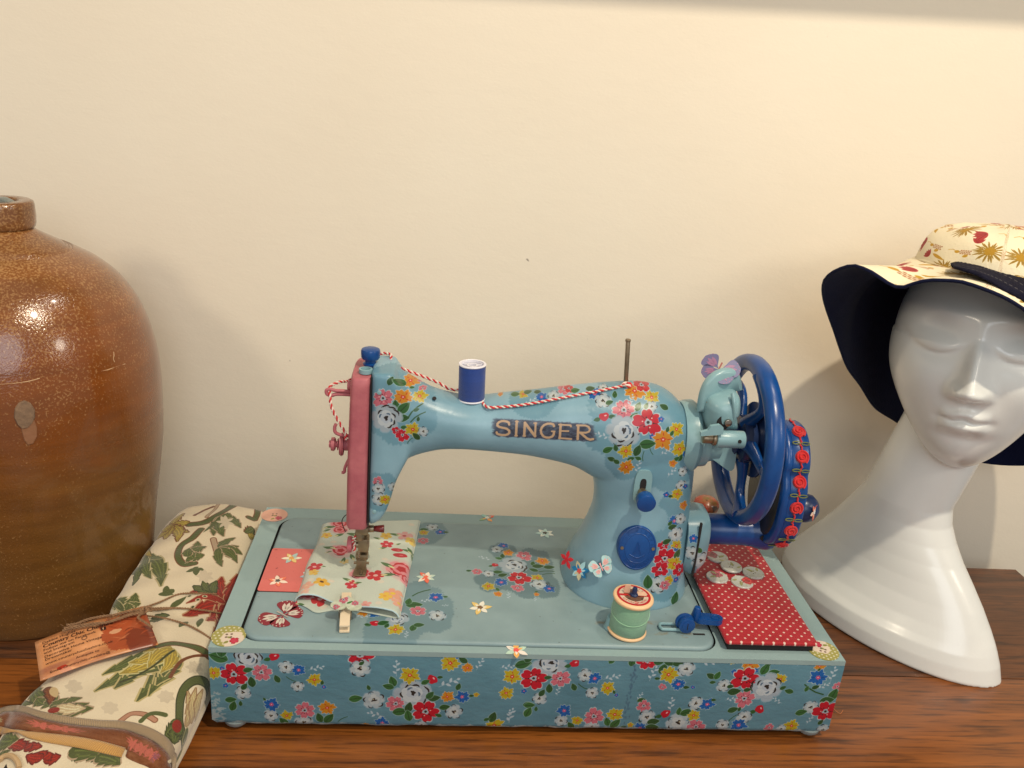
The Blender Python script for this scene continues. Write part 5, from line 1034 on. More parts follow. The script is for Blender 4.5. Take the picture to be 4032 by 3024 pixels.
hc = Canvas(-.013, -.012, .013, .012, 6000, C8(208, 216, 190)); fl(hc, 'pink', -.003, .004, .0045); fl(hc, 'pink', .006, .001, .003); fl(hc, 'pink', -.007, -.004, .003); hc.lens((0, 0), (.004, .003), .002, GRN*1.3); hc.mottle(.03, .003)
hM = frame((0, -.12, 1), x=(1, -.05, 0), o=at(749, 1306, z=.0865)); hv, hf_ = prism(ht, 0, .0010); obj('paper_heart', xf((hv, hf_), hM), mat('heart print', (1, 1, 1), .5, img=hc.image('heart_print')), PG, 30, uv=hc.uv(0, 1)(hv))

# ------------------------------------------------------------------ stoneware jug
def glaze():
    m = bpy.data.materials.new('salt glaze'); m.use_nodes = True; nt = m.node_tree; N = nt.nodes; L = nt.links; b = N['Principled BSDF']; b.inputs['Roughness'].default_value = .22; b.inputs['Coat Weight'].default_value = .5; b.inputs['Coat Roughness'].default_value = .1
    tc = N.new('ShaderNodeTexCoord'); sp = N.new('ShaderNodeSeparateXYZ'); L.new(tc.outputs['Object'], sp.inputs[0])
    nz = N.new('ShaderNodeTexNoise'); nz.inputs['Scale'].default_value = 14; nz.inputs['Detail'].default_value = 5; L.new(tc.outputs['Object'], nz.inputs[0])
    ad = N.new('ShaderNodeMath'); ad.operation = 'MULTIPLY_ADD'; ad.inputs[1].default_value = .06; L.new(nz.outputs[0], ad.inputs[0]); L.new(sp.outputs[2], ad.inputs[2])
    r = N.new('ShaderNodeValToRGB'); E = r.color_ramp.elements; E[0].position = .0; E[0].color = (*srgb(104, 68, 30), 1); E[1].position = .40; E[1].color = (*srgb(124, 80, 46), 1)
    for p_, c_ in ((.10, (116, 78, 30)), (.17, (118, 74, 26)), (.215, (124, 68, 18)), (.28, (130, 70, 20)), (.335, (132, 84, 44))): e = E.new(p_); e.color = (*srgb(*c_), 1)
    L.new(ad.outputs[0], r.inputs[0])
    v = N.new('ShaderNodeTexNoise'); v.inputs['Scale'].default_value = 620; v.inputs['Detail'].default_value = 2; L.new(tc.outputs['Object'], v.inputs[0])
    big = N.new('ShaderNodeTexNoise'); big.inputs['Scale'].default_value = 16; big.inputs['Detail'].default_value = 3; L.new(tc.outputs['Object'], big.inputs[0])
    hz = N.new('ShaderNodeMapRange'); hz.inputs['From Min'].default_value = .16; hz.inputs['From Max'].default_value = .30; hz.inputs['To Min'].default_value = -.02; hz.inputs['To Max'].default_value = .15; L.new(sp.outputs[2], hz.inputs[0])
    s1 = N.new('ShaderNodeMath'); s1.operation = 'ADD'; L.new(v.outputs[0], s1.inputs[0]); L.new(hz.outputs[0], s1.inputs[1])
    s2 = N.new('ShaderNodeMath'); s2.operation = 'MULTIPLY_ADD'; s2.inputs[1].default_value = .35; L.new(big.outputs[0], s2.inputs[0]); L.new(s1.outputs[0], s2.inputs[2])
    rr = N.new('ShaderNodeValToRGB'); rr.color_ramp.elements[0].position = .80; rr.color_ramp.elements[1].position = .95; rr.color_ramp.elements[1].color = (.5, .5, .5, 1); L.new(s2.outputs[0], rr.inputs[0])
    mx = N.new('ShaderNodeMix'); mx.data_type = 'RGBA'; L.new(rr.outputs[0], mx.inputs[0]); L.new(r.outputs[0], mx.inputs[6]); mx.inputs[7].default_value = (*srgb(196, 152, 98), 1)
    # darker drips and throwing streaks
    mp = N.new('ShaderNodeMapping'); mp.inputs['Scale'].default_value = (10, 10, 60); L.new(tc.outputs['Object'], mp.inputs[0]); st = N.new('ShaderNodeTexNoise'); st.inputs['Scale'].default_value = 1.4; st.inputs['Detail'].default_value = 8; L.new(mp.outputs[0], st.inputs[0])
    rs = N.new('ShaderNodeValToRGB'); rs.color_ramp.elements[0].position = .3; rs.color_ramp.elements[0].color = (.62, .60, .58, 1); rs.color_ramp.elements[1].position = .65; L.new(st.outputs[0], rs.inputs[0])
    m2 = N.new('ShaderNodeMix'); m2.data_type = 'RGBA'; m2.blend_type = 'MULTIPLY'; m2.inputs[0].default_value = .8; L.new(mx.outputs[2], m2.inputs[6]); L.new(rs.outputs[0], m2.inputs[7]); L.new(m2.outputs[2], b.inputs['Base Color'])
    rg = N.new('ShaderNodeMapRange'); rg.inputs['From Min'].default_value = .12; rg.inputs['From Max'].default_value = .2; rg.inputs['To Min'].default_value = .42; rg.inputs['To Max'].default_value = .16; L.new(sp.outputs[2], rg.inputs[0]); L.new(rg.outputs[0], b.inputs['Roughness'])
    bp = N.new('ShaderNodeBump'); bp.inputs['Strength'].default_value = .35; bp.inputs['Distance'].default_value = .0008; L.new(s2.outputs[0], bp.inputs['Height']); L.new(bp.outputs[0], b.inputs['Normal'])
    return m
M_glaze = glaze()
JC = np.array([-.190, .180, 0.0])
JG = thing('stoneware_jug', 'large brown salt glazed stoneware jug with chipped handle scar by the wall', 'jug', tuple(JC))
jp = [(.078, .0), (.084, .0008), (.0865, .004), (.0895, .03), (.0950, .075), (.1010, .115), (.1045, .145), (.1055, .17), (.1055, .195), (.1040, .215), (.0995, .238), (.0915, .260), (.0800, .2785), (.0665, .2915), (.0550, .2990), (.0470, .3035)]
jps = spline([(r, 0, z) for r, z in jp], 90); prof = [(p[0], p[2]) for p in jps]
prof += [(.0462, .3030), (.0448, .3046), (.0438, .3040), (.0424, .3056), (.0414, .3052), (.0395, .3072), (.0300, .3125), (.0225, .3170), (.0200, .3200)]
obj('jug_body', lathe(prof, 96, frame((0, 0, 1), o=JC)), M_glaze, JG, 60)
obj('jug_mouth', lathe([(.0200, .3195), (.0220, .3205), (.0228, .3230), (.0232, .3290), (.0230, .3370), (.0224, .3395), (.0205, .3405), (.0130, .3405), (.0118, .3395), (.0112, .3300), (.0, .3290)], 64, frame((0, 0, 1), o=JC), cap=False), M_glaze, JG, 50)
obj('stopper', lathe([(.0110, .3310), (.0105, .3385), (.0085, .3400), (.005, .3420), (0, .3422)], 32, frame((0, 0, 1), o=JC), cap=False), mat('tarnished foil', srgb(150, 160, 160), .3, metal=.8, bump=1, bscale=200), JG)
def jr(z): return np.interp(z, [p[1] for p in prof[:90]], [p[0] for p in prof[:90]])
def on_jug(px, py):
    x = px*1.82278-2016; y = py*1.82278-1512; d = CF+CR*x/FPX-CU*y/FPX
    lo, hi = None, None
    for t in np.linspace(.3, 1.2, 1800):
        P = CAM+d*t
        if 0 < P[2] < .303 and np.hypot(*(P-JC)[:2]) < jr(P[2]): return P
    return CAM+d*.7
def jug_patch(poly, off):
    P = [on_jug(*q) for q in poly]; c = np.mean(P, 0); nr = c-JC; nr[2] = 0; nr /= np.linalg.norm(nr); V = []; F = []; n = len(P)
    for k, o_ in ((1, 0), (.92, off), (.5, off*1.1)): V += [c+(p-c)*k+nr*(o_+(jr(c[2])-jr(c[2]))) for p in P]
    for V_i in range(len(V)):
        v = V[V_i]; h = v-JC; rr_ = jr(v[2]); s_ = (rr_+[0, off, off*1.1][V_i//n])/np.hypot(h[0], h[1]); V[V_i] = np.array([JC[0]+h[0]*s_, JC[1]+h[1]*s_, v[2]])
    for i in range(2):
        for j in range(n): F.append([i*n+j, i*n+(j+1) % n, (i+1)*n+(j+1) % n, (i+1)*n+j])
    F.append([2*n+j for j in range(n)]); return np.array(V), F
M_scar = mat('bare clay', srgb(134, 108, 84), .9, bump=1, bscale=260, var=.8, vscale=140, col2=srgb(92, 74, 60)); M_scar2 = mat('pinkish clay', srgb(140, 96, 66), .6, bump=.6, bscale=200, var=.6, vscale=90, col2=srgb(120, 84, 50))
obj('handle_scar', jug_patch([(30, 900), (32, 882), (40, 870), (52, 864), (66, 870), (75, 884), (76, 900), (70, 914), (60, 924), (48, 926), (38, 918)], .0012), M_scar, JG)
obj('handle_scar', jug_patch([(44, 922), (60, 918), (74, 906), (80, 924), (80, 942), (72, 958), (60, 962), (52, 950)], .0006), M_scar2, JG)
M_scr = mat('scratch', srgb(206, 172, 130), .5)
for pts in ([(0, 830), (30, 828), (60, 824), (86, 817)], [(212, 803), (235, 798), (250, 792), (270, 786)], [(245, 760), (246, 768), (244, 775), (247, 782)]):
    obj('glaze_crack', tube([on_jug(*q)+(on_jug(*q)-JC)*[.001, .001, 0] for q in pts], .00032, 5), M_scr, JG)

# ------------------------------------------------------------------ folded brocade
KY = np.array([-.105, -.075, -.03, .02, .055, .075, .10, .15, .21, .24, .255, .262])
KL = np.array([-.118, -.121, -.124, -.113, -.105, -.101, -.103, -.100, -.098, -.090, -.078, -.062])
KR = np.array([-.020, -.012, -.0065, -.0035, -.003, -.0035, -.003, -.003, -.004, -.006, -.014, -.030])
KH = np.array([.036, .040, .046, .050, .0495, .0465, .050, .054, .056, .052, .040, .024])
def roll_at(y):
    return np.interp(y, KY, KL), np.interp(y, KY, KR), np.interp(y, KY, KH)
def roll_z(x, y):
    l_, r_, h = roll_at(y); u = min(.999, abs((x-(l_+r_)/2)/((r_-l_)/2))); e = 3.2
    return h/2+h/2*(1-u**e)**(1/e)+.0009*math.sin(x*140+y*60)+.0007*math.sin(y*190-x*90)+.0014*math.sin(x*190+y*70)*math.exp(-((y-.072)/.035)**2)
def on_roll(px, py):
    z = .045
    for _ in range(14): p = at(px, py, z=z); z = .5*z+.5*roll_z(p[0], min(.26, max(-.10, p[1])))
    return at(px, py, z=z)
bc = Canvas(-.165, -.12, .05, .29, 3400, C8(238, 222, 190)); bc.mottle(.012, .04)
BG, BD, BGO, BR_, BBG, BGY = C8(88, 96, 48), C8(60, 64, 30), C8(168, 146, 60), C8(146, 40, 24), C8(186, 160, 130), C8(216, 200, 172)
def su(P): z = P[2]; l_, r_, h = roll_at(P[1]); k = (P[0]-(l_+r_)/2)/((r_-l_)/2); return np.array([P[0]+(max(0, h*.93-z))*(1 if k > 0 else -1)*.9, P[1]])
def Z2(x, y): return su(on_roll((x/1.476)/1.82278, (y/1.476+1900)/1.82278))
def lob(p, q, w, col, edge=None):
    p = Z2(*p); q = Z2(*q); w_ = w*.00033/1.476*1.0
    if w < 28: bc.lens(p, q, w_*.9, col); return
    bc.frond(p, q, w_*1.1, col, edge if edge is not None else col*.6, RNG.uniform(.04, .12)*(1 if RNG.random() < .5 else -1), 4 if w > 40 else 3, np.minimum(1, col*1.45))
def curve(P, w, col, edge=None):
    Q = spline([(*Z2(*p), 0) for p in P], 26)[:, :2]; w_ = w*.00033/1.476*.95
    if edge is not None: bc.stroke(Q, w_*1.35, edge)
    bc.stroke(Q, w_, col)
BE = C8(120, 66, 32)
# long acanthus leaf, front
for q, w in (((545, 1215), 60), ((590, 1120), 50), ((660, 1200), 70), ((790, 1275), 70), ((860, 1245), 50), ((905, 1180), 60), ((740, 1130), 70), ((950, 1130), 44)): lob((1010, 975), q, w, BG, C8(196, 178, 120))
for q, w in (((690, 1112), 60), ((745, 1050), 50), ((830, 985), 40), ((930, 1110), 40), ((860, 1080), 44)): lob((1000, 960), q, w, BGO, C8(210, 200, 140))
curve([(920, 950), (1010, 935), (1110, 950), (1215, 1010)], 22, BG, BE); curve([(1215, 1010), (1120, 1010), (1040, 1050), (990, 1130)], 12, BE)
curve([(1010, 975), (900, 1060), (800, 1120), (700, 1160)], 8, BD)
# red flower by the case
for q, w in (((1060, 765), 60), ((1100, 640), 56), ((1190, 590), 50), ((1290, 545), 60), ((1380, 530), 60), ((1200, 800), 60), ((1240, 890), 70), ((1300, 860), 60), ((1080, 700), 30)): lob((1310, 700), q, w, BR_, C8(196, 150, 110))
for q in ((1100, 660), (1150, 680), (1120, 720), (1190, 660)): bc.ell(*Z2(*q), .0022, .0014, 0, C8(216, 200, 164)); bc.ell(*Z2(*q), .0012, .0008, 0, BD)
for q, w in (((1120, 600), 36), ((1180, 570), 36), ((1260, 570), 30)): lob((1240, 640), q, w, BG)
for p, q in (((920, 650), (1010, 650)), ((970, 600), (960, 660)), ((1010, 620), (970, 650)), ((990, 720), (1085, 660)), ((1090, 800), (1040, 840)), ((1170, 780), (1150, 840))): lob(p, q, 26, BG)
# scrolls at the back
curve([(1100, 245), (1180, 235), (1260, 190), (1340, 145), (1430, 135), (1490, 160), (1490, 200), (1450, 205)], 26, BG, BE)
for q, w in (((1240, 310), 50), ((1300, 315), 50), ((1400, 265), 50), ((1350, 200), 44), ((1180, 290), 20)): lob((1290, 190), q, w, BG, BBG)
curve([(1240, 140), (1180, 165), (1130, 190)], 14, BE); curve([(1330, 120), (1260, 140), (1200, 200)], 12, BBG, BE)
for q in ((1070, 178), (1105, 228), (1100, 290), (1030, 345), (960, 330), (900, 340), (940, 280)): lob((1000, 250), q, 46, BGO, BE)
for q, w in (((985, 510), 44), ((935, 605), 60), ((950, 440), 40), ((820, 470), 40), ((870, 380), 50), ((880, 560), 44)): lob((850, 420), q, w, BG, C8(190, 176, 130))
lob((810, 440), (880, 430), 40, BGO)
curve([(1170, 270), (1120, 320), (1050, 370), (1035, 430), (1070, 475), (1130, 470)], 22, BG, BE)
for q, w in (((1150, 340), 50), ((1200, 370), 50), ((1190, 420), 50), ((1130, 440), 60), ((1100, 380), 40)): lob((1090, 430), q, w, BG, BBG)
for q in ((1080, 520), (1130, 490), (1185, 510), (1140, 540)): lob((1140, 500), q, 26, BG)
curve([(1240, 330), (1260, 400), (1275, 455)], 20, BBG, BE)
for q, w in (((1370, 320), 40), ((1390, 370), 40), ((1410, 420), 40), ((1340, 440), 40), ((1380, 470), 36), ((1290, 490), 34)): lob((1270, 380), q, w, BG, BBG)
lob((1475, 265), (1420, 290), 50, BG, BE); lob((1476, 320), (1440, 300), 40, BGO)
for q, w in (((620, 745), 36), ((680, 680), 50), ((790, 640), 50), ((820, 700), 44), ((740, 700), 50), ((700, 750), 40), ((600, 720), 30)): lob((720, 740), q, w, BG, C8(206, 190, 140))
for q, w in (((720, 570), 40), ((790, 530), 44), ((770, 600), 30)): lob((800, 500), q, w, BG)
for q, w in (((960, 780), 50), ((900, 800), 40), ((985, 760), 36)): lob((880, 790), q, w, BG)
# between tag and trim
for q, w in (((230, 1180), 50), ((320, 1200), 40), ((215, 1250), 40), ((340, 1240), 34), ((290, 1300), 40)): lob((260, 1290), q, w, BG, BBG)
lob((270, 1190), (290, 1290), 30, BE); lob((300, 1190), (330, 1250), 26, C8(206, 178, 130))
for q, w in (((545, 1310), 50), ((480, 1250), 36), ((400, 1250), 30), ((450, 1330), 40), ((520, 1280), 36)): lob((290, 1310), q, w, BG, BBG)
lob((330, 1300), (500, 1310), 40, C8(214, 190, 146)); lob((90, 1280), (150, 1255), 30, BG); lob((110, 1295), (190, 1285), 30, BG)
bc.ell(*Z2(312, 1322), .0036, .0026, 0, BR_)
# big curled leaf on the right side
curve([(1065, 1500), (1045, 1400), (1045, 1300), (1070, 1200), (1130, 1150), (1190, 1160), (1210, 1200)], 28, BG, BD)
for p, q in (((1080, 1420), (1090, 1210)), ((1110, 1400), (1140, 1190)), ((1135, 1380), (1180, 1200))): lob(p, q, 40, C8(196, 168, 120), C8(150, 110, 70))
curve([(1065, 1500), (1090, 1440), (1100, 1500), (1080, 1560)], 16, BG, C8(196, 180, 130))
for q, w in (((1000, 1380), 50), ((960, 1480), 60), ((1010, 1520), 60), ((1060, 1460), 40)): lob((1020, 1430), q, w, BG, BD)
bc.ell(*Z2(1030, 1415), .0050, .0042, 0, BR_)
curve([(700, 1385), (760, 1345), (830, 1345), (900, 1380)], 14, C8(190, 140, 110), BE); curve([(820, 1385), (860, 1350), (900, 1340), (960, 1350)], 16, BG)
for c0 in ((430, 1185), (640, 1310), (965, 1245), (1130, 1075), (1310, 230), (1190, 545)):
    for k in range(7): a = .5*k-1.4; q = (c0[0]+55*math.cos(a+(3.1 if k % 2 else 0)), c0[1]-40*math.sin(a)); lob(c0, q, 22, BGY)
for c0 in ((140, 1545), (250, 1600), (500, 1600)):
    for k in range(4): a = k*.8+.3; lob(c0, (c0[0]+110*math.cos(a), c0[1]-34*math.sin(a)), 34, BR_ if c0[0] < 400 else BG)
for p, q in (((400, 1560), (640, 1600)), ((560, 1590), (700, 1640)), ((0, 1500), (110, 1490)), ((20, 1560), (0, 1600))): lob(p, q, 60, BG, BBG)
IMR = bc.image('brocade', .88)
M_broc = mat('brocade', (1, 1, 1), .75, .25, bump=.6, bscale=800, img=IMR, sheen=.3)
RF = thing('folded_brocade', 'folded cream brocade curtain with green and red leaves tied with jute', 'folded fabric', (-.06, .09, 0))
rings = []; 
for y in np.r_[np.linspace(-.105, .262, 90)]:
    l_, r_, h = roll_at(y); cx_ = (l_+r_)/2; X_, Z_ = sell(cx_, h/2, (r_-l_)/2, h/2, 96, 3.2)
    pin = math.exp(-((y-.072)/.010)**2)*.0016
    Z_ = np.where(Z_ > h*.55, [roll_z(x, y)-pin if z > h*.55 else z for x, z in zip(X_, Z_)], Z_)
    # fold line on the right hand side
    X_ = X_-np.where(X_ > cx_, .0022*np.exp(-((Z_-h*.42)/.0035)**2), 0)
    rings.append(np.c_[X_, np.full(96, y), Z_])
vf = loft(rings)
def ruv(V): return np.array([[(a-bc.x0)/(bc.x1-bc.x0), (b-bc.y0)/(bc.y1-bc.y0)] for a, b in (su(p) for p in V)])
obj('fabric_bundle', vf, M_broc, RF, 60, uv=ruv)
def Z5(x, y): return ((x/2.602)/1.82278, (y/2.602+2650)/1.82278)
def band(name, up_, lo_, m, lift, th, n=70, rows=5, uvf=None):
    A_ = spline([(*Z5(*p), 0) for p in up_], n)[:, :2]; B_ = spline([(*Z5(*p), 0) for p in lo_], n)[:, :2]; V = []; F = []; U = []
    for j in range(rows):
        t = j/(rows-1)
        for i in range(n): p = on_roll(*(A_[i]*(1-t)+B_[i]*t)); V.append(p+[0, 0, lift+th*math.sin(math.pi*t)]); U.append((i/(n-1), t))
    for j in range(rows-1):
        for i in range(n-1): F.append([j*n+i, j*n+i+1, (j+1)*n+i+1, (j+1)*n+i][::-1])
    o_ = obj(name, (np.array(V), F), m, RF, 180, uv=np.array(U)); s_ = o_.modifiers.new('t', 'SOLIDIFY'); s_.thickness = .0012; s_.offset = -1; return o_
bei_u = [(-60, 385), (0, 370), (100, 345), (240, 345), (420, 400), (700, 455), (1000, 490), (1250, 500), (1420, 530), (1600, 600), (1740, 700), (1810, 850), (1800, 1000)]
bei_l = [(-60, 450), (0, 430), (60, 402), (230, 412), (450, 480), (700, 530), (1000, 560), (1250, 582), (1430, 640), (1570, 705), (1690, 795), (1750, 890), (1755, 1010)]
brn_l = [(-60, 560), (0, 560), (90, 575), (230, 590), (420, 625), (700, 655), (1000, 705), (1290, 785), (1290, 860), (1400, 920), (1500, 960), (1560, 1000), (1600, 1060)]
gld_u = [(-60, 565), (0, 560), (170, 600), (400, 620), (700, 652), (1000, 702), (1290, 780)]
gld_l = [(-60, 640), (0, 640), (150, 622), (300, 680), (600, 740), (900, 800), (1245, 872)]
brc = Canvas(0, 0, 1, .25, 700, C8(128, 74, 40)); brc.mottle(.03, .05)
for cx_ in (.06, .33, .40, .66, .73, .80):
    colr = C8(200, 104, 88) if cx_ > .1 else C8(170, 160, 120)
    for k in range(9): a = k*.7; brc.lens((cx_, .12), (cx_+.07*math.cos(a), .12+.07*math.sin(a)), .02, colr); brc.stroke([(cx_+.05*math.cos(a+i*.3), .12+.06*math.sin(a+i*.3)) for i in range(4)], .005, colr*.8)
for _ in range(60): brc.ell(.83+RNG.normal(0, .012), .12+RNG.normal(0, .03), .005, .005, 0, C8(150, 84, 100))
for _ in range(900): x = RNG.random(); brc.stroke([(x, RNG.random()*.25), (x+.004, RNG.random()*.25)], .0012, C8(150, 92, 52), .25)
IBR = brc.image('brown_border')
def rib_mat(name, c1, c2, sc):
    m = mat(name, c1, .8, .2, sheen=.3); nt = m.node_tree; N = nt.nodes; L = nt.links; u = N.new('ShaderNodeUVMap'); mp = N.new('ShaderNodeMapping'); mp.inputs['Scale'].default_value = (sc, 1.5, 1); L.new(u.outputs[0], mp.inputs[0])
    w = N.new('ShaderNodeTexWave'); w.bands_direction = 'X'; w.inputs['Scale'].default_value = 1; w.inputs['Distortion'].default_value = .6; L.new(mp.outputs[0], w.inputs[0]); mx = N.new('ShaderNodeMix'); mx.data_type = 'RGBA'; L.new(w.outputs[0], mx.inputs[0]); mx.inputs[6].default_value = (*c1, 1); mx.inputs[7].default_value = (*c2, 1)
    L.new(mx.outputs[2], N['Principled BSDF'].inputs['Base Color']); bp = N.new('ShaderNodeBump'); bp.inputs['Strength'].default_value = .8; bp.inputs['Distance'].default_value = .0005; L.new(w.outputs[0], bp.inputs['Height']); L.new(bp.outputs[0], N['Principled BSDF'].inputs['Normal']); return m
band('brown_border', bei_l, brn_l, mat('woven border', (1, 1, 1), .8, .2, bump=.6, bscale=700, img=IBR, sheen=.3), .0006, .0004)
band('gold_trim', gld_u, gld_l, rib_mat('gold trim', srgb(200, 154, 86), srgb(182, 134, 70), 30), .0012, .0005)
band('beige_trim', bei_u, bei_l, rib_mat('beige trim', srgb(172, 148, 114), srgb(150, 126, 96), 60), .0010, .0008)
# rolled inner layer peeping out at the front
inr = [on_roll(*Z5(x, y))+[0, 0, .0016] for x, y in ((0, 920), (20, 890), (60, 868), (110, 868), (150, 890), (185, 935), (200, 990))]
obj('rolled_edge', tube(spline(inr, 30), .0016, 8), mat('hem cloth', srgb(186, 156, 116), .85), RF)
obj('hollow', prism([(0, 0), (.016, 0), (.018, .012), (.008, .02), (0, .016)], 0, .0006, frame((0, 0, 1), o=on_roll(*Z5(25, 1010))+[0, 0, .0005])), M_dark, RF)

# jute string and card
M_jute = mat('jute string', srgb(150, 116, 84), .9, bump=.8, bscale=900, var=.6, vscale=300, col2=srgb(110, 80, 56))
JU = thing('jute_string', 'hairy brown jute string knotted round the folded brocade', 'string', (-.07, .07, .05))
def R3(x, y, dz=.001): p = on_roll(((x/3.687)+100)/1.82278, ((y/3.687)+2350)/1.82278); return p+[0, 0, dz]
def R2(x, y, dz=.001): p = on_roll((x/1.476)/1.82278, (y/1.476+1900)/1.82278); return p+[0, 0, dz]
for P_ in ([R2(830, 735), R2(930, 700), R2(1040, 655), R2(1150, 650), R2(1260, 655)], [R2(835, 740), R2(950, 735), R2(1080, 738), R2(1200, 750), R2(1300, 770)], [R2(850, 780), R2(960, 795), R2(1080, 830), R2(1160, 870), R2(1235, 920)], [R2(850, 740), R2(900, 745), R2(950, 742), R2(1010, 735)], [R2(820, 745), R2(720, 760), R2(620, 785), R2(570, 800)]):
    PP = spline(P_, 60); obj('string_strand', strand(PP, .00042, .00048, .004, 0), M_jute, JU); obj('string_strand', strand(PP, .00042, .00048, .004, math.pi), M_jute, JU)
def tagz(x, y, dz): return at(((x/3.687)+100)/1.82278, ((y/3.687)+2350)/1.82278, z=dz)
for P_, z_ in (([(1720, 180), (1500, 215), (1300, 260), (1100, 285), (900, 330), (740, 390), (600, 410)], .0600), ([(1720, 200), (1560, 240), (1400, 290), (1250, 350), (1050, 400), (900, 420), (720, 450), (540, 490)], .0595), ([(1700, 230), (1540, 260), (1330, 330), (1180, 370), (960, 390), (760, 420), (560, 460)], .0605), ([(1700, 240), (1640, 300), (1740, 370), (1840, 440)], .0600)):
    PP = spline([tagz(x, y, z_) for x, y in P_], 80); obj('string_strand', strand(PP, .00048, .00056, .0045, 0), M_jute, JU); obj('string_strand', strand(PP, .00048, .00056, .0045, math.pi), M_jute, JU)
kn0 = tagz(1720, 190, .0595); t = np.linspace(0, 2*np.pi*2.4, 90)
obj('knot', tube(np.c_[kn0[0]+.0026*np.cos(t)+.0003*t-.001, kn0[1]+.0030*np.sin(t), kn0[2]+.0012*np.sin(2.3*t)], .00085, 7), M_jute, JU)
fz = []
for _ in range(90):
    src = tagz(RNG.uniform(520, 1250), 0, .0595); k = RNG.random(); x_ = 540+k*1180; y_ = 480-k*290+RNG.normal(0, 14); p = tagz(x_, y_, .0600); fz.append(tube([p, p+RNG.normal(0, .0014, 3)+[0, 0, .0004], p+RNG.normal(0, .0026, 3)], .00008, 3))
fzo = obj('loose_fibre', join(*fz), M_jute, JU); fzo['kind'] = 'stuff'
TL, BL, BRr, TRr = at(75, 1387, z=.0530), at(87, 1471, z=.0500), at(342, 1392, z=.0545), at(310, 1309, z=.0575)
TG = thing('business_card', 'orange printed business card tied to the folded brocade', 'business card', tuple(BL))
tcv = Canvas(0, 0, 85, 50, 12, C8(232, 160, 106)); tcv.mottle(.035, 16)
for _ in range(26): tcv.ell(RNG.uniform(0, 50), RNG.uniform(0, 14), RNG.uniform(3, 9), RNG.uniform(1.5, 4), 0, C8(176, 110, 84), .22, 14)
patch(tcv, 70, 24, 22, C8(176, 78, 44), 5, .85); patch(tcv, 76, 12, 14, C8(128, 56, 36), 8, .8); patch(tcv, 60, 34, 12, C8(196, 92, 52), 9, .8)
for k in range(34):
    x_, y_ = RNG.uniform(50, 84), RNG.uniform(4, 46); tcv.stroke([(x_+i*1.6, y_+2.4*math.sin(i*.5+k)) for i in range(6)], RNG.uniform(.5, 1.6), [C8(226, 142, 96), C8(110, 50, 34), C8(206, 100, 60), C8(150, 66, 40)][k % 4], .6, taper=True)
patch(tcv, 58, 28, 4.5, C8(240, 184, 140), 2, .9, .6); patch(tcv, 16, 6, 4, C8(190, 50, 30), 3, .9, .6); patch(tcv, 18, 1.5, 4, C8(232, 160, 130), 4, .8)
ICT = tcv.image('card_print')
n_ = 18; V = []; F = []; U = []
for j in range(10):
    for i in range(n_):
        u, v = i/(n_-1), j/9; p = (BL*(1-u)+BRr*u)*(1-v)+(TL*(1-u)+TRr*u)*v; p = p+np.array([0, 0, .0022*math.sin(math.pi*u)]); V.append(p); U.append((u, v))
F = [[j*n_+i, j*n_+i+1, (j+1)*n_+i+1, (j+1)*n_+i] for j in range(9) for i in range(n_-1)]
o_ = obj('card', (np.array(V), F), mat('card print', (1, 1, 1), .3, img=ICT), TG, 180, uv=np.array(U)); s_ = o_.modifiers.new('t', 'SOLIDIFY'); s_.thickness = .0005; s_.offset = -1
def card_text(s, x, y, size, colr, bold=0.0):
    v, f = text_mesh(s, size, np.eye(4)); v = np.array(v); P = []
    for q in v:
        u, w_ = (x+q[0])/85, (y+q[1])/50; p = (BL*(1-u)+BRr*u)*(1-w_)+(TL*(1-u)+TRr*u)*w_; P.append(p+np.array([0, 0, .0022*math.sin(math.pi*u)+.0004+bold]))
    return np.array(P), f
M_ink = mat('brown ink', srgb(56, 30, 22), .5)
tx = [card_text(s, x, y, sz, 0) for s, x, y, sz in (('Debbie Hughes', 5, 42.5, 4.0), ('Country Chic Cheshire', 5, 37.6, 5.6), ('Country Chic Cheshire', 5.25, 37.6, 5.6), ('Follow me on Facebook', 5, 33.2, 4.0), ('and Instagram', 5, 29.4, 4.0), ('Decorative Home Vintage', 5, 24.6, 4.0), ('Dressmaker', 5, 20.8, 4.0), ('www.countrychiccheshire.co.uk', 5, 15.6, 3.8), ('Antiques to', 26, 9.8, 3.6), ('Email: countrychic.cheshire@', 7, 4.0, 3.6))]
obj('lettering', join(*tx), M_ink, TG, 0)
def cpt(x, y, dz): u, w_ = x/85, y/50; p = (BL*(1-u)+BRr*u)*(1-w_)+(TL*(1-u)+TRr*u)*w_; return p+np.array([0, 0, .0022*math.sin(math.pi*u)+dz])
def cquad(x0, y0, x1, y1, dz): return np.array([cpt(x0, y0, dz), cpt(x1, y0, dz), cpt(x1, y1, dz), cpt(x0, y1, dz)]), [[0, 1, 2, 3]]
obj('logo_square', cquad(48, 33, 52, 37, .0005), M_ink, TG, 0); obj('logo_letter', card_text('f', 49.3, 33.4, 4.2, 0, .0002), mat('card cream', srgb(236, 190, 150), .5), TG, 0)
obj('logo_ring', tube([cpt(35+1.9*math.cos(a), 31+1.9*math.sin(a), .0005) for a in np.linspace(0, 6.28, 20)], .00018, 5), M_ink, TG)

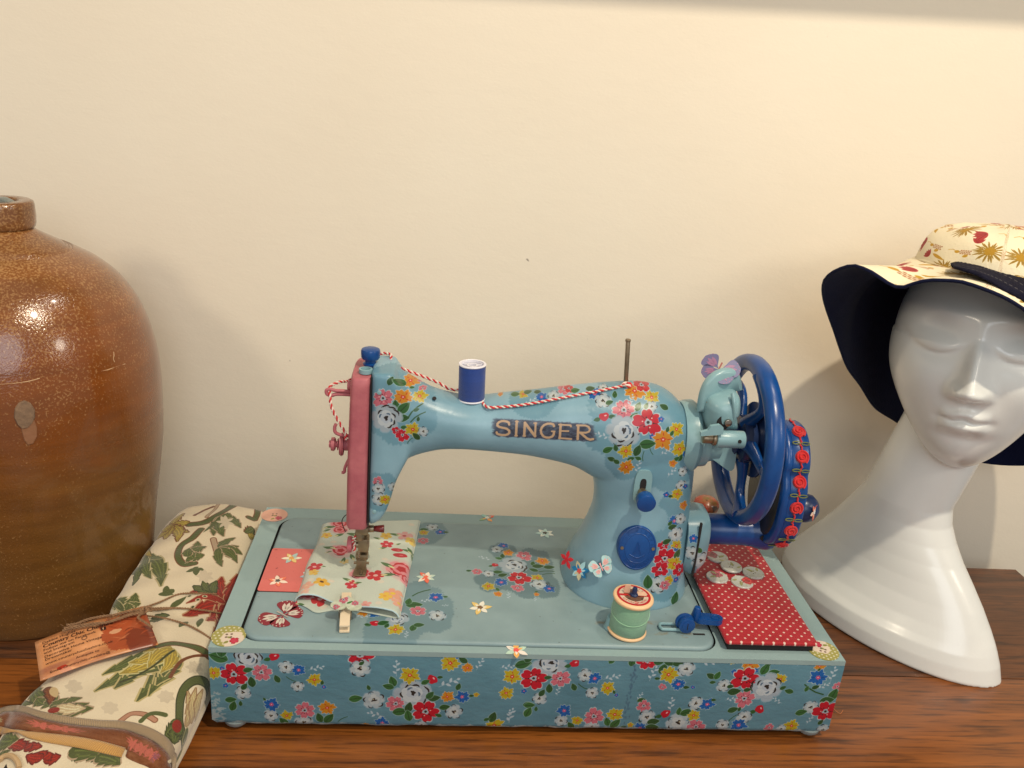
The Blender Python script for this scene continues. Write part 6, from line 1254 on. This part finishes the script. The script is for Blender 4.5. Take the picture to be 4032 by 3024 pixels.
# ------------------------------------------------------------------ display head
P0 = at(2115, 752, y=.080)
FH = np.array([-.54, -.81, .10]); FH /= np.linalg.norm(FH)
UH = CR*.21+CU*1.0; UH -= FH*(UH@FH); UH /= np.linalg.norm(UH); XH = np.cross(UH, -FH) if False else np.cross(-FH, UH)
if XH@CR < 0: XH = -XH
HB_ = .080
HC = P0-FH*(HB_-.004)
HM = np.eye(4); HM[:3, 0] = XH; HM[:3, 1] = -FH; HM[:3, 2] = UH; HM[:3, 3] = HC
def tolocal(P): return (np.asarray(P)-HC)@HM[:3, :3]
def head_mesh(nu=260, nv_=240):
    V = []; g = lambda a, s: np.exp(-(a/s)**2)
    th = np.linspace(0, 2*np.pi, nu, endpoint=False); ph = np.linspace(-np.pi/2, np.pi/2, nv_+2)[1:-1]
    TH, PH = np.meshgrid(th, ph); cz = np.sin(PH); cr = np.cos(PH)
    z = np.where(cz > 0, .080*cz, .112*cz); taper = np.where(z < 0, 1-.20*(-z/.1)**1.8, 1.0)
    x = .0655*cr*np.sin(TH)*taper*np.where(z < 0, 1+.05*g(z+.03, .03), 1); yy = -np.cos(TH)*cr
    y = np.where(yy < 0, yy*HB_*np.where(z < 0, 1-.02*(-z/.1), 1), yy*.092)
    y = np.where((yy > 0) & (z < -.02), y*(1-.55*np.clip((-z-.02)/.08, 0, 1)), y)
    ax = np.abs(x); fr = np.clip(-yy*1.8, 0, 1)**1.2
    f = np.zeros_like(x)
    # sockets, lids, brow
    f -= .0100*g(ax-.030, .0180)*g(z-.002, .0155)
    lid = ((ax-.030)/.0165)**2+((z+.001-.10*(ax-.03))/.0092)**2
    f += .0098*np.exp(-lid*1.0)*1/(1+np.exp(-(z+.0085-.0055*((ax-.030)/.016)**2)/.0009))
    crease = np.abs(z+.0088-.0062*((ax-.030)/.016)**2-.06*(ax-.03)); f -= .0010*np.exp(-(crease/.0013)**2)*g(ax-.030, .0145)
    cr2 = np.abs(z-.0100+.0062*((ax-.030)/.017)**2-.04*(ax-.03)); f -= .00015*np.exp(-(cr2/.0020)**2)*g(ax-.030, .0135)
    f += .0036*g(ax-.024, .022)*g(z-.0215-.05*ax, .0075)
    f += .0030*g(ax-.037, .018)*g(z+.028, .020)
    f -= .0012*g(ax-.035, .016)*g(z+.062, .018)
    # nose
    s = np.clip((.007-z)/.039, 0, 1); ridge = .0022+.0238*s**1.15; wn = .0062+.0046*s**2
    nose = ridge*np.exp(-(ax/wn)**2.0); cut = 1/(1+np.exp(-(z+.0400)/.0016)); top = 1/(1+np.exp((z-.022)/.006)); f += nose*cut*top
    f += .0070*g(ax-.0100, .0050)*g(z+.0345, .0060)*1/(1+np.exp(-(z+.0415)/.0014))
    f -= .0010*g(ax-.0190, .005)*g(z+.036, .007)
    # mouth
    f += .0045*g(x, .021)*g(z+.058, .016)
    mw = np.clip(1-(ax/.0180)**2, 0, 1)
    ul = .0043*mw**.8*g(z+.0535-.0016*np.cos(ax/.0180*4.7)*mw, .0038); ll = .0056*mw**.9*g(z+.0645, .0046)
    f += ul+ll; f -= .0028*mw**.6*g(z+.0587-.0010*np.cos(ax*420)*mw, .0013)
    f -= .0014*g(x, .0030)*g(z+.0470, .0045); f -= .0016*g(ax-.0190, .0035)*g(z+.0590, .0035)
    f -= .0030*g(x, .018)*g(z+.0740, .0050); f += .0055*g(x, .019)*g(z+.0930, .0120)
    y = y-f*fr
    V = np.stack([x, y, z], -1).reshape(-1, 3); V = np.r_[V, [[0, 0, -.112]], [[0, 0, .080]]]; F = []
    for j in range(nv_-1):
        for i in range(nu): k = (i+1) % nu; F.append([j*nu+i, j*nu+k, (j+1)*nu+k, (j+1)*nu+i])
    b0, t0 = len(V)-2, len(V)-1
    for i in range(nu): F.append([b0, (i+1) % nu, i]); F.append([t0, (nv_-1)*nu+i, (nv_-1)*nu+(i+1) % nu])
    return V, F
hmesh = xf(head_mesh(), HM)
D_ = np.array([.534, -.845, 0]); NF = np.array([-.845, -.534, 0])
B0 = np.array([.583, .164, 0.0])
def onplane(px, py, c=B0):
    x = px*1.82278-2016; y = py*1.82278-1512; d = CF+CR*x/FPX-CU*y/FPX; t_ = ((c-CAM)@NF)/(d@NF); P = CAM+d*t_; return (P-c)@D_, P[2]
LS = [onplane(*q) for q in ((1913, 987), (1872, 1040), (1808, 1101), (1755, 1140), (1719, 1166), (1697, 1186))]
RS = [onplane(*q) for q in ((2100, 1045), (2066, 1075), (2058, 1093), (2056, 1120), (2060, 1149), (2075, 1202), (2092, 1240), (2111, 1283), (2130, 1330), (2148, 1380), (2158, 1420))]
LS = sorted([(z, a) for a, z in LS]); RS = sorted([(z, a) for a, z in RS])
print('LS', np.round(LS, 3).tolist()); print('RS', np.round(RS, 3).tolist())
def base_ring(z, aL, aR, bf, bb, n=120, e=2.0):
    th = np.linspace(0, 2*np.pi, n, endpoint=False); c = (aL+aR)/2; A_ = (aR-aL)/2; ct, st = np.cos(th), np.sin(th)
    u = c+A_*np.sign(ct)*np.abs(ct)**(2/e); w_ = np.where(st > 0, bf*np.abs(st)**(2/e), -bb*np.abs(st)**(2/e))
    P = B0+u[:, None]*D_+w_[:, None]*NF; P[:, 2] = z; return P
zl, al = zip(*LS); zr, ar = zip(*RS)
rg_ = []
for z, bf, bb in ((0, .0560, .030), (.002, .0585, .033), (.014, .0580, .034), (.024, .0555, .034), (.030, .0515, .033), (.040, .0465, .032), (.055, .0410, .0315), (.070, .0375, .031), (.085, .0355, .031), (.100, .0345, .031), (.115, .0340, .0315), (.130, .0345, .032), (.145, .035, .0325), (.16, .036, .033)):
    aL = np.interp(z, [0, .012]+list(zl), [-.113, -.117]+list(al)) if z < zl[0] else np.interp(z, zl, al)
    aR = np.interp(z, [0, .012]+list(zr), [.114, .119]+list(ar)) if z < zr[0] else np.interp(z, zr, ar)
    rg_.append((z, aL, aR, bf, bb))
ntop = HC-UH*.045+(-FH)*.022
zs_ = [g_ for g_ in rg_]
rings = [base_ring(*g_) for g_ in zs_ if g_[0] <= .1301]
def project(P):
    d_ = np.asarray(P)-CAM; z_ = d_@CF; return np.c_[(2016+FPX*(d_@CR)/z_)/1.82278, (1512-FPX*(d_@CU)/z_)/1.82278]
oL = np.array([(1955, 925), (1913, 987), (1872, 1040), (1808, 1101), (1755, 1140), (1719, 1166), (1697, 1186), (1688, 1208), (1690, 1230)], float)
oR = np.array([(2125, 1020), (2100, 1045), (2074, 1070), (2060, 1093), (2056, 1120), (2060, 1149), (2075, 1202), (2092, 1240), (2111, 1283), (2130, 1330), (2148, 1380), (2158, 1420), (2163, 1450), (2163, 1475)], float)
rings = []
for z, aL, aR, bf, bb in rg_:
    if z > .1301: continue
    for _ in range(14):
        P_ = base_ring(z, aL, aR, bf, bb); q_ = project(P_); il, ir = q_[:, 0].argmin(), q_[:, 0].argmax()
        aL -= np.clip((q_[il, 0]-np.interp(q_[il, 1], oL[:, 1], oL[:, 0]))*.00035, -.006, .006); aR += np.clip((np.interp(q_[ir, 1], oR[:, 1], oR[:, 0])-q_[ir, 0])*.00035, -.006, .006)
    rings.append(base_ring(z, aL, aR, bf, bb))
last = rings[-1]; cl = last.mean(0)
for k in (.35, .7, 1.0):
    c_ = cl*(1-k)+ntop*k; rings.append((last-cl)*(1-k*.02)+c_)
neck = loft(rings)
M_man = mat('white mannequin paint', srgb(228, 230, 226), .26, .5, coat=.3, bump=.08, bscale=50, var=.3, vscale=14, col2=srgb(216, 216, 214), chip=srgb(176, 172, 164), chipscale=60, chipth=.745)
MN = bpy.data.objects.new('tmp', bpy.data.meshes.new('tmp')); bpy.data.objects.remove(MN)
MH = obj('mannequin_head', join(hmesh, neck), M_man, None, 0, loc=tuple(B0))
md = MH.modifiers.new('r', 'REMESH'); md.mode = 'VOXEL'; md.voxel_size = .0009; ms = MH.modifiers.new('s', 'SMOOTH'); ms.iterations = 5; ms.factor = .5
dg = bpy.context.evaluated_depsgraph_get(); me = bpy.data.meshes.new_from_object(MH.evaluated_get(dg)); MH.modifiers.clear(); old = MH.data; MH.data = me; bpy.data.meshes.remove(old)
me.materials.clear(); me.materials.append(M_man)
# soften only the jaw to neck join
nv = len(me.vertices); a_ = np.zeros(nv*3); me.vertices.foreach_get('co', a_); a_ = a_.reshape(-1, 3); Lc = (a_+B0-HC)@HM[:3, :3]
vg = MH.vertex_groups.new(name='jaw'); wts = np.exp(-((Lc[:, 2]+.092)/.034)**2)*np.clip((Lc[:, 1]+.062)/.02, 0, 1)
for i in np.nonzero(wts > .05)[0]: vg.add([int(i)], float(wts[i]), 'REPLACE')
m2_ = MH.modifiers.new('s2', 'SMOOTH'); m2_.vertex_group = 'jaw'; m2_.iterations = 60; m2_.factor = .6
me.polygons.foreach_set('use_smooth', [True]*len(me.polygons))
tag(MH, 'glossy white mannequin head with closed eyes and long neck on the sideboard', 'mannequin head')

# ------------------------------------------------------------------ sun hat
hc_ = Canvas(0, 0, .60, .22, 2600, C8(240, 228, 196)); hc_.mottle(.008, .05)
OC, OCD, HR = C8(196, 150, 48), C8(158, 124, 50), C8(172, 62, 58)
def sunf(x, y, R):
    hc_.polar(x, y, R, zig(17, 0, .45), OCD); hc_.polar(x, y, R*.5, zig(9, 1, .2), OC*.9)
    for k in range(14): a = k*.45; hc_.lens((x+R*.5*math.cos(a), y+R*.4*math.sin(a)), (x+R*1.25*math.cos(a), y+R*1.1*math.sin(a)), R*.14, OCD)
def tulip(x, y, R, rot):
    for k in range(5): a = rot+(k-2)*.36; hc_.lens((x, y), (x+R*1.7*math.cos(a), y+R*1.7*math.sin(a)), R*.62, HR)
    for k in range(4): a = rot+(k-1.5)*.36; hc_.stroke([(x+R*.2*math.cos(a), y+R*.2*math.sin(a)), (x+R*1.4*math.cos(a), y+R*1.4*math.sin(a))], R*.07, C8(126, 36, 40))
def grapes(x, y, R):
    for i in range(-2, 3):
        for j in range(-1, 2): hc_.ell(x+i*R*.36+(j % 2)*R*.18, y+j*R*.3, R*.15, R*.13, 0, C8(178, 128, 88))
    hc_.ell(x-R*1.2, y, R*.4, R*.3, 0, OC); hc_.ell(x+R*.3, y-R*.7, R*.4, R*.25, .4, OC)
    hc_.stroke([(x-R*1.2, y), (x-R*2, y+R*.4), (x-R*2.8, y+R*.2)], R*.1, OC)
for i in range(22):
    for j in range(8):
        x = .014+i*.0272+(j % 2)*.0136+RNG.uniform(-.004, .004); y = .014+j*.028+RNG.uniform(-.004, .004); k = (i+2*j) % 4
        if k == 0: sunf(x, y, .0125)
        elif k == 1: tulip(x, y, .0090, RNG.uniform(0, 6))
        elif k == 2: grapes(x, y, .0072); hc_.lens((x, y-.01), (x+.016, y-.014), .004, OC)
        else: grapes(x, y, .0060); tulip(x+.008, y+.012, .0055, RNG.uniform(0, 6))
IMH = hc_.image('hat_print', .95)
M_hat = mat('hat cotton', (1, 1, 1), .8, .2, bump=.5, bscale=500, img=IMH, sheen=.05)
for n_m in [n for n in M_hat.node_tree.nodes if n.type == 'TEX_IMAGE']: n_m.extension = 'REPEAT'
M_navy = mat('navy cotton', srgb(14, 20, 50), .9, .15, bump=.6, bscale=500, sheen=.05, var=.4, vscale=30, col2=srgb(9, 12, 32))
HT = thing('sun_hat', 'floppy sun hat in cream floral cotton with navy lining on the mannequin head', 'sun hat', tuple(HC))
NB = 160; phi = np.linspace(0, 2*np.pi, NB, endpoint=False)     # 0 = front
def loc2w(L_): return np.asarray(L_)@HM[:3, :3].T+HC
def ringL(rx, ry, z, tilt=0.0): return np.c_[rx*np.sin(phi), -ry*np.cos(phi)+.004, z+tilt*(-np.cos(phi))]
outer_px = [(2100, 612, .030), (2160, 640, .026), (2212, 674, .028), (2300, 735, .045), (2390, 815, .09), (2400, 920, .15), (2330, 985, .20), (2220, 1003, .235), (2130, 1002, .255), (2040, 975, .262), (1955, 925, .252), (1905, 890, .235), (1858, 835, .210), (1820, 765, .182), (1796, 700, .160), (1781, 645, .140), (1779, 612, .122), (1787, 596, .112), (1805, 585, .103), (1838, 577, .090), (1862, 583, .083), (1885, 594, .076), (1910, 610, .069), (1930, 620, .063), (1950, 621, .058), (1975, 611, .052), (2005, 602, .046), (2040, 601, .040), (2070, 603, .034)]
OL = np.array([tolocal(at(a, b_, y=c)) for a, b_, c in outer_px]); oa = np.arctan2(OL[:, 0], -OL[:, 1]) % (2*np.pi)
# walk the rim in its given order (front, right, back, left): unwrap angles monotonic
oa = np.unwrap(np.r_[oa, oa[:1]+2*np.pi]); 
for i in range(1, len(oa)): oa[i] = max(oa[i], oa[i-1]+.03)
sc__ = (2*np.pi)/(oa[-1]-oa[0]); oa = oa[0]+(oa-oa[0])*sc__; OLc = np.r_[OL, OL[:1]]
# resample densely along the rim
tt = np.linspace(0, len(OL), NB*4, endpoint=False); ext = np.r_[OL[-2:], OL, OL[:3]]
def cr_(i, u): p0_, p1_, p2_, p3_ = ext[i+1], ext[i+2], ext[i+3], ext[i+4]; return .5*((2*p1_)+(-p0_+p2_)*u+(2*p0_-5*p1_+4*p2_-p3_)*u*u+(-p0_+3*p1_-3*p2_+p3_)*u**3)
dn = np.array([cr_(int(t_), t_-int(t_)) for t_ in tt]); da_ = np.interp(tt, np.arange(len(OL)+1), oa)
ph_ = phi.copy(); ph_[ph_ < oa[0]] += 2*np.pi
order = np.argsort(ph_); outer = np.zeros((NB, 3))
for k in range(3): outer[:, k] = np.interp(ph_, np.r_[da_, da_[0]+2*np.pi], np.r_[dn[:, k], dn[0, k]])
inner = ringL(.0635, .0810, .058, .004)+np.array([.004, 0, 0])
rad = []
for t_ in np.linspace(0, 1, 22):
    R_ = inner*(1-t_)+outer*t_; dirn = outer-inner; bow = math.sin(math.pi*t_)
    outw = np.c_[np.sin(phi), -np.cos(phi), np.zeros(NB)]
    drop = np.clip(-(outer[:, 2]-inner[:, 2])/.08, -.3, 1.3)
    R_ = R_+outw*(.016*bow*np.clip(drop, 0, 1.3))[:, None]+np.c_[np.zeros(NB), np.zeros(NB), .010*bow*np.clip(drop, 0, 1.3)]
    R_[:, 2] += .0015*np.sin(phi*9)*t_
    rad.append(R_)
def sheet(rings, off=0.0, flip=False):
    V = np.concatenate(rings); n = NB; F = []
    for i in range(len(rings)-1):
        for j in range(n): q = [i*n+j, i*n+(j+1) % n, (i+1)*n+(j+1) % n, (i+1)*n+j]; F.append(q[::-1] if flip else q)
    return V, F
Vb, Fb = sheet(rad); Ub = np.concatenate([np.c_[phi/(2*np.pi)*.9/.60*.6, np.full(NB, .12+.28*i/21/1.0)] for i in range(22)])
def two_sided(name, vf, uv_, parent, m_top, m_bot, thick=.0016):
    V, F = vf; P = loc2w(V); nrm = np.zeros_like(P)
    for f in F:
        a, b_, c = P[f[0]], P[f[1]], P[f[2]]; n_ = np.cross(b_-a, c-a); nrm[f] += n_
    nrm /= np.linalg.norm(nrm, axis=1)[:, None]+1e-12
    up_ = nrm@UH; sg = 1 if np.median(up_) > 0 else -1; nrm *= sg
    if sg < 0: F = [f[::-1] for f in F]
    o1_ = obj(name, (P+nrm*thick*.5, F), m_top, parent, 180, uv=uv_); o2_ = obj(name+'_lining', (P-nrm*thick*.5, [f[::-1] for f in F]), m_bot, parent, 180, uv=uv_); return o1_, o2_, P, nrm
o1_, o2_, PB, NBm = two_sided('brim', (Vb, Fb), Ub, HT, M_hat, M_navy)
rimP = PB[-NB:]; e_ = tube(np.r_[rimP, rimP[:2]], .0013, 8, False); obj('brim_binding', e_, M_navy, HT)
cr_r = []
for i, (k, z) in enumerate(((1.0, .058), (.985, .063), (.955, .070), (.91, .076), (.84, .0815), (.72, .0858), (.52, .0885), (.28, .0895), (.03, .0900))):
    R_ = ringL(.0640*k, .0820*k, z, .004*k)+np.array([.004, 0, 0]); R_[:, 2] += .0008*np.sin(phi*6+i); cr_r.append(R_)
Vc, Fc = sheet([r_+0 for r_ in cr_r], flip=True); Uc = np.concatenate([np.c_[phi/(2*np.pi)*.85*.9, np.full(NB, .45+.05*i)] for i in range(len(cr_r))])
oc = obj('crown', (loc2w(Vc), Fc), M_hat, HT, 180, uv=Uc)
seamv = cr_r[1]; obj('crown_seam', tube(loc2w(np.r_[seamv, seamv[:2]])+UH*-.004, .0011, 6, False), M_hat, HT, uv=lambda V: np.c_[V[:, 0]*2, V[:, 2]*2])
# navy stitched tab on the brim front
tabc = Canvas(0, 0, 1, .35, 600, C8(24, 24, 42)); tabc.mottle(.01, .05)
for j in range(4):
    for i in range(22): x = .03+i*.045; tabc.stroke([(x, .05+j*.07+.02*x), (x+.022, .05+j*.07+.02*x)], .005, C8(120, 116, 110), .8)
for i in range(60): x = i/60; tabc.stroke([(x, .325), (x+.008, .345), (x+.016, .325)], .005, C8(190, 160, 80), .8)
IMT = tabc.image('tab_stitching')
up_t = [(2052, 577), (2075, 570), (2108, 569), (2125, 560), (2150, 555), (2180, 561), (2212, 582), (2250, 618), (2290, 660)]
lo_t = [(2058, 584), (2078, 590), (2106, 598), (2128, 609), (2150, 622), (2180, 640), (2212, 657), (2250, 685), (2290, 715)]
def ray_hit(px, py):
    x = px*1.82278-2016; y = py*1.82278-1512; d = CF+CR*x/FPX-CU*y/FPX; Q = (PB-CAM); t_ = Q@d/(d@d); dist = np.linalg.norm(Q-t_[:, None]*d, axis=1); k = dist < .006
    tm = t_[k].min() if k.any() else .7; kk_ = k & (t_ < tm+.02); w_ = 1/(dist[kk_]+1e-4)**2 if kk_.any() else None
    return CAM+d*((t_[kk_]*w_).sum()/w_.sum() if kk_.any() else tm)
A_ = spline([(*p, 0) for p in up_t], 40)[:, :2]; B_ = spline([(*p, 0) for p in lo_t], 40)[:, :2]; V = []; U = []
toc = lambda p: (CAM-p)/np.linalg.norm(CAM-p)
for j in range(8):
    for i in range(40): p = ray_hit(*(A_[i]*(1-j/7)+B_[i]*j/7)); V.append(p+UH*.0022+FH*.0008); U.append((i/39, .35*(1-j/7)/.35))
V = np.array(V).reshape(8, 40, 3)
for _ in range(6): V[1:-1, 1:-1] = (V[:-2, 1:-1]+V[2:, 1:-1]+V[1:-1, :-2]+V[1:-1, 2:])/4; V[0, 1:-1] = (V[0, :-2]+V[0, 2:])/2; V[-1, 1:-1] = (V[-1, :-2]+V[-1, 2:])/2
F = [[j*40+i, j*40+i+1, (j+1)*40+i+1, (j+1)*40+i][::-1] for j in range(7) for i in range(39)]
o_ = obj('stitched_tab', (V.reshape(-1, 3), F), mat('navy tab', (.8, .8, .9), .9, .1, img=IMT, bump=.5, bscale=500), HT, 180, uv=np.array(U)); s_ = o_.modifiers.new('t', 'SOLIDIFY'); s_.thickness = .0018; s_.offset = 0

lf = [at(1797, 1522, z=.0006), at(1803, 1533, z=.0010), at(1815, 1541, z=.0006), at(1821, 1534, z=.0006)]
tag(obj('lint_thread', tube(spline(lf, 24), .00022, 5), mat('lint', srgb(206, 130, 84), .9), None, 180), 'short stray tan thread lying on the wood right of the case corner', 'thread')
